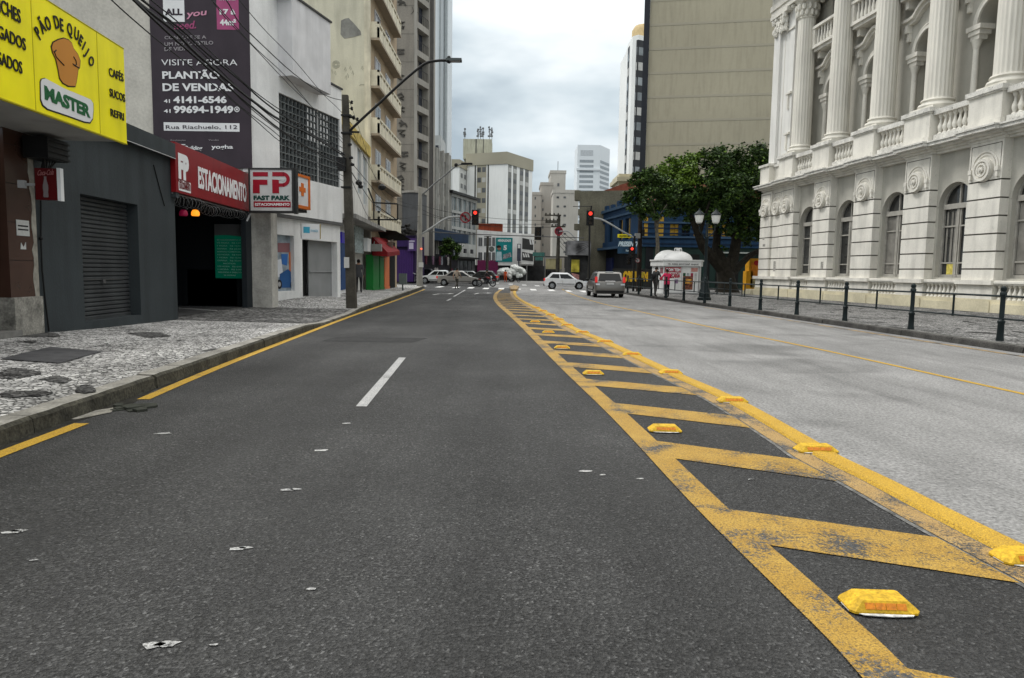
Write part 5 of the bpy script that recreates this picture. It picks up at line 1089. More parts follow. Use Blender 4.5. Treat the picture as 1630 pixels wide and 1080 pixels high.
m=MB(FBl.M); m.box(-.0,FBl.L,.15,9.9,0,zm); m.build('ground_floor_front',DGN,t)
for a,b in ((1122,1130),(1140,1147),(1090,1113),(1166,1176)):
    m=MB(FBl.M); m.box(FBl.U(a,430),FBl.U(b,430),.10,.15,.3,3.4); m.build('shop_opening',mat('black_opening',(.008,.008,.008),.7),t)
m=MB(FBl.M); m.box(FBl.U(1120,420),FBl.L,-.15,.1,3.55,3.68); m.build('pale_ledge',mat('pale_ledge',(.33,.36,.34),.7),t)
m=MB(FBl.M); i=m.vs([(-.4,-.5,zr+.05),(FBl.L,-.5,zr+.05),(FBl.L,5,zr+2.6),(-.4,5,zr+2.6)]); m.face((i,i+1,i+2,i+3)); m.build('tiled_roof',mat('red_roof_tile',(.17,.052,.032),.85,v=.3,s=2,bump=.6,bs=6),t)
# receding left wing
wins=[]; UL=lambda x:FBL.U(x,400); hz=lambda x,y:FBL.Z(x,y)
for x0,x1 in ((947,951),(956,962),(968,975),(984,990),(994,1003)): wins.append((UL(x0),UL(x1),5.0,7.2))
m=MB(FBL.M); m.wall(0,FBL.L,4.1,8.6,wins,0,6,0,rev=.3); m.build('wing_wall',BLU,t)
for a,b,c,d in wins: m=MB(FBL.M); m.box(a,b,.2,.28,c,d,0); m.box((a+b)/2-.05,(a+b)/2+.05,.15,.2,c,d,1); m.build('window',[GLASS,YWF if a>UL(983) else BLUT],t)
m=MB(FBL.M); m.box(-.1,FBL.L+.1,-.2,0,7.55,7.75); m.box(-.1,FBL.L+.1,-.25,0,8.4,8.7); m.box(-.1,FBL.L+.1,-.6,0,4.1,4.35); m.build('wing_trim',BLUT,t)
m=MB(FBL.M)
for k in range(9): u=FBL.L*(k+.5)/9; m.box(u-.5,u+.5,-.05,.3,8.7,8.95+.12*(k%2)+.05*k)
m.build('stepped_parapet',BLU,t)
m=MB(FBL.M); m.box(0,FBL.L,.4,6,0,4.1,0); 
m.build('wing_ground_floor',mat('black_shopfront',(.010,.011,.014),.7,v=.5,s=.8),t)
m=MB(FBL.M)
for x0,x1,c in ((963,972,1),):
    m.box(UL(x0),UL(x1),.2,.4,.4,3.2,0)
for k in range(4): u=UL(940+k*5); m.box(u,u+.35,.0,.2,0,3.2,1)
m.build('shop_doors',[mat('navy_door',(.012,.018,.07),.6),mat('ochre_grey_post',(.22,.19,.11),.8,v=.5)],t)
# signs on the blue corner
FS2=Fac((D(983,400,69.3).x,69.3),(D(1015,400,69.0).x,69.0)); z0=FS2.Z(1000,404);z1=FS2.Z(1000,382)
t=fthing('shop_fascia_sign','dark blue shop sign with white slanted lettering at blue corner','sign',FS2); m=MB(FS2.M); m.box(0,FS2.L,0,.2,z0,z1); m.build('panel',mat('navy_sign',(.015,.045,.085),.4,v=.4,s=1.5),t)
text(FS2,'PRESENTI',0,0,0,mat('pale_blue_letters',(.45,.55,.6),.5),t,raw=((.05,z0+.72),(FS2.L-.1,z0+.72),(0,z0+1.14)),bold=.05,shear=.25); text(FS2,'loja',0,0,0,mat('pale_blue_letters',(.45,.55,.6),.5),t,raw=((.8,z0+.2),(1.3,z0+.2),(0,z0+.4)))
FY=Fac((D(983,375,69.3).x,69.3),(D(1005,375,69.1).x,69.1)); m=MB(FY.M); m.box(0,FY.L,0,.1,FY.Z(990,378.5),FY.Z(990,373)); t=fthing('yellow_banner','bright yellow narrow banner under the blue corner window','banner',FY); m.build('sheet',mat('bright_yellow',(.60,.52,.01),.5),t)
mb=MB(); text(FY,'ALUGA-SE',0,0,0,BLK,t,raw=((.15,FY.Z(990,377)),(FY.L-.15,FY.Z(990,377)),(0,FY.Z(990,374.5))),bold=.05,mb=mb); mb.build('lettering',BLK,t,sharp=0)
FG2=Fac((D(990,440,68.6).x,68.6),(D(1032,440,68.6).x,68.6)); t=fthing('yellow_lettered_hoarding','black hoarding with big yellow letters behind the grey car','hoarding',FG2); m=MB(FG2.M); m.box(-.9,FG2.L+.3,0,.1,0,1.9); m.build('panel',mat('black_hoarding',(.02,.02,.018),.7,v=.4,s=2),t)
YL=mat('yellow_spray_letters',(.55,.33,.02),.6); text(FG2,'ORUS?',0,0,0,YL,t,raw=((.1,.75),(1.75,.75),(0,1.6)),bold=.08,off=-.02); text(FG2,'M',0,0,0,YL,t,raw=((2.05,.8),(2.5,.8),(0,1.55)),bold=.08,off=-.02)
m=MB(); a=D(1187,462,56);b=D(1204,412,56.5); m.box(a.x,a.x+.5,56,56.8,.15,D(1190,432,56).z,0); m.box(a.x+.2,b.x+.2,56.05,57,.15,b.z,0); m.box(a.x+.35,b.x,56.0,56.05,b.z-1.5,b.z-.3,1); m.box(a.x+.35,b.x,56.0,56.05,.5,1.2,2); m.disc(((a.x+b.x)/2+.3,b.z-.35),.2,55.97,56.05,12,3); m.solo('yellow_booth',[mat('booth_yellow',(.62,.30,.015),.5,v=.1),mat('booth_orange',(.6,.2,.02),.5,v=.3,s=3),mat('booth_print',(.30,.25,.12),.5,v=.6,s=4),mat('booth_red',(.4,.02,.02),.5)],'tall yellow booth standing by the left end of the white palace','booth')
# ================= PALACE =================
PL=mat('palace_stucco',(.69,.665,.60),.75,v=.11,s=.9,bump=.25,bs=18,streak=.20,fine=.05,spots=.18); PLW=mat('palace_stucco_shaded',(.44,.425,.375),.8,v=.10,s=.8,bump=.25,bs=18,streak=.14,fine=.04); PLD=mat('palace_weathered_ledge',(.60,.585,.54),.85,v=.22,s=3,bump=.7,bs=25,streak=.0,fine=.2,spots=.72); PLY=mat('palace_yellowed_base',(.55,.50,.36),.85,v=.16,s=1.3,bump=.5,bs=14,fine=.08); GRV=mat('groove_shade',(.09,.083,.07),.9,v=.3,s=3)  # PLW and GRV carry the shade of recesses and grooves in their colour
px_=lambda y:22.12-.1106*y
FPa=Fac((px_(48.8),48.8),(px_(14.5),14.5)); LP=33.4
t=fthing('white_palace','white neoclassical palace with giant fluted columns and arched windows','building',FPa)
T=FPa.M; cen=[3.65+4.05*k for k in range(8)]; hw=.875
cuts=[c for c in cen if c<LP]
m=MB(T); m.box(-.25,LP,-.16,.5,0,.50); m.box(-.2,LP,-.08,.5,.5,.66); 
for c in cuts: m.box(c-hw-.1,c+hw+.1,-.20,-.16,0,.60)
m.build('plinth',PLY,t)
m=MB(T)
for c in cuts: m.box(c-hw-.06,c+hw+.06,-.07,.4,.66,1.24)
m.box(-.15,2.75,-.07,.4,.66,1.24); m.box(-.1,LP,.22,.5,.66,1.24); m.build('base_wall',PL,t)
m=MB(T); m.box(-.22,LP,-.06,.45,1.24,1.42); m.box(-.25,LP,-.10,.45,1.30,1.38)
for c in cuts: m.box(c-hw-.12,c+hw+.12,-.20,-.06,1.24,1.42)
m.box(-.3,2.8,-.20,-.06,1.24,1.42); m.build('base_ledge',PL,t)
# balusters (one mesh, copied)
def baluster_mesh(h,r,nm,par):
    m=MB(T); m.lathe((0,0,0),[(r*.9,0),(r*.9,h*.07),(r*.5,h*.12),(r*.95,h*.30),(r*.9,h*.42),(r*.45,h*.62),(r*.38,h*.78),(r*.7,h*.85),(r*.9,h*.92),(r*.9,h)],10)
    return m.build(nm,PL,par)
def copies(o,places):
    for i,(x,y,z) in enumerate(places):
        c=o if i==0 else o.copy()
        if i: COL.objects.link(c); c.parent=o.parent; W[c.name]=W[o.parent.name]
        c.location=(x,y,z)
pl=[]
for c in cuts[:-1]:
    for k in range(8): pl.append((c+hw+.28+k*(4.05-2*hw-.56)/7.,.08,.66))
copies(baluster_mesh(.58,.10,'low_baluster',t),pl[:56])
# wall with arches
m=MB(T)
prev=2.7
for k,c in enumerate(cuts):
    nx=c+4.05 if k<len(cuts)-1 else None
    if nx: m.arch(c,nx,1.42,6.95,c+2.025,2.0,1.5,4.62,.40,.78,0,16)
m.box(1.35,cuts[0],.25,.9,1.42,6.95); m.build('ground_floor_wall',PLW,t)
for k in range(len(cuts)-1):
    xc=cuts[k]+2.025; m=MB(T); m.archring(xc,4.62,1.0,1.09,.375,.40,0,16); m.build('arch_moulding',PLW,t)
WFR=mat('weathered_window_frame',(.34,.325,.29),.7,v=.15,s=4); CURT=mat('dusty_glass',(.028,.029,.029),.15,v=.7,s=1.1,spec=.6); LITE=mat('pale_curtain_behind_glass',(.20,.19,.17),.25,v=.3,s=2)
for k in range(len(cuts)-1):
    xc=cuts[k]+2.025; m=MB(T); fy=.60
    m.box(xc-1,xc-.9,fy,fy+.12,1.5,4.62); m.box(xc+.9,xc+1,fy,fy+.12,1.5,4.62); m.box(xc-.04,xc+.04,fy-.02,fy+.10,1.5,4.5); m.box(xc-.14,xc-.08,fy,fy+.1,1.5,4.5);m.box(xc+.08,xc+.14,fy,fy+.1,1.5,4.5); m.box(xc-.9,xc+.9,fy-.06,fy+.1,4.5,4.72)
    m.box(xc-.9,xc+.9,fy+.0,fy+.1,1.5,1.64)
    for z in (2.15,3.75): m.box(xc-.9,xc+.9,fy+.01,fy+.09,z-.03,z+.03)
    m.archring(xc,4.66,.88,1.0,fy,fy+.12,0,14); m.box(xc-.03,xc+.03,fy,fy+.1,4.7,5.58)
    f=m.build('window_frame',WFR,t)
    m=MB(T); m.poly([(xc-1,.68,1.5),(xc+1,.68,1.5)]+[(xc+1.0*math.cos(math.pi*j/14),.68,4.62+1.0*math.sin(math.pi*j/14)) for j in range(15)]); m.build('pane',CURT,f)
    m=MB(T)
    if k in (2,4): m.box(xc-.86,xc-.2,.66,.675,1.66,4.45)
    elif k==3:
        m.box(xc-.5,xc-.38,.66,.675,1.66,4.4); m.box(xc-.3,xc-.2,.66,.675,1.66,4.4); m.box(xc-.78,xc-.68,.66,.675,2.2,4.4)
    else: m.box(xc+.3,xc+.5,.66,.675,1.66,4.4)
    m.build('curtain',LITE,f)
    if k==3: m=MB(T); m.box(xc-.55,xc-.12,.62,.655,1.62,2.1); m.build('yellow_notice',mat('yellow_paper',(.50,.42,.10),.7,v=.3,s=9),f)
# pilasters with grooves
GZ=[1.87,2.57,3.27,3.97,4.67,5.38]
def pil(c,w,y0,nm='pilaster'):
    m=MB(T); z=1.42
    for g in GZ+[5.42]:
        if g==5.42: break
        m.box(c-w,c+w,y0,.42,z,g-.03); z=g+.03
    m.box(c-w,c+w,y0,.42,z,6.95); o=m.build(nm,PL,t)
    m=MB(T)
    for g in GZ: m.box(c-w+.03,c+w-.03,y0+.035,.42,g-.03,g+.03)
    m.build('groove',GRV,o); return o
def medallion(c,w,y0,o):
    m=MB(T); zc=5.88
    m.archring(c,zc+.02,.62,.70,y0-.05,y0,0,18); m.archring(c,zc+.02,.50,.56,y0-.035,y0,0,18)
    m.lathe((0,0,0),[(0.01,0)],3) if False else None
    for r0,r1,h in ((0,.46,.14),(.34,.44,.20),(.20,.27,.20),(0,.12,.24),(.0,.06,.28)):
        if r0==0: m.disc((c,zc-.06),r1,y0-h,y0,22)
        else: m.archring(c,zc-.06,r0,r1,y0-h,y0-.1,0,22,0,2*math.pi)
    for s in (-1,1): m.box(c+s*.70-.09,c+s*.70+.09,y0-.12,y0,5.72,5.90); m.box(c+s*.70-.06,c+s*.70+.06,y0-.10,y0,5.50,5.72)
    m.build('medallion',PL,o)
    m=MB(T)
    for a,b,c_,d in ((c-w+.08,c+w-.08,6.80,6.83),(c-w+.08,c-w+.11,5.9,6.8),(c+w-.11,c+w-.08,5.9,6.8)): m.box(a,b,y0-.004,y0,c_,d)
    m.build('panel_groove_shade',GRV,o)  # dark strips on the flat face painted as groove shade
for c in cuts: medallion(c,hw,0,pil(c,hw,0))
medallion(.68,.70,.05,pil(.68,.72,.05)); medallion(2.05,.55,.18,pil(2.05,.64,.18))
# cornice between floors
def band(parts,nm,mt,x0=-.1,x1=LP,proj=.22):
    m=MB(T)
    for (ya,za,zb) in parts:
        m.box(x0-abs(min(ya,0))*.8,x1,ya,.6,za,zb)
        for c in cuts: m.box(c-hw-.05-abs(min(ya,0))*.3,c+hw+.05+abs(min(ya,0))*.3,ya-proj,ya,za,zb-.001)
    return m.build(nm,mt,t)
band([(.18,6.95,7.06),(.06,7.06,7.16),(-.12,7.16,7.26)],'cornice_moulding',PL); band([(-.36,7.26,7.40),(-.42,7.40,7.47)],'cornice_ledge',PLD)
m=MB(T); m.box(-.35,LP,-.30,1.6,7.47,7.50); m.build('ledge_top',PLD,t)
for c in cuts:
    m=MB(T); m.box(c-hw,c+hw,-.22,1.0,7.50,8.80); m.box(c-hw-.05,c+hw+.05,-.28,1.0,7.5,7.72); m.build('pedestal',PL,t)
    m=MB(T); m.box(c-hw-.10,c+hw+.10,-.34,1.05,8.80,8.98); m.box(c-hw-.05,c+hw+.05,-.29,1.0,8.74,8.80); m.build('pedestal_cap',PLD,t)
m=MB(T); m.box(-.05,1.2,-.1,1.0,7.5,8.65); m.box(1.2,2.7,.25,1.0,7.5,8.55); m.build('corner_pedestal',PL,t)
m=MB(T); m.box(-.15,1.3,-.2,1.05,8.65,8.80); m.box(1.3,2.7,.15,1.0,8.55,8.7); m.build('pedestal_cap',PLD,t)
for k in range(len(cuts)-1):
    a,b=cuts[k]+hw+.1,cuts[k+1]-hw-.1; m=MB(T); m.box(a,b,-.08,.30,7.5,7.76); m.build('balustrade_base',PLD,t); m=MB(T); m.box(a,b,-.12,.34,8.62,8.84); m.build('balustrade_rail',PLD,t)
pl=[]
for k in range(len(cuts)-1):
    for j in range(7): pl.append((cuts[k]+hw+.27+j*(4.05-2*hw-.54)/6.,.11,7.76))
copies(baluster_mesh(.86,.125,'upper_baluster',t),pl)
# giant columns
CLM=mat('column_stucco',(.67,.645,.575),.75,v=.07,s=.6,bump=.2,bs=16,streak=.16)
yc=.62
for k,c in enumerate(cuts):
    c+=.15
    m=MB(T); m.box(c-.78,c+.78,yc-.78,yc+.78,8.98,9.10); m.lathe((c,yc,9.10),[(.76,0),(.80,.08),(.76,.17),(.66,.20),(.64,.26),(.70,.32),(.67,.38),(.585,.41)],28); b=m.build('column_base',CLM,t)
    m=MB(T); m.lathe((c,yc,9.5),[(.585,0),(.57,.12),(.565,2.2),(.55,4.6),(.515,7.2),(.50,7.55)],100,flute=(1,1,.965,.945,.965)); m.build('column_shaft',CLM,t,sharp=60)
    m=MB(T); m.lathe((c,yc,17.05),[(.52,0),(.56,.05),(.52,.10),(.50,.14),(.54,.5),(.62,.95),(.78,1.12)],20); 
    for j in range(12):
        a=j*math.pi/6
        for (rr_,z_,s_) in ((.56,.32,.13),(.62,.66,.13)):
            a2=a+(.26 if z_>.4 else 0); m.ball((c+rr_*math.cos(a2),yc+rr_*math.sin(a2),17.05+z_),s_,0,6,sz=1.7)
    for sx_ in (-1,1):
        for sy_ in (-1,1): m.ball((c+sx_*.6,yc+sy_*.6,18.05),.16,0,7)
    m.box(c-.80,c+.80,yc-.80,yc+.80,18.17,18.32); m.build('column_capital',CLM,t)
# upper wall with loggias
UW=1.55; m=MB(T)
for k in range(len(cuts)-1):
    a=cuts[k]; xc=a+2.1; m.arch(a,a+4.05,7.5,14.6,xc,1.9,8.9,12.45,UW,UW+.9,0,14)
    m.wall(a,a+4.05,14.6,18.4,[(xc-.75,xc+.75,15.5,18.0)],UW,UW+.5,0,back=False)
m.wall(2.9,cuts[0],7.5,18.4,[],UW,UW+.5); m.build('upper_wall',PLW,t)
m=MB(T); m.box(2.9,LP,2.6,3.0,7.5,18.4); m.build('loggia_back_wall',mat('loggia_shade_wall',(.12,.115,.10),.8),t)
for k in range(len(cuts)-1):
    xc=cuts[k]+2.1
    m=MB(T); m.archring(xc,12.45,.95,1.10,UW-.10,UW,0,16); m.archring(xc,12.45,1.18,1.25,UW-.05,UW,0,16); 
    for s in (-1,1):
        x=xc+s*1.0; m.box(x-.42,x+.18+.24*(s<0),UW-.22,UW+.5,12.25,12.45); m.box(x-.34,x+.34,UW-.16,UW+.4,12.05,12.25); m.box(x-.26,x+.26,UW-.10,UW+.3,11.85,12.05); m.lathe((x,UW+.02,11.45),[(.13,0),(.15,.1),(.24,.4)],10); m.lathe((x,UW+.02,9.0),[(.20,0),(.20,.15),(.14,.2),(.125,2.45)],12)
    m.build('loggia_arch',PL,t)
    m=MB(T); n=10; P_=[(xc-1.75,14.05),(xc-1.2,14.05)]+[(xc-.9+1.8*j/n,14.1+.55*math.sin(math.pi*j/n)) for j in range(n+1)]+[(xc+1.2,14.05),(xc+1.75,14.05)]
    for p,q in zip(P_,P_[1:]): m.prism([p,q,(q[0],q[1]+.14),(p[0],p[1]+.14)],UW-.38,UW); m.prism([(p[0],p[1]-.14),(q[0],q[1]-.14),q,p],UW-.22,UW)
    for s in (-1,1): m.box(xc+s*1.45-.10,xc+s*1.45+.10,UW-.28,UW,13.55,13.92); m.box(xc+s*1.45-.08,xc+s*1.45+.08,UW-.16,UW,13.15,13.55)
    m.build('hood_moulding',PL,t)
    m=MB(T); m.box(xc-1.45,xc+1.45,UW-.85,UW,15.15,15.32); m.box(xc-1.38,xc+1.38,UW-.72,UW,14.98,15.15)
    for s in (-1,1): m.box(xc+s*1.15-.12,xc+s*1.15+.12,UW-.5,UW,14.6,14.98); m.box(xc+s*1.33-.14,xc+s*1.33+.14,UW-.82,UW-.50,15.32,16.3)
    m.box(xc-1.48,xc+1.48,UW-.86,UW-.46,16.3,16.45); m.box(xc-.9,xc+.9,UW-.12,UW,18.0,18.2); 
    bal=m.build('balcony',PL,t)
    m=MB(T)
    for j in range(7): x=xc-1.0+j*2.0/6; m.lathe((x,UW-.64,15.32),[(.08,0),(.10,.3),(.05,.6),(.08,.98)],8)
    m.build('balcony_balusters',PL,bal)
    m=MB(T); m.box(xc-.75,xc+.75,UW+.35,UW+.45,15.5,18.0); m.build('upper_window',CURT,t)
# corner pavilion
m=MB(T); m.box(.55,1.35,.15,2,8.8,18.4); m.box(1.35,2.95,.32,2,8.7,18.4); m.box(.6,2.9,2,18,7.5,18.4); m.build('corner_pavilion',mat('palace_bright_stucco',(.70,.69,.655),.75,v=.05,s=.6,streak=.12,bump=.15),t)
m=MB(T)
for z in (10.4,12.9): m.box(2.35,2.95,.18,.32,z,z+.12); m.box(2.5,2.62,.22,.32,z-.9,z)
m.box(1.75,1.80,.30,.32,9.2,16.9); m.box(2.0,2.9,.24,.32,16.9,17.0); m.build('pavilion_mouldings',PL,t)
m=MB(T); rr=random.Random(4)
for j in range(46): m.ball((rr.uniform(.55,2.2),rr.uniform(0,.18),rr.uniform(17.0,18.0)),rr.uniform(.09,.17),0,6,sz=1.4)
m.box(.35,2.6,-.1,.4,18.05,18.3); m.build('pavilion_capital',PL,t)
# entablature and roof cornice
m=MB(T)
for y,a,b in ((.02,18.32,18.65),(-.06,18.65,19.0),(.06,19.0,19.7)): m.box(.2,LP,y,3,a,b)
m.build('entablature',PL,t)
m=MB(T)
for y,a,b in ((-.10,19.7,19.85),(-.28,19.85,20.0),(-.95,20.22,20.5),(-1.1,20.5,20.72),(-1.25,20.72,20.9)): m.box(.2+y*1.0,LP,y,3,a,b)
m.build('roof_cornice',PLD,t)
m=MB(T); x=-.3
while x<LP: m.box(x,x+.28,-.82,-.1,20.0,20.22); x+=.62
m.build('cornice_brackets',PL,t)
m=MB(T); m.box(-.05,LP,.82,20,0,7.4); m.box(-.05,1.4,.42,1.0,0,7.4); m.box(-.05,LP,.42,1.0,0,1.4); m.box(.6,LP,3,20,7.4,20.2); m.build('core_walls',PL,t)
m=MB(T); m.box(.0,LP,-.25,3,20.9,22.0); m.build('parapet',PL,t)
m=MB(T)
for u,z,w_,h_ in ((.5,1.9,.35,.02),(.45,2.35,.25,.02)): m.box(u,u+w_,.04,.052,z+1.5,z+1.5+.16)
m.box(1.9,2.2,.17,.182,1.75,2.4); m.box(8.0,8.25,-.012,0,1.9,2.3); m.build('wall_plaques',mat('faded_plaque',(.33,.32,.29),.8,v=.5,s=9),t)
# steps by the corner
m=MB(T); m.box(-1.3,-.3,-.3,2,.1,.5); m.box(-2.1,-1.3,-.1,2,.1,.38); m.solo('stone_block_steps',PLY,'yellowish low stone blocks at the foot of the palace corner','stone block')
# ================= railing =================
RM=mat('dark_railing_paint',(.010,.016,.017),.4,v=.2,s=5,bump=.15)
t=thing('street_railing','long dark green metal railing with round posts along the right pavement','railing',(10.6,15.4,.15))
fx=lambda y:11.62-.0775*y-.0*y
posts=[(1595,542.5),(1446,523.5),(1340.6,510.5),(1263,500),(1203.6,493.5),(1155,487.5),(1116,482),(1084,478),(1059,474),(1042,471),(1027.5,469),(1015.5,467)]
PY=[G(a,b,.15) for a,b in posts]
ys=[p.y for p in PY]; PX=[]
ys=[15.4,18.4,21.5,24.5,27.4,30.4,33.4,36.4,39.4,42.4,45.4,48.4]; ys=[12.4,9.4]+ys
fx=lambda y:10.62-.0885*(y-15.4) if y<40 else 10.62-.0885*24.6-.075*(y-40)
ys=sorted(ys)
pm0=None
for y in ys:
    m=MB(); m.lathe((fx(y),y,.14),[(.078,0),(.08,.04),(.070,.10),(.064,.38),(.076,.40),(.076,.44),(.058,.46),(.050,.50),(.050,.98),(.068,1.0),(.068,1.05),(.048,1.08),(.062,1.12),(.055,1.17),(.02,1.20)],12); m.build('post',RM,t)
for a,b in zip(ys,ys[1:]):
    m=MB(); A=Vector((fx(a),a,0)); B=Vector((fx(b),b,0)); m.tube([A+Vector((0,0,1.12)),B+Vector((0,0,1.12))],.024,6); m.tube([A+Vector((0,0,.63)),B+Vector((0,0,.63))],.020,6); C_=(A+B)/2; m.tube([C_+Vector((0,0,.60)),C_+Vector((0,0,1.12))],.026,6); m.build('rail_section',RM,t)
# back railing
m=MB()
for k in range(7): y=30+k*3.; m.tube([(fx(y)+5.5-.0*k,y+16,.14),(fx(y)+5.5,y+16,1.0)],.03,6)
for h in (.95,.5): m.tube([(fx(30)+5.5,46,h),(fx(48)+5.5,64,h)],.02,5)
m.solo('back_railing',RM,'short dark railing behind the kiosk and tree','railing')
# ================= double street lamp =================
c=G(1121,478,.15); t=thing('double_street_lamp','ornate dark post with two white globe lanterns before the tree','street lamp',c); 
T2=Matrix.Translation(c); m=MB(T2); m.lathe((0,0,0),[(.36,0),(.36,.12),(.30,.16),(.28,.5),(.22,.58),(.20,.95),(.15,1.05),(.12,1.2),(.085,1.3),(.08,3.2),(.10,3.25),(.07,3.3),(.065,3.9),(.03,4.0)],14); m.build('post',RM,t)
hb=(D(1113,356,c.y).z-.15)
for s in (-1,1):
    m=MB(T2); m.tube([(0,0,3.15),(s*.12,0,3.3),(s*.30,0,3.45),(s*.40,0,3.62),(s*.42,0,hb-.02)],[.04,.035,.03,.03,.03],6); arm=m.build('arm',RM,t)
    m=MB(T2); m.lathe((s*.43,0,hb),[(.10,0),(.17,.06),(.235,.36),(.24,.42)],12); m.build('lantern_glass',mat('opal_glass',(.62,.62,.58),.3,v=.08,emit=((.9,.9,.85),.04)),t)
    m=MB(T2); m.lathe((s*.43,0,hb+.42),[(.27,0),(.27,.04),(.18,.14),(.08,.22),(.03,.30),(.02,.36)],12); m.lathe((s*.43,0,hb-.08),[(.04,0),(.11,.05),(.10,.09)],10); m.build('lantern_cap',RM,t)
# ================= kiosk =================
kc=G(1085,468.5,.15); KY=kc.y; xs=[D(x,450,KY).x for x in (1057,1112)]; xl=D(1030,450,KY+1.3).x
t=thing('newsstand_kiosk','white kiosk with domed roof and red posters behind the railing','kiosk',(kc.x,KY,.15))
KW=mat('kiosk_white',(.60,.60,.585),.5,v=.08,s=2,streak=.15); zT=D(1085,424,KY).z; zE=D(1085,417,KY).z
xl=D(1038,450,KY+1.3).x; foot=[(xs[0],KY),(xs[1],KY),(xs[1]+.45,KY+1.2),(xs[1]+.45,KY+2.8),(xl+.3,KY+3.0),(xl,KY+1.4)]
m=MB(); m.slab(foot,.15,zT); m.build('walls',KW,t)
m=MB(); cx0=sum(p[0] for p in foot)/6; cy0=sum(p[1] for p in foot)/6; m.slab([(cx0+(x-cx0)*1.07,cy0+(y-cy0)*1.08) for x,y in foot],zT,zT+.34); m.slab([(cx0+(x-cx0)*1.11,cy0+(y-cy0)*1.12) for x,y in foot],zT+.34,zT+.42); m.build('eave_band',KW,t)
m=MB(); r=(xs[1]-xs[0])*.43; m.lathe(((xs[0]+xs[1])/2+.05,KY+1.5,zT+.42),[(r*math.cos(k*math.pi/18),r*.62*math.sin(k*math.pi/18)) for k in range(9)]+[(.05,r*.62)],28); m.lathe((xs[0]+.75,KY+2.6,zT+.42),[(r*.95*math.cos(k*math.pi/18),r*.72*math.sin(k*math.pi/18)) for k in range(9)]+[(.05,r*.72)],24)
for k in range(8): pass
m.build('dome',mat('dome_fibreglass',(.64,.64,.63),.45,v=.06,s=2),t)
m=MB(); zt=zT+.42+r*.62; xm=(xs[0]+xs[1])/2+.05; m.tube([(xm-.26,KY+1.5,zt-.05),(xm-.22,KY+1.5,zt+.18),(xm+.22,KY+1.5,zt+.18),(xm+.26,KY+1.5,zt-.05)],.04,6); m.lathe((xm,KY+1.5,zt),[(.16,0),(.17,.1),(.1,.16)],10); m.build('dome_vent',KW,t)
FK=Fac((xs[0],KY),(xs[1],KY)); LK=FK.L
KR_=mat('kiosk_red',(.30,.015,.03),.5,v=.1)
m=MB(FK.M); m.box(.05,LK*.48,-.012,-.002,zT-.42,zT-.08); m.build('red_poster',KR_,t)
mb=MB(); text(FK,'BOM TEM',0,0,0,WL,t,raw=((.12,zT-.34),(LK*.46,zT-.34),(0,zT-.16)),off=-.02,bold=.04,mb=mb); mb.build('lettering',WL,t,sharp=0)
text(FK,'RECARGA',0,0,0,KR_,t,raw=((.35,zT-.78),(LK*.46,zT-.74),(0,zT-.50)),bold=.06)
text(FK,'o seu jornal aqui',0,0,0,mat('grey_ink',(.08,.08,.08),.6),t,raw=((.2,zT+.10),(LK-.1,zT+.10),(0,zT+.20)),off=-.16,bold=.02)
for k,(c_) in enumerate(((.01,.06,.03),(.30,.33,.33),(.28,.03,.06),(.42,.42,.40))):
    m=MB(FK.M); x=LK*(.54+k*.11); m.box(x,x+LK*.075,-.012,-.002,zT-1.15,zT-.45); m.build('phone_card_print',mat('card_%d'%k,c_,.5,v=.3,s=6),t)
m=MB(FK.M); m.box(LK*.77,LK*.96,-.014,-.002,zT-.36,zT-.1); m.build('pink_label',mat('pinkish_label',(.42,.20,.17),.5,v=.3,s=6),t)
m=MB(FK.M); m.box(LK*.54,LK*.83,-.014,-.002,.45,1.35,0); m.box(LK*.58,LK*.80,-.02,-.014,.85,1.15,1); m.build('food_poster',[mat('dark_food_poster',(.14,.05,.03),.5,v=.9,s=8),mat('gold_food_poster',(.40,.20,.04),.5,v=.8,s=9)],t)
m=MB(FK.M); m.box(LK*.30,LK*.40,-.014,-.002,.85,1.12); m.build('small_label',mat('violet_label',(.20,.12,.22),.5,v=.4,s=8),t)
m=MB(FK.M); m.box(LK*.50,LK*.51,-.01,0,.2,zT-.02); m.box(-.03,.03,-.03,.0,.15,zT); m.box(LK-.03,LK+.03,-.03,0,.15,zT); m.box(-.02,LK,-.04,0,.13,.24); m.build('panel_frame',mat('kiosk_frame',(.25,.25,.25),.5),t)
FK2=Fac((xl,KY+1.5),(xs[0],KY)); m=MB(FK2.M); m.box(FK2.L*.35,FK2.L*.9,-.012,-.002,zT-.95,zT-.75,0); m.box(FK2.L*.3,FK2.L*.9,-.012,-.002,zT-.5,zT-.1,1); m.build('side_posters',[KR_,mat('dull_pink_print',(.22,.10,.11),.5)],t)
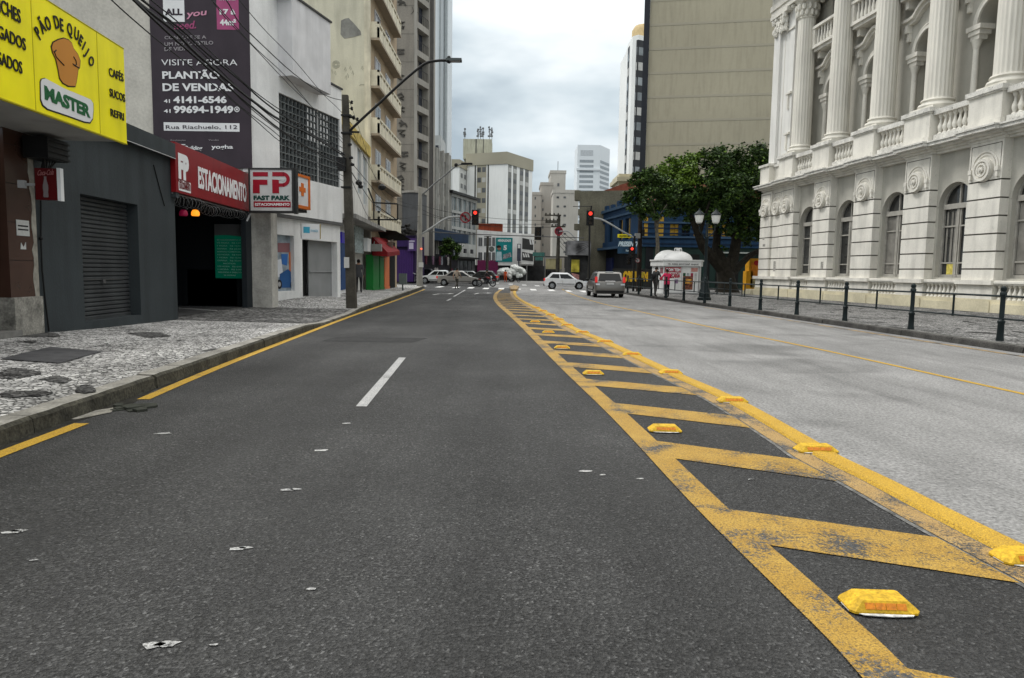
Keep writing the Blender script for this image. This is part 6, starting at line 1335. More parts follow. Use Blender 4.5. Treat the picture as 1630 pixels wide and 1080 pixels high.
# ================= trees =================
BARK=mat('dark_bark',(.022,.019,.014),.95,v=.4,s=4,bump=1.,bs=18,fine=.3)
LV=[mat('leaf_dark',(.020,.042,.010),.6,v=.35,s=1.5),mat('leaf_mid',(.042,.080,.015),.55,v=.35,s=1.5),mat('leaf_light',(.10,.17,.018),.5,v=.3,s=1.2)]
def leaves(m,cl,n,rr,size=(.10,.2),light=None,T=None):
    tot=sum(c[3]**2 for c in cl)
    for (x,y,z,r,fl) in cl:
        k=int(n*r*r/tot); 
        subs=[]
        for _ in range(max(6,int(r*9))):
            th=rr.uniform(0,2*math.pi); ph=math.acos(rr.uniform(-1,1)); q=r*rr.uniform(.55,1.0)
            subs.append((x+q*math.sin(ph)*math.cos(th),y+q*math.sin(ph)*math.sin(th),z+q*math.cos(ph)*fl,rr.uniform(.22,.5)*min(1,r*.7)))
        for i in range(k):
            s=rr.choice(subs); g=lambda:rr.gauss(0,.5)
            px,py,pz=s[0]+g()*s[3]*1.3,s[1]+g()*s[3]*1.3,s[2]+g()*s[3]
            a=rr.uniform(*size); u=Vector((rr.gauss(0,1),rr.gauss(0,1),rr.gauss(0,.5))).normalized(); v=u.cross(Vector((rr.gauss(0,1),rr.gauss(0,1),rr.gauss(0,1)))).normalized()
            P=Vector((px,py,pz)); mi=0 if rr.random()<.5 else 1
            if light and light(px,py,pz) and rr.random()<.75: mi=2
            elif rr.random()<.05: mi=2
            m.poly([P-u*a,P-v*a*.5,P+u*a,P+v*a*.5],mi)
rr=random.Random(12)
TY=54.
def Tp(x,y,dy=0): return D(x,y,TY+dy)
b=Tp(1157,467); b.z=.1
t=thing('large_street_tree','large dark spreading tree with thick trunk beside the palace','tree',(b.x,b.y,.1))
m=MB()
m.tube([b,Tp(1157,455),Tp(1154,432),Tp(1150,412)],[.95,.72,.62,.5],12)
m.tube([Tp(1153,432),Tp(1135,412,-.3),Tp(1118,392,-.6),Tp(1110,370,-.9),Tp(1100,345,-1.),Tp(1080,318,-1.2)],[.5,.40,.34,.28,.2,.08],9)
m.tube([Tp(1150,418),Tp(1140,395,.4),Tp(1142,370,.6),Tp(1134,345,.6),Tp(1125,310,.8)],[.42,.32,.28,.2,.08],9)
m.tube([Tp(1158,430),Tp(1168,408,.2),Tp(1172,385,0),Tp(1180,355,-.3),Tp(1190,320,-.5),Tp(1195,285,-.5)],[.52,.42,.38,.32,.24,.08],9)
m.tube([Tp(1160,440,0),Tp(1176,425,.6),Tp(1192,408,1.2),Tp(1212,398,1.6),Tp(1230,390,2)],[.36,.28,.24,.2,.12],8)
m.tube([Tp(1112,375,-.9),Tp(1120,350,-1.5),Tp(1130,320,-2)],[.2,.15,.06],7); m.tube([Tp(1172,385),Tp(1160,360,1),Tp(1155,330,1.5)],[.24,.18,.08],7)
m.build('trunk',BARK,t)
cl=[]
for x,y,r,dy in ((1050,292,1.5,0),(1075,278,1.7,-.8),(1100,268,1.7,.5),(1128,262,1.8,-.5),(1155,262,1.9,.8),(1185,262,1.9,0),(1210,262,1.6,-.8),(1225,285,1.8,1),(1205,300,2.0,0),(1175,300,2.1,-1.2),(1145,300,2.1,-1.4),(1115,300,2.0,-1),(1085,308,1.8,-1.2),(1062,312,1.3,0),(1190,330,1.8,-.6),(1165,338,1.7,-1.2),(1215,340,1.9,.5),(1135,335,1.5,-1.2),(1108,328,1.2,-1.5),(1180,360,1.2,0),(1200,370,1.3,0),(1158,365,.9,-.5),(1215,245,1.0,0),(1130,300,2.,2.2),(1180,290,2.2,2.4),(1090,290,1.6,2),(1215,310,2,2.5),(1095,355,.7,-1),(1150,395,.35,0),(1072,300,1.6,.8),(1060,298,1.4,1.5),(1085,325,1.3,.5),(1070,322,1.2,-.4),(1140,318,2.0,1),(1165,275,1.8,2),(1195,350,1.7,1.5),(1205,275,1.5,1.5)):
    p=Tp(x,y,dy); cl.append((p.x,p.y,p.z,r*.92,.85))
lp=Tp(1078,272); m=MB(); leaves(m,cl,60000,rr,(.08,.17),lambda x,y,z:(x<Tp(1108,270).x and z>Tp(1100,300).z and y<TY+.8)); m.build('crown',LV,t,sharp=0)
TY=50.
b=Tp(1044,470); b.z=.1
t=thing('small_street_tree','slim pale trunk tree with loose crown left of the large tree','tree',(b.x,b.y,.1))
m=MB(); m.tube([b,Tp(1045,430),Tp(1047,390),Tp(1044,350),Tp(1036,320),Tp(1030,300)],[.16,.14,.13,.12,.08,.04],8); m.tube([Tp(1045,365),Tp(1052,340),Tp(1062,325)],[.08,.06,.03],6); m.tube([Tp(1044,352),Tp(1025,330),Tp(1010,320)],[.07,.05,.02],6); m.build('trunk',mat('grey_bark',(.10,.09,.07),.95,v=.4,s=5,bump=.8,bs=20),t)
cl=[]
for x,y,r,dy in ((1012,300,.8,0),(1028,290,1.0,0),(1045,300,1.2,.5),(1018,318,1.0,-.3),(1036,318,1.1,0),(1055,318,1.,.4),(1028,338,.7,0),(1012,332,.5,0),(1048,340,.7,0),(1006,312,.55,0),(1033,276,.6,0)): p=Tp(x,y,dy); cl.append((p.x,p.y,p.z,r,.85))
m=MB(); leaves(m,cl,9000,rr,(.08,.16)); m.build('crown',LV,t,sharp=0)
# small street tree on the far left
TY=88.; t=thing('shrub_tree','small bushy green tree above the dark shopfronts on the left','tree',(D(716,400,88).x,88,.1))
m=MB(); b=Tp(717,440); m.tube([(b.x,88,.1),Tp(717,410),Tp(716,392)],[.12,.1,.05],6); m.build('trunk',BARK,t)
m=MB(); cl=[(Tp(x,y).x,Tp(x,y).y+d,Tp(x,y).z,r,.9) for x,y,r,d in ((712,397,.9,0),(721,395,1.0,.4),(716,388,.8,0),(710,405,.6,0),(724,405,.7,0))]; leaves(m,cl,2600,rr,(.10,.2)); m.build('crown',LV,t,sharp=0)
# ================= poles, signals, cables =================
PC=mat('weathered_pole_concrete',(.060,.055,.045),.95,v=.35,s=2,bump=.6,bs=20,streak=.25,fine=.15); PC2=mat('pale_pole_concrete',(.26,.25,.225),.9,v=.12,s=1.5,streak=.2); GALV=mat('grey_galvanised',(.12,.125,.125),.5,v=.15,s=3,metal=.5)
b=G(560,489,.16); PY1=b.y; zt=D(549,152,PY1).z
def P1(x,y,dy=0): return D(x,y,PY1+dy)
t=thing('utility_pole','tall dark weathered concrete utility pole at the left kerb','utility pole',(b.x,b.y,.1))
top=P1(549.5,152); m=MB(); i=m.vs([(b.x-.17,b.y-.14,.05),(b.x+.17,b.y-.14,.05),(b.x+.17,b.y+.14,.05),(b.x-.17,b.y+.14,.05),(top.x-.10,b.y-.09,top.z),(top.x+.10,b.y-.09,top.z),(top.x+.10,b.y+.09,top.z),(top.x-.10,b.y+.09,top.z)])
for q in ((0,3,2,1),(4,5,6,7),(0,1,5,4),(1,2,6,5),(2,3,7,6),(3,0,4,7)): m.face([i+k for k in q])
m.build('shaft',PC,t)
m=MB()
for y in (186,214,300): p=P1(552,y); m.box(p.x-.17,p.x+.17,PY1-.15,PY1+.15,p.z,p.z+.05)
p=P1(556,210); m.box(p.x,p.x+.35,PY1-.03,PY1+.03,p.z-.04,p.z+.02); m.build('clamp',BLACK,t)
for x,y in ((560,163),(560,173),(563,188),(569,190),(563,187)):
    p=P1(x,y); m=MB(); m.lathe((p.x,PY1,p.z-.06),[(.03,0),(.055,.03),(.03,.05),(.055,.08),(.02,.12)],8); m.tube([(p.x,PY1,p.z),(p.x-.16,PY1,p.z-.01)],.012,5); m.build('insulator',BLACK,t)
for x,y in ((558,231),(560,252),(562,263),(548,262),(546,246)):
    p=P1(x,y); m=MB(); m.lathe((p.x,PY1-.1,p.z-.05),[(.03,0),(.07,.02),(.07,.07),(.03,.1)],8); m.tube([(p.x,PY1-.1,p.z),(P1(552,y).x,PY1,p.z)],.012,5); m.build('insulator',BLACK,t)
m=MB(); p=P1(547,262); m.box(p.x-.14,p.x+.12,PY1-.32,PY1-.10,p.z-.25,p.z+.2); m.build('junction_box',BLACK,t)
m=MB(); p=P1(555,420); m.box(p.x-.12,p.x+.06,PY1-.19,PY1-.165,p.z-.15,p.z+.22); m.build('torn_bill',mat('paper',(.5,.5,.48)),t)
# lamp arm
t=thing('street_light','long curved black street light arm with flat lamp head','street light',P1(556,210))
m=MB(); m.tube(smooth([P1(x,y) for x,y in ((553,212),(575,191),(610,159),(640,131),(665,110),(680,100),(697,97),(713,96.5))],3),[.045]*22,8); m.build('arm',BLACK,t)
p=P1(711,96.5);q=P1(735,96); m=MB(); m.box(p.x-.02,q.x,PY1-.14,PY1+.14,p.z-.03,p.z+.05,0); m.box(p.x+.1,q.x-.05,PY1-.11,PY1+.11,p.z-.045,p.z-.03,1); m.build('lamp_head',[mat('grey_lamp_head',(.07,.08,.08),.5),mat('lamp_lens',.3,.3)],t)
m=MB(); m.lathe((P1(714.5,92).x,PY1,p.z+.04),[(.06,0),(.06,.08),(.03,.11)],10); m.ball((p.x+.08,PY1,p.z-.02),.085,0,8); m.build('photocell',BLACK,t)
# cables
WPx=lambda y:-4.17-.0593*y
FWi=Fac((WPx(-5),-5),(WPx(60),60))
def wire(pts,r,lab,off=0.,px=True,nm='overhead_cable',grp='overhead cables along the left street'):
    P=[]
    for p in pts:
        if len(p)==2:
            u,z=FWi.uv(p[0],p[1],off); v=FWi.M@Vector((u,off,z)); P.append(v)
        else: P.append(Vector(p))
    m=MB(); m.tube(smooth(P,4),r,5); return m.solo(nm,CABLE,lab,'cable',grp)
near=[([(160,-25),(177,0),(238,54),(277,85),(330,128),(400,186),(450,229),(510,268),(549,290)],.009,'thin black cable lowest across the banner toward the pole',.0),
([(185,-30),(206,-6),(270,55),(320,99),(372,146),(410,178),(445,206),(492,236),(535,258),(549,264)],.020,'thick black bundled cable crossing the purple banner',.0),
([(196,-25),(214,0),(275,48),(312,85),(372,137),(410,167),(445,191),(492,214),(535,240),(549,252)],.026,'thickest black cable of the bundle crossing the purple banner',.05),
([(210,-20),(223,-2),(284,44),(330,86),(384,130),(415,158),(450,184),(500,216),(549,246)],.017,'black cable just above the thickest one over the banner',.08),
([(226,-12),(240,0),(300,50),(360,106),(405,146),(450,178),(505,213),(549,238)],.010,'thin black cable above the bundle over the banner letters',.04),
([(218,-15),(232,4),(292,56),(350,112),(400,160),(450,200),(505,236),(549,262)],.010,'thin black cable twisting beneath the bundled cables',.12),
([(320,-20),(337,0),(380,48),(410,80),(455,122),(500,175),(549,232)],.008,'thin dark cable from the pink banner square down to the pole',.0),
([(362,-20),(382,2),(395,18),(425,52),(470,98),(514,150),(537,172),(560,198)],.008,'thin dark cable passing the white corner high up',.0),
([(352,-10),(365,8),(380,35),(408,63),(468,118),(518,152),(545,160)],.011,'black cable reaching the very top of the utility pole',.0),
([(340,5),(365,36),(395,66),(459,134),(496,170),(549,226)],.008,'thin dark cable crossing the brow of the white building',.0),
([(350,120),(380,155),(420,190),(470,225),(549,272)],.009,'thin dark cable in front of the block grille, upper one',.1),
([(350,140),(380,168),(430,205),(480,245),(549,282)],.009,'thin dark cable in front of the block grille, lower one',.1)]
for p,r,l,o in near: wire(p,r,l,o)
far_=[([(552,188),(580,250),(610,300),(640,322),(668,328)],.011,'black cable sagging from the near pole clamp past the balconies'),
([(556,160),(575,215),(600,290),(625,322),(668,332)],.009,'thin black cable dropping from the pole top insulator'),
([(552,250),(585,290),(610,318),(640,328),(668,335)],.014,'black drop cable from the insulators toward the second pole'),
([(552,262),(575,298),(600,330),(630,348),(668,345)],.018,'thick black drop cable with hanging loop before cream building'),
([(552,268),(570,310),(590,350),(620,362),(668,352)],.012,'lowest black cable leaving the near pole toward second pole'),
([(668,326),(700,335),(740,342),(800,349),(886,352)],.02,'upper thin cable over the distant crossing'),
([(668,332),(700,346),(741,351),(800,357),(886,357)],.02,'second thin cable over the distant crossing'),
([(668,340),(720,352),(800,362),(886,362)],.02,'third thin cable over the distant crossing')]
b2=G(668,456,.15); PY2=b2.y; K2=PY2
for k,(p,r,l) in enumerate(far_[:5]):
    P=[]; n=len(p)
    for i,(x,y) in enumerate(p): P.append(D(x,y,PY1+(PY2-PY1)*i/(n-1)))
    m=MB(); m.tube(smooth(P,4),r,5); m.solo('overhead_cable',CABLE,l,'cable','overhead cables along the left street')
for (x,y,d) in ((571,291,.26),(574,297,.2),(608,298,.30)):
    i=(x-552)/(668-552); p=D(x,y,PY1+8); m=MB(); m.lathe((p.x,p.y,p.z-d*.5),[(.04,0),(d*.55,d*.2),(d*.6,d*.6),(.04,d)],8); m.solo('cable_splice',BLACK,{571:'upper black splice hanging on the drop cables beyond the near pole',574:'lower black splice hanging on the drop cables beyond the near pole',608:'black splice on the cables before the lowest balcony'}[x],'cable splice')
PY3=G(886,452).y; PY3=82.
for k,(p,r,l) in enumerate(far_[5:]):
    P=[]; n=len(p)
    for i,(x,y) in enumerate(p): P.append(D(x,y,PY2+(PY3-PY2)*i/(n-1)))
    m=MB(); m.tube(smooth(P,4),r,5); m.solo('overhead_cable',CABLE,l,'cable','cables over the crossing')
m=MB(); P=[D(x,y,62+i*2) for i,(x,y) in enumerate(((669,366),(700,370.5),(760,373.5),(850,376.5),(930,379)))]; m.tube(smooth(P,3),.045,5); m.solo('overhead_cable',mat('grey_cable',(.07,.07,.07),.6),'thick grey span cable carrying the signals across the street','cable','cables over the crossing')
for k,(a,b_,l) in enumerate(((((668,330),(620,318),(560,270))),((700,300),(668,320),(640,345)))) if False else (): pass
# second pole with lamp arm, signal arm
def P2(x,y,dy=0): return D(x,y,K2+dy)
t=thing('concrete_pole','pale concrete pole with lamp arm and signal arm by the crossing','utility pole',(b2.x,K2,.1))
m=MB(); tp=P2(669,300); m.tube([(b2.x,K2,.1),(P2(668,380).x,K2,P2(668,380).z),(tp.x,K2,tp.z)],[.26,.20,.15],10); m.build('shaft',PC2,t)
m=MB(); m.tube(smooth([P2(x,y) for x,y in ((670,313),(690,294),(710,278),(727,264),(738,262),(750,261.5))],3),.06,6); m.build('lamp_arm',GALV,t)
m=MB(); p=P2(726,264);q=P2(752,261.5); m.box(q.x-.9,q.x,K2-.15,K2+.15,q.z-.05,q.z+.08); m.ball((p.x,K2,p.z+.05),.16,0,8); m.build('lamp_head',BLACK,t)
m=MB(); m.tube(smooth([P2(x,y) for x,y in ((671,373),(690,361),(708,349),(722,345.5),(757,345))],3),.075,8); m.build('signal_arm',mat('pale_signal_arm',(.30,.31,.31),.5),t)
m=MB(); p=P2(669,420); m.box(p.x-.1,p.x+.28,K2-.3,K2-.2,p.z-.3,p.z+.1); m.build('small_plate',mat('paper',(.5,.5,.48)),t)
m=MB(); m.lathe((P2(671.5,398).x,K2-.3,P2(671,398).z),[(.05,0),(.09,.05),(.05,.14)],8); m.build('red_light',mat('small_red_light',(.8,.1,.05),.4,emit=((1,.15,.08),1.)),t)
# traffic signals
LR=mat('red_signal_lit',(.9,.03,.01),.3,emit=((1,.05,.03),1.0)); LO=mat('unlit_signal_lens',(.03,.02,.012),.3); SIG=mat('signal_housing',(.010,.010,.011),.5)
def signal(c,lab,lit=True,w_=.36,h_=1.15,faces=True,hood=True):
    t=thing('traffic_signal',lab,'traffic light',c); T_=Matrix.Translation(c)
    m=MB(T_); m.box(-w_/2,w_/2,-.12,.12,-h_/2,h_/2); m.box(-w_/2-.06,w_/2+.06,.02,.05,-h_/2-.06,h_/2+.06); m.build('housing',SIG,t)
    for k in range(3):
        z=h_/2-h_*(k+.5)/3
        if faces:
            m=MB(T_); m.disc((0,z),w_*.33,-.15,-.12,16); m.build('lens',LR if (lit and k==0) else LO,t)
            m=MB(T_); m.archring(0,z,w_*.35,w_*.40,-.34,-.12,0,12); m.build('visor',SIG,t)
    return t
signal(P2(756.5,346.5,-.3),'traffic light lit red at the end of the left signal arm',True,.44,1.1)
def roundsign(c,r,lab,ring,face,bar=None,arrow=True,nm='round_sign',cat='traffic sign'):
    t=thing(nm,lab,cat,c); T_=Matrix.Translation(c); m=MB(T_); m.disc((0,0),r,-.02,0,24); m.build('plate',face,t)
    m=MB(T_); m.archring(0,0,r*.80,r*1.0,-.035,-.02,0,24,0,2*math.pi); m.build('red_rim',ring,t)
    if arrow:
        m=MB(T_); m.box(-.06*r/.5,.06*r/.5,-.03,-.02,-.30*r/.5,.15*r/.5); m.box(-.25*r/.5,.05*r/.5,-.03,-.02,.1*r/.5,.2*r/.5); m.prism([(-.38*r/.5,.15*r/.5),(-.22*r/.5,.02*r/.5),(-.22*r/.5,.28*r/.5)],-.03,-.02); m.build('arrow',BLK,t)
    if bar:
        m=MB(T_); a=math.pi/4; q=[(-.38*r/.5,.30*r/.5),(-.30*r/.5,.38*r/.5),(.38*r/.5,-.30*r/.5),(.30*r/.5,-.38*r/.5)]; m.prism([q[0],q[3],q[2],q[1]],-.045,-.035); m.build('red_bar',ring,t)
    return t
RR=mat('sign_red',(.22,.012,.02),.5,v=.1); SWH=mat('sign_white',(.42,.42,.41),.5)
roundsign(P2(741,346.5,-.25),.44,'round red rimmed no turn sign beside the left red signal',RR,mat('sign_grey_face',(.16,.16,.16),.5,v=.4,s=3),True)
# right signal on arm, its pole
KY3=53.
def P3(x,y,dy=0): return D(x,y,KY3+dy)
b3=G(1018,466,.15); 
t=thing('dark_utility_pole','dark utility pole with cabinet left of the slim tree','utility pole',(P3(1017,460).x,KY3,.1))
m=MB(); m.tube([(P3(1016.5,466).x,KY3,.1),(P3(1018.5,380).x,KY3,P3(1018,380).z),(P3(1021,290).x,KY3,P3(1021,290).z)],[.20,.17,.12],9); m.build('shaft',mat('brown_black_pole',(.022,.016,.013),.9,v=.3,s=3),t)
m=MB(); p=P3(1012,372); q=P3(1022,380); m.box(p.x-.1,p.x+.28,KY3-.4,KY3-.15,q.z,p.z); m.build('cabinet',mat('pale_cabinet',(.28,.28,.27),.5),t)
m=MB(); p=P3(1023,368); m.box(p.x-.1,p.x+.1,KY3-.3,KY3-.1,p.z-.4,p.z+.1); m.build('side_signal',BLACK,t)
t=thing('signal_arm_pole','slim pole with long pale arm carrying the right red signal','signal pole',(P3(1008,460).x,KY3-.6,.1))
m=MB(); yy=KY3-.6; m.tube([(D(1008,460,yy).x,yy,.1),(D(1010,376,yy).x,yy,D(1010,376,yy).z)],.09,8); m.build('post',BLACK,t)
m=MB(); m.tube(smooth([D(x,y,yy) for x,y in ((1010,379),(990,368),(970,356),(957,349.5),(948,348),(938,348))],3),.06,8); m.build('arm',mat('pale_signal_arm',(.30,.31,.31),.5),t)
c=D(939.5,347.5,yy-.3); signal(c,'traffic light lit red hanging before the olive wall',True,.42,.95)
m=MB(); m.tube([(D(938,455,66).x,66,0),(D(938.5,352,66).x,66,D(938.5,352,66).z)],.09,6); m.solo('dark_post',BLACK,'dark slim post rising behind the white hatchback by olive wall','post')
m=MB(); m.tube([D(940,340,yy),D(941.5,328,yy)],.06,6); m.tube([D(941,329,yy),D(912,329,yy)],.025,5); m.solo('signal_bracket',BLACK,'small black bracket sticking up above the right red signal','bracket')
signal(D(1005.5,402,yy-.2),'small pedestrian light lit red on the pole left of kiosk',True,.32,.75)
t=roundsign(D(1015,415,yy+.3),.17,'small round white sign on the dark pole near the kiosk',RR,SWH,False)
# black signal on the span (seen from behind) and third pole
signal(D(856.5,372,70),'unlit black signal hanging in the middle of the crossing',False,.52,1.15)
signal(D(1000.5,414,yy+.6),'dark pedestrian light housing low on the signal pole',False,.24,.6)
b4=D(887,447,84); t=thing('cross_arm_pole','distant utility pole with three cross arms in the centre','utility pole',(b4.x,84,0))
m=MB(); tp=D(890,342,84); m.tube([(b4.x,84,0),(tp.x,84,tp.z)],[.26,.16],8); m.build('shaft',PC,t)
for x0,x1,y in ((867,893,343),(868,891,352),(868,891,354.5),(877,900,361)):
    m=MB(); a=D(x0,y,84);b_=D(x1,y,84); m.box(a.x,b_.x,83.8,83.95,a.z-.08,a.z+.08); 
    for k in range(4): x=a.x+(b_.x-a.x)*(k+.3)/4; m.lathe((x,83.88,a.z+.08),[(.07,0),(.09,.1),(.04,.2)],6)
    m.build('cross_arm',PC,t)
roundsign(D(889.5,368.5,83),.5,'round dull red sign on the distant cross arm pole',RR,mat('dull_red_face',(.10,.02,.03),.6),False)
m=MB(); m.tube(smooth([D(x,y,83) for x,y in ((890,369),(905,369),(918,383),(934,398))],3),.07,6); m.solo('distant_signal_arm',mat('pale_signal_arm',(.30,.31,.31),.5),'pale diagonal arm between the distant pole and olive wall','pole arm')
rr=random.Random(31)
for k,l in enumerate(('first','second','third','fourth','fifth')):
    m=MB(); y0=362+k*7; m.tube(smooth([D(890,y0,84),D(903+k,y0+14+k,82),D(918,y0+22-k*2,80),D(938,y0+22-k*5,78)],3),.022,4); m.solo('drop_wire',CABLE,'%s sagging drop wire right of the distant cross arm pole'%l,'cable','drop wires at the distant pole')
m=MB(); m.tube([D(774.5,447,100),D(776.5,376,100)],[.22,.16],8); a=D(773,376,100); m.box(a.x-.2,a.x+.8,99.9,100,a.z-.1,a.z); m.solo('dark_pole',PC,'dark pole in front of the low white building windows','utility pole')
m=MB(); p=D(782.5,397,99); m.disc((0,0),.01,0,.01,6) if False else None; m.T=Matrix.Translation(p); m.disc((0,0),.38,-.03,0,20); m.T=Matrix.Identity(4); m.tube([p,D(776,392,99.9)],.04,5); m.solo('round_grey_sign',mat('grey_sign_back',(.12,.13,.12),.6,v=.4,s=3),'round grey sign beside the dark pole','sign')
m=MB(); p=G(641,463,.15); m.tube([(p.x,p.y,.1),(p.x,p.y,1.0)],.05,6); m.box(p.x-.22,p.x+.26,p.y-.2,p.y+.15,.55,1.25); m.solo('litter_bin',mat('grey_bin',(.10,.115,.11),.6,v=.2),'small grey litter bin on a post at left kerb','litter bin')
m=MB(); p=D(625.5,452,62); m.tube([(p.x,62,.1),(D(626,385,62).x,62,D(626,385,62).z)],.05,6,0); m.solo('pedestrian_signal_post',mat('grey_post2',(.22,.22,.23),.5),'thin grey post before the purple shutter','post')
signal(D(628.5,404,61.8),'little pedestrian light glowing red before the purple shop',True,.26,.55)
m=MB(); a=D(848,405,112); m.box(a.x,a.x+1.9,112,112.1,a.z-.3,a.z+.3,0); m.box(a.x+.4,a.x+1.6,111.9,112,a.z-.95,a.z-.45,0); m.tube([(a.x+1.9,112,0),(a.x+1.9,112,a.z+.3)],.07,6,1); m.solo('street_name_sign',[mat('sign_green_blue',(.06,.17,.15),.5,v=.3,s=4),GALV],'faded green street sign right of low white building','sign')
# ================= vehicles =================
def paint(nm,c,r=.28): 
    m=mat(nm,c,r,v=.05,s=2,metal=.35 if nm!='car_white' else 0,spec=.6); m.node_tree.nodes['Principled BSDF'].inputs['Coat Weight'].default_value=.6; m.node_tree.nodes['Principled BSDF'].inputs['Coat Roughness'].default_value=.08; return m
ALU=mat('alloy_wheel',(.30,.31,.32),.4,v=.1,metal=.7); HL=mat('headlight_glass',(.50,.53,.56),.12,spec=.8); TLm=mat('tail_light_red',(.38,.008,.008),.2,spec=.7,emit=((1,.03,.02),.25)); TLL=mat('brake_light_lit',(.9,.05,.03),.2,emit=((1,.06,.03),1.4)); PLT=mat('number_plate',(.45,.45,.44),.5); TRIM=mat('black_trim',.012,.55)
def car(nm,lab,loc,rz,kind,pm,L=4.2,W_=1.72,H=1.45,rim=ALU):
    t=thing(nm,lab,'car',loc,rz); M_=Matrix.Translation(Vector(loc))@Matrix.Rotation(rz,4,'Z')@Matrix(((0,1,0,0),(-1,0,0,0),(0,0,1,0),(0,0,0,1))) 
    # local build frame: X'=length forward -> mapped so MB x=length, y=width(left +), z up ; object forward = +x after rz
    M_=Matrix.Translation(Vector(loc))@Matrix.Rotation(rz,4,'Z'); h=L/2; wr=.30 if kind!='suv' else .33
    xf,xr=h-.78,-h+.72; bl=H*.615
    if kind=='sedan': top=[(-h+.03,.60),(-h+.06,bl+.02),(-h+.55,bl+.08),(-.05,bl+.03),(h-1.20,bl-.01),(h-.55,bl-.14),(h-.12,bl-.28),(h,.50)]; roof=[(-h+.62,-h+1.35),(h-1.15,h-2.0)]
    elif kind=='hatch': top=[(-h+.02,.55),(-h+.05,bl+.02),(-h+.2,bl+.1),(0,bl+.04),(h-1.0,bl-.0),(h-.5,bl-.12),(h-.12,bl-.28),(h,.50)]; roof=[(-h+.12,-h+.62),(h-.95,h-1.72)]
    elif kind=='mpv': top=[(-h+.02,.50),(-h+.0,.75),(-h+.06,bl+.0),(-.2,bl+.04),(h-1.05,bl+.02),(h-.5,bl-.16),(h-.12,bl-.32),(h,.50)]; roof=[(-h+.10,-h+.42),(h-.9,h-1.75)]
    else: top=[(-h+.02,.55),(-h+.0,.8),(-h+.06,bl+.05),(0,bl+.05),(h-1.1,bl+.02),(h-.4,bl-.08),(h-.08,bl-.2),(h,.55)]; roof=[(-h+.12,-h+.5),(h-1.0,h-1.7)]
    def arc(xc,r,n=8): return [(xc+r*math.cos(math.pi*k/n),.20+max(0,wr-.2+.02)+r*math.sin(math.pi*k/n)*1.0) for k in range(n+1)]
    ra=wr+.06
    out=[(h,.30),(h-.1,.20)]+arc(xf,ra)+arc(xr,ra)+[(-h+.12,.22),(-h+.02,.34)]+top
    cx=0;cz=.6; m=MB(M_); rings=[]
    for y,s in ((-W_/2,.955),(-W_/2+.05,.985),(-W_/2+.16,1.),(W_/2-.16,1.),(W_/2-.05,.985),(W_/2,.955)):
        rings.append(m.vs([(cx+(x-cx)*(s if abs(x)>h*.8 else 1-(1-s)*.2),y*(1-.0*z),cz+(z-cz)*s) for x,z in out]))
    n=len(out)
    for a,b in zip(rings,rings[1:]):
        for k in range(n): m.face((a+k,a+(k+1)%n,b+(k+1)%n,b+k))
    m.face([rings[0]+k for k in range(n-1,-1,-1)]); m.face([rings[-1]+k for k in range(n)])
    # greenhouse
    (rb,rt_),(fb,ft)=roof; z0=bl-.02; z1=H; wb=W_/2-.07; wt=W_/2-.22
    def ring(z,x0,x1,w_,c=.12): return [(x0+c*.3,-w_,z),(x1-c,-w_,z),(x1,-w_+c,z),(x1+.04,0,z),(x1,w_-c,z),(x1-c,w_,z),(x0+c*.3,w_,z),(x0,w_-c,z),(x0,-w_+c,z)]
    A=m.vs(ring(z0,rb,fb,wb)); B_=m.vs(ring(z1-.07,rt_-.02,ft+.05,wt+.03)); C_=m.vs(ring(z1,rt_+.14,ft-.10,wt-.08))
    for a,b in ((A,B_),(B_,C_)):
        for k in range(9): m.face((a+k,a+(k+1)%9,b+(k+1)%9,b+k))
    m.face([C_+k for k in range(9)]); body=m.build('body',pm,t,sharp=40)
    def gp(u,v,side): # greenhouse side point
        zz=z0+.06+(z1-.13-z0-.06)*v; f=(zz-z0)/(z1-.07-z0); xa=rb+(rt_-rb)*f+.16; xb=fb+(ft-fb)*f-.14; w_=wb+(wt+.03-wb)*f+.012; return (xa+(xb-xa)*u,side*w_,zz)
    cuts_={'sedan':[(.03,.44),(.48,.97)],'hatch':[(.04,.44),(.48,.97)],'mpv':[(.0,.22),(.25,.58),(.62,.97)],'suv':[(.02,.25),(.28,.6),(.63,.97)]}[kind]
    for s in (-1,1):
        for u0,u1 in cuts_:
            m=MB(M_); m.poly([gp(u0,0,s),gp(u1,0,s),gp(u1-.0,1,s),gp(u0,1,s)][::s]); m.build('side_window',GLASS,t)
    def end(x0,x1,sgn,nm_,ins=.10):
        f0,f1=.12,.93; P=[]
        for f,q in ((f0,1),(f1,1)):
            zz=z0+(z1-.07-z0)*f; xx=x0+(x1-x0)*f+sgn*.018; w_=wb+(wt+.03-wb)*f-ins-.02; P.append((xx,w_,zz))
        a,b=P; m=MB(M_); q=[(a[0],-a[1],a[2]),(a[0],a[1],a[2]),(b[0],b[1],b[2]),(b[0],-b[1],b[2])]; q=q if sgn>0 else q[::-1]
        mid=.03*sgn; i=m.vs([q[0],((q[0][0]+q[1][0])/2+mid,0,q[0][2]),q[1],q[2],((q[2][0]+q[3][0])/2+mid,0,q[2][2]),q[3]]); m.face((i,i+1,i+4,i+5)); m.face((i+1,i+2,i+3,i+4)); m.build(nm_,GLASS,t)
    end(fb,ft+.05,1,'windscreen'); end(rb,rt_-.02,-1,'rear_window')
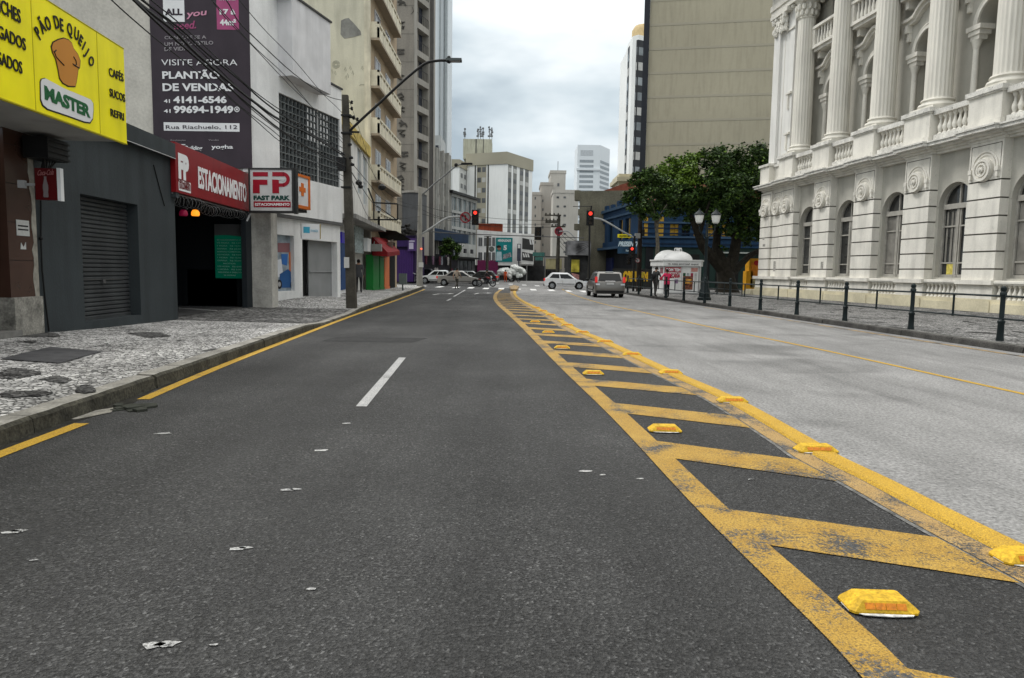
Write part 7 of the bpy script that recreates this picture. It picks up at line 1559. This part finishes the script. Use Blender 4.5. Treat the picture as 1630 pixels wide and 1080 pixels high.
    for xw in (xf,xr):
        for s in (-1,1):
            c=(xw,s*(W_/2-.10),wr); wh=thing('x',None,None) if False else None
            T_=M_@Matrix.Translation(c); m=MB(T_)
            rings=[]
            for y,r in ((-.10,wr*.9),(-.08,wr),(.08,wr),(.10,wr*.9)): rings.append(m.vs([(r*math.cos(2*math.pi*k/20),y,r*math.sin(2*math.pi*k/20)) for k in range(20)]))
            for a,b in zip(rings,rings[1:]):
                for k in range(20): m.face((a+k,a+(k+1)%20,b+(k+1)%20,b+k))
            m.face([rings[0]+k for k in range(20)]); m.face([rings[-1]+k for k in range(20)]); w_=m.build('wheel',TYRE,t)
            m=MB(T_); yo=s*.105; m.disc((0,0),wr*.62,min(yo,yo-s*.02),max(yo,yo-s*.02),18,0)
            m.build('rim',rim,w_)
            m=MB(T_)
            for k in range(5): a=k*2*math.pi/5+.3; m.disc((wr*.40*math.cos(a),wr*.40*math.sin(a)),wr*.12,min(yo,yo+s*.006),max(yo,yo+s*.006),8)
            m.build('rim_opening',BLKM,w_)
            m=MB(M_); yi=s*(W_/2-.20); m.T=M_@Matrix.Translation((xw,0,wr)); m.disc((0,0),ra-.005,min(yi,yi+s*.02),max(yi,yi+s*.02),18); m.build('wheel_well',BLKM,t)
    for s in (-1,1):
        m=MB(M_); m.box(h-.30,h-.03,s*(W_/2-.42),s*(W_/2-.05),bl-.30,bl-.15); m.build('headlight',HL,t)
        m=MB(M_)
        if kind=='mpv': m.box(-h-.02,-h+.16,s*(W_/2-.13),s*(W_/2+.003),.90,1.24)
        elif kind=='suv': m.box(-h-.02,-h+.16,s*(W_/2-.3),s*(W_/2-.02),.78,1.05)
        else: m.box(-h-.01,-h+.20,s*(W_/2-.36),s*(W_/2-.02),.70,.92)
        tl=m.build('tail_light',TLm,t)
        m=MB(M_); m.ball((fb-.35,s*(W_/2+.06),bl+.10),.11,0,8,sx=.6,sy=1.,sz=.7); m.build('mirror',pm if kind!='mpv' else TRIM,t)
        for x in ((fb+rb)/2-.05,(fb+rb)/2-.95): m=MB(M_); m.box(x,x+.2,s*(W_/2-.002),s*(W_/2+.03),bl-.12,bl-.08); m.build('door_handle',pm,t)
        m=MB(M_); m.box(xr+ra+.05,xf-ra-.05,s*(W_/2-.03),s*(W_/2+.012),.42,.48); m.build('side_moulding',TRIM,t)
        m=MB(M_); 
        for x in ((fb+rb)/2+.12,(fb+rb)/2-.78 if kind!='x' else 0,fb-.15): m.box(x,x+.012,s*(W_/2-.02),s*(W_/2+.003),.32,bl-.03)
        m.build('door_gap',BLKM,t)
    m=MB(M_); m.box(-h-.035,-h+.02,-.22,.22,.78 if kind in('mpv','suv') else .55,.90 if kind in ('mpv','suv') else .67); m.build('number_plate',PLT,t)
    m=MB(M_); m.box(h-.03,h+.02,-.2,.2,.42,.53); m.build('front_plate',PLT,t)
    m=MB(M_); m.box(-h-.03,-h+.1,-W_/2+.08,W_/2-.08,.28,.42); m.build('bumper_trim',TRIM,t)
    m=MB(M_); m.box(h-.06,h+.015,-W_/2+.25,W_/2-.25,.28,.40); m.box(h-.10,h-.0,-.45,.45,bl-.32,bl-.2); m.build('grille',TRIM,t)
    return t,M_
c=G(733,455.3); car('silver_sedan','silver grey sedan crossing from left to right behind the pedestrian','%s'%'' if False else (c.x,c.y,0.005),0.0,'sedan',paint('car_silver',(.25,.235,.215)),4.55,1.72,1.46)
c=G(901,460.8); car('white_hatchback','white five door hatchback crossing before the grey people carrier',(c.x,c.y+.5,.009),-.04,'hatch',paint('car_white',(.62,.63,.64)),3.85,1.66,1.42)
c=G(969,474.5); t,M_=car('grey_people_carrier','grey people carrier seen from behind waiting by the right kerb',(c.x+.0,c.y+2.1,.009),math.pi/2+.03,'mpv',paint('car_grey',(.15,.14,.125)),4.25,1.80,1.54)
m=MB(M_)
for s in (-1,1): m.box(-4.25/2-.03,-4.25/2+.02,s*.62-.0,s*.86,.74,.84)
m.build('reversing_light',HL,t)
m=MB(M_); m.tube([(-2.12,-.3,.98),(-2.14,.3,.98)],.02,5); m.box(-1.70,-1.60,-.25,.25,1.50,1.56); m.build('tailgate_handle',CHROME,t)
m=MB(M_); 
for s in (-1,1): m.tube([(-1.4,s*.66,1.53),(-1.2,s*.68,1.59),(.4,s*.68,1.59),(.6,s*.66,1.53)],.02,5)
m.build('roof_rail',TRIM,t)
c=G(688,452); car('white_suv','white compact car waiting behind the silver sedan, facing left',(c.x+.3,c.y+.5,0.),math.pi,'suv',paint('car_white2',(.64,.65,.65)),3.7,1.7,1.5)
c=G(768,452); car('black_car','black car behind the silver sedan and the motorcycle',(c.x-.2,c.y+1,0.),math.pi*.97,'hatch',paint('car_black',(.012,.012,.013)),3.9,1.7,1.5)
c=G(795,449); car('dark_car','dark car partly hidden behind the motorcycle and white bags',(c.x+.4,c.y+3,0.),math.pi*.97,'sedan',paint('car_dark',(.02,.022,.02)),4.1,1.7,1.45)
c=G(745,449); car('pale_car','pale silver car glimpsed over the sedan bonnet',(c.x+.0,c.y+8,0.),0.,'hatch',paint('car_pale',(.40,.42,.43)),4.0,1.7,1.45)
c=G(672,450); car('dark_van','black parked car at the left end of the crossing',(c.x-.6,c.y+3,0.1),math.pi*.98,'suv',paint('car_black2',(.014,.014,.02)),3.9,1.7,1.55)
# motorcycle with rider
def motorcycle(loc,rz,lab,col):
    t=thing('motorcycle',lab,'motorcycle',loc,rz); M_=Matrix.Translation(Vector(loc))@Matrix.Rotation(rz,4,'Z')
    for xw in (-.65,.65):
        m=MB(M_@Matrix.Translation((xw,0,.31))); m.archring(0,0,.22,.31,-.05,.05,0,20,0,2*math.pi); w_=m.build('wheel',TYRE,t)
        m=MB(M_@Matrix.Translation((xw,0,.31))); m.archring(0,0,.19,.22,-.03,.03,0,20,0,2*math.pi)
        for k in range(6): a=k*math.pi/3; m.tube([(0,0,0),(.2*math.cos(a),0,.2*math.sin(a))],.012,4)
        m.disc((0,0),.06,-.05,.05,10); m.build('rim',ALU,w_)
    m=MB(M_); m.tube([(.65,.07,.31),(.42,.06,.92)],.025,6); m.tube([(.65,-.07,.31),(.42,-.06,.92)],.025,6); m.tube([(.38,-.33,1.02),(.42,0,.98),(.38,.33,1.02)],.018,6); m.build('fork',CHROME,t)
    m=MB(M_); m.box(-.18,.22,-.13,.13,.28,.58); m.tube([(-.65,0,.31),(-.1,0,.35),(.3,0,.6)],.04,6); m.tube([(-.1,.16,.3),(-.75,.18,.36)],.045,8); m.build('engine',mat('engine_grey',(.06,.06,.06),.4,metal=.5),t)
    m=MB(M_); m.ball((.12,0,.80),.2,0,10,sx=1.4,sy=.75,sz=.7); m.box(-.75,-.45,-.09,.09,.66,.76); m.ball((.70,0,.63),.12,0,8,sx=1.6,sy=.5,sz=.4); m.build('tank',col,t)
    m=MB(M_); m.ball((-.30,0,.80),.2,0,10,sx=1.9,sy=.65,sz=.4); m.build('seat',TRIM,t)
    m=MB(M_); m.ball((.50,0,.90),.10,0,8); m.build('headlight',HL,t)
    m=MB(M_); m.box(-.9,-.5,-.22,.22,.86,1.22); m.build('delivery_box',mat('dark_delivery_box',(.02,.02,.022),.6),t)
    return t
cM=G(786,457.0); motorcycle((cM.x-.75,cM.y+.2,0),0.05,'small dark red motorcycle right of the silver sedan',mat('moto_red',(.16,.01,.015),.3))
# ================= people =================
SK=mat('skin',(.30,.17,.11),.6,v=.1,s=12); HR=mat('dark_hair',(.012,.010,.009),.8,v=.3,s=30); SHO=mat('dark_shoes',(.012,.012,.012),.6)
def person(loc,rz,lab,pose,top,leg,hair=HR,H=1.72,sleeve='long',cap=None,group=None,extra=None):
    """one continuous skinned body; +y is where the person faces"""
    t=thing('person',lab,'person',loc,rz,group); s=H/1.72
    J={'pel':(0,0,.93),'sp':(0,.01,1.10),'ch':(0,.02,1.32),'nk':(0,.02,1.46),'hd':(0,.035,1.56),'ht':(0,.03,1.67),
       'hl':(-.095,0,.90),'kl':(-.10,.02,.50),'al':(-.10,-.02,.09),'tl':(-.105,.13,.035),'hr':(.095,0,.90),'kr':(.10,.02,.50),'ar':(.10,-.02,.09),'tr':(.105,.13,.035),
       'sl':(-.185,.01,1.39),'el':(-.235,-.02,1.12),'wl':(-.24,.05,.88),'fl':(-.235,.08,.79),'sr':(.185,.01,1.39),'er':(.235,-.02,1.12),'wr':(.24,.05,.88),'fr':(.235,.08,.79)}
    J.update(pose)
    Rd={'pel':(.145,.105),'sp':(.135,.10),'ch':(.155,.11),'nk':(.055,.055),'hd':(.078,.092),'ht':(.055,.065),'hl':(.09,.10),'kl':(.062,.062),'al':(.045,.045),'tl':(.045,.032),'sl':(.065,.07),'el':(.047,.047),'wl':(.032,.028),'fl':(.032,.018)}
    for k in list(Rd): 
        if k[-1]=='l' and k not in('pel',): Rd[k[:-1]+'r']=Rd[k]
    names=list(J); E=[('pel','sp'),('sp','ch'),('ch','nk'),('nk','hd'),('hd','ht')]+[(a+q,b+q) for q in 'lr' for a,b in (('h','k'),('k','a'),('a','t'),('s','e'),('e','w'),('w','f'))]+[('pel','hl'),('pel','hr'),('ch','sl'),('ch','sr')]
    me=bpy.data.meshes.new('sk'); me.from_pydata([Vector(J[n_])*s for n_ in names],[(names.index(a),names.index(b)) for a,b in E],[])
    ob=bpy.data.objects.new('sk',me); COL.objects.link(ob); ob.modifiers.new('s','SKIN'); 
    for i,n_ in enumerate(names): me.skin_vertices[0].data[i].radius=(Rd[n_][0]*s,Rd[n_][1]*s); me.skin_vertices[0].data[i].use_root=(n_=='pel')
    sb=ob.modifiers.new('u','SUBSURF'); sb.levels=2; sb.render_levels=2
    bpy.context.view_layer.update(); dg=bpy.context.evaluated_depsgraph_get(); nm_=bpy.data.meshes.new_from_object(ob.evaluated_get(dg)); bpy.data.objects.remove(ob); bpy.data.meshes.remove(me)
    nm_.materials.clear()
    for q in (SK,top,leg,SHO): nm_.materials.append(q)
    V={n_:Vector(J[n_])*s for n_ in names}
    def dseg(p,a,b): ab=b-a; k=max(0,min(1,(p-a).dot(ab)/max(ab.length_squared,1e-9))); return (p-(a+ab*k)).length,k
    for p in nm_.polygons:
        c=p.center; best=min(((dseg(c,V[a],V[b])[0]/ (1.),dseg(c,V[a],V[b])[1],a,b) for a,b in E),key=lambda q:q[0]); a,b,k=best[2],best[3],best[1]
        if a in('nk','hd') : mi=0
        elif a=='ch' and b=='nk': mi=1 if k<.75 else 0
        elif a[0]=='w' or (a[0]=='e' and sleeve=='short'): mi=0
        elif a[0]=='e' and k>.93: mi=0
        elif a in ('pel',) and b in('hl','hr') or a[0] in 'hk' and a!='hd': mi=2
        elif a[0]=='a' or (a[0]=='k' and k>.97): mi=3
        elif a=='pel': mi=2 if k<.05 else 1
        else: mi=1
        if a[0]=='h' and a!='hd' and k<.12: mi=1
        p.material_index=mi; p.use_smooth=True
    nm_.name='body'; o=bpy.data.objects.new('body',nm_); COL.objects.link(o); o.parent=t; W[o.name]=W[t.name]
    T_=W[t.name]; hd=V['hd']; m=MB(T_); m.ball((hd.x,hd.y-.018*s,hd.z+.045*s),.105*s,0,12,sx=.86,sy=1.02,sz=1.0); 
    m.build('cap' if cap else 'hair',cap or hair,t)
    m=MB(T_)
    for q in (-1,1): m.ball((hd.x+q*.032*s,hd.y+.088*s,hd.z+.02*s),.011*s,0,6)
    m.build('eyes',BLK,t)
    m=MB(T_); m.ball((hd.x,hd.y+.10*s,hd.z-.01*s),.018*s,0,6,sx=.8,sz=1.3)
    for q in (-1,1): m.ball((hd.x+q*.082*s,hd.y,hd.z),.022*s,0,6,sx=.5,sz=1.4)
    m.build('nose_and_ears',SK,t)
    for q in 'lr': # fingers and thumb at each hand
        w_,f_=V['w'+q],V['f'+q]; d=(f_-w_).normalized(); sd=Vector((0,1,0)) if abs(d.z)>.5 else Vector((0,0,-1)); sd=(sd-d*sd.dot(d)).normalized(); m=MB(T_)
        for k in range(4): o_=sd*(.024-.016*k)*s; ln=(.075,.085,.08,.06)[k]*s; cu=d.cross(sd)*.012*(1 if q=='l' else -1); a_=f_+o_-d*.01; m.tube([a_,a_+d*ln*.5,a_+d*ln*.85+cu],[.0085*s,.008*s,.006*s],5)
        a_=w_+d*.03*s+sd*.02*s; m.tube([a_,a_+d*.03*s+sd*.022*s,a_+d*.06*s+sd*.026*s],[.011*s,.01*s,.007*s],5); m.build('fingers',SK,t)
    if extra: extra(t,T_,V,s)
    return t
GJ=mat('grey_jacket',(.055,.055,.058),.85,v=.15,s=6,bump=.3); BT_=mat('black_trousers',(.010,.010,.012),.85,v=.2,s=8,bump=.3)
zf=zpav(-7.95,36.7); c=D(571,466.5,36.7)
def jacket_hem(col):
    def f(t,T_,V,s):
        p=V['pel']; m=MB(T_); m.lathe((p.x,p.y,p.z-.14*s),[(.185*s,0),(.188*s,.1),(.175*s,.25),(.15*s,.3)],14,sy=.72); m.build('jacket_hem',col,t)
    return f
person((c.x,36.7,zf),0.05,'man in dark grey jacket and black trousers walking away on left pavement',{'kl':(-.09,.05,.50),'al':(-.09,-.03,.09),'tl':(-.1,.11,.035),'kr':(.11,.06,.50),'ar':(.13,-.08,.10),'tr':(.14,.05,.03),'wl':(-.21,.12,.90),'fl':(-.17,.16,.84),'wr':(.24,.02,.88)},GJ,BT_,H=1.74,extra=jacket_hem(GJ))
c=G(727,461.0); person((c.x,c.y,.0),-.55,'pedestrian in beige shirt and dark trousers striding across the crossing',{'kl':(-.10,.18,.52),'al':(-.10,.24,.12),'tl':(-.10,.37,.07),'kr':(.10,-.08,.50),'ar':(.10,-.34,.14),'tr':(.10,-.24,.04),'el':(-.25,-.12,1.14),'wl':(-.24,-.12,.90),'fl':(-.22,-.10,.82),'er':(.25,.08,1.14),'wr':(.22,.26,.98),'fr':(.2,.33,.93)},mat('beige_shirt',(.30,.25,.20),.85,v=.2,s=6),mat('dark_olive_trousers',(.045,.042,.035),.85,v=.2,s=6),H=1.72,sleeve='short')
def bag(t,T_,V,s):
    m=MB(T_); m.ball((.0,-.20,1.2),.16,0,10,sx=.9,sy=.6,sz=1.2); m.build('backpack',TRIM,t)
cK=G(1043,472.5,.15); person((cK.x,cK.y,.15),-.9,'man in dark grey clothes with black shoulder bag at the kiosk',{'kl':(-.12,.10,.50),'al':(-.14,.12,.09),'tl':(-.14,.26,.035),'kr':(.11,-.06,.5),'ar':(.16,-.22,.09),'tr':(.18,-.08,.035),'er':(.24,.1,1.16),'wr':(.14,.30,1.10),'fr':(.1,.38,1.10),'hd':(0,.06,1.55),'ht':(0,.08,1.66)},mat('dark_grey_jumper',(.045,.047,.045),.85,v=.15,s=7),mat('charcoal_trousers',(.035,.034,.032),.85,v=.2,s=7),H=1.76,extra=bag)
cK=G(1061,474,.15); person((cK.x,cK.y,.15),.35,'woman in bright pink top and black trousers at the kiosk',{'el':(-.32,.04,1.22),'wl':(-.36,.22,1.14),'fl':(-.34,.30,1.14),'er':(.30,.10,1.18),'wr':(.30,.30,1.16),'fr':(.26,.38,1.18),'kr':(.12,.03,.5)},mat('pink_top',(.55,.025,.09),.8,v=.12,s=6),BT_,H=1.62,extra=jacket_hem(mat('pink_top',(.55,.025,.09))))
cK=G(1024.5,462,.15); person((cK.x,cK.y+1,.15),.2,'person in yellow shirt standing behind the railing left of kiosk',{},mat('yellow_shirt',(.48,.36,.04),.8,v=.15,s=6),mat('dark_green_trousers',(.02,.03,.022),.85),H=1.70,sleeve='short')
# rider
person((cM.x-.85,cM.y+.2,.0),-math.pi/2+.05,'motorcycle rider in dark clothes and black helmet beside the sedan',{'pel':(0,-.02,.86),'sp':(0,.03,1.04),'ch':(0,.12,1.24),'nk':(0,.17,1.36),'hd':(0,.20,1.46),'ht':(0,.20,1.56),'hl':(-.11,0,.84),'hr':(.11,0,.84),'kl':(-.22,.36,.66),'kr':(.22,.36,.66),'al':(-.2,.12,.32),'ar':(.2,.12,.32),'tl':(-.2,.25,.27),'tr':(.2,.25,.27),'sl':(-.18,.13,1.30),'sr':(.18,.13,1.30),'el':(-.28,.32,1.12),'er':(.28,.32,1.12),'wl':(-.30,.52,1.06),'wr':(.30,.52,1.06),'fl':(-.30,.60,1.04),'fr':(.30,.60,1.04)},mat('dark_riding_jacket',(.03,.02,.022),.7),BT_,H=1.72,cap=mat('black_helmet',(.012,.012,.012),.2))
# collector with hand cart of white bags
cc=G(804.5,449.5); person((cc.x,cc.y,.0),.1,'street collector in orange clothes beside the heap of white bags',{'kl':(-.13,.02,.5),'kr':(.13,.02,.5)},mat('orange_workwear',(.50,.075,.02),.8,v=.15,s=6),mat('orange_workwear',(.50,.075,.02)),H=1.68)
t=thing('collection_cart','hand cart heaped with bulging white sacks beyond the crossing','cart',(cc.x+.9,cc.y+1.5,0)); X,Y=cc.x+.9,cc.y+1.5
WB=mat('white_sack',(.62,.64,.62),.6,v=.14,s=2,bump=.5,bs=5); rr=random.Random(17)
for k in range(52):
    a=-1.85+3.6*((k*.618)%1); hh=1.0+1.25*max(0,1-(a/2.2)**2); z=.7+(hh-.7)*((k*.37)%1)**.8; m=MB(); r=rr.uniform(.26,.40); n0=len(m.v); m.ball((X+a,Y+rr.uniform(-.4,.5),z),r,0,10,sz=rr.uniform(.8,1.1)); 
    for q in range(len(m.v)): m.v[q]=m.v[q]+Vector((rr.uniform(-.05,.05),rr.uniform(-.05,.05),rr.uniform(-.05,.05)))
    m.build('sack',WB,t,sharp=30)
m=MB(); m.box(X-1.7,X+1.6,Y-.4,Y+.5,.45,.55); m.box(X-1.7,X+1.6,Y-.45,Y-.40,.45,.9); m.tube([(X-1.7,Y,.5),(X-2.3,Y-.2,.9)],.03,6); m.build('cart_frame',TRIM,t)
for s in (-.6,.9): m=MB(Matrix.Translation((X+s,Y-.45,.3))); m.archring(0,0,.22,.3,-.05,.02,0,18,0,2*math.pi); m.disc((0,0),.05,-.05,.02,8); m.build('wheel',TYRE,t)
# parked dark scooter by the pale pole
q_=G(663,451.5); m2=motorcycle((q_.x,q_.y,0.1),1.9,'dark parked motorcycle at the left behind the pale concrete pole',TRIM)
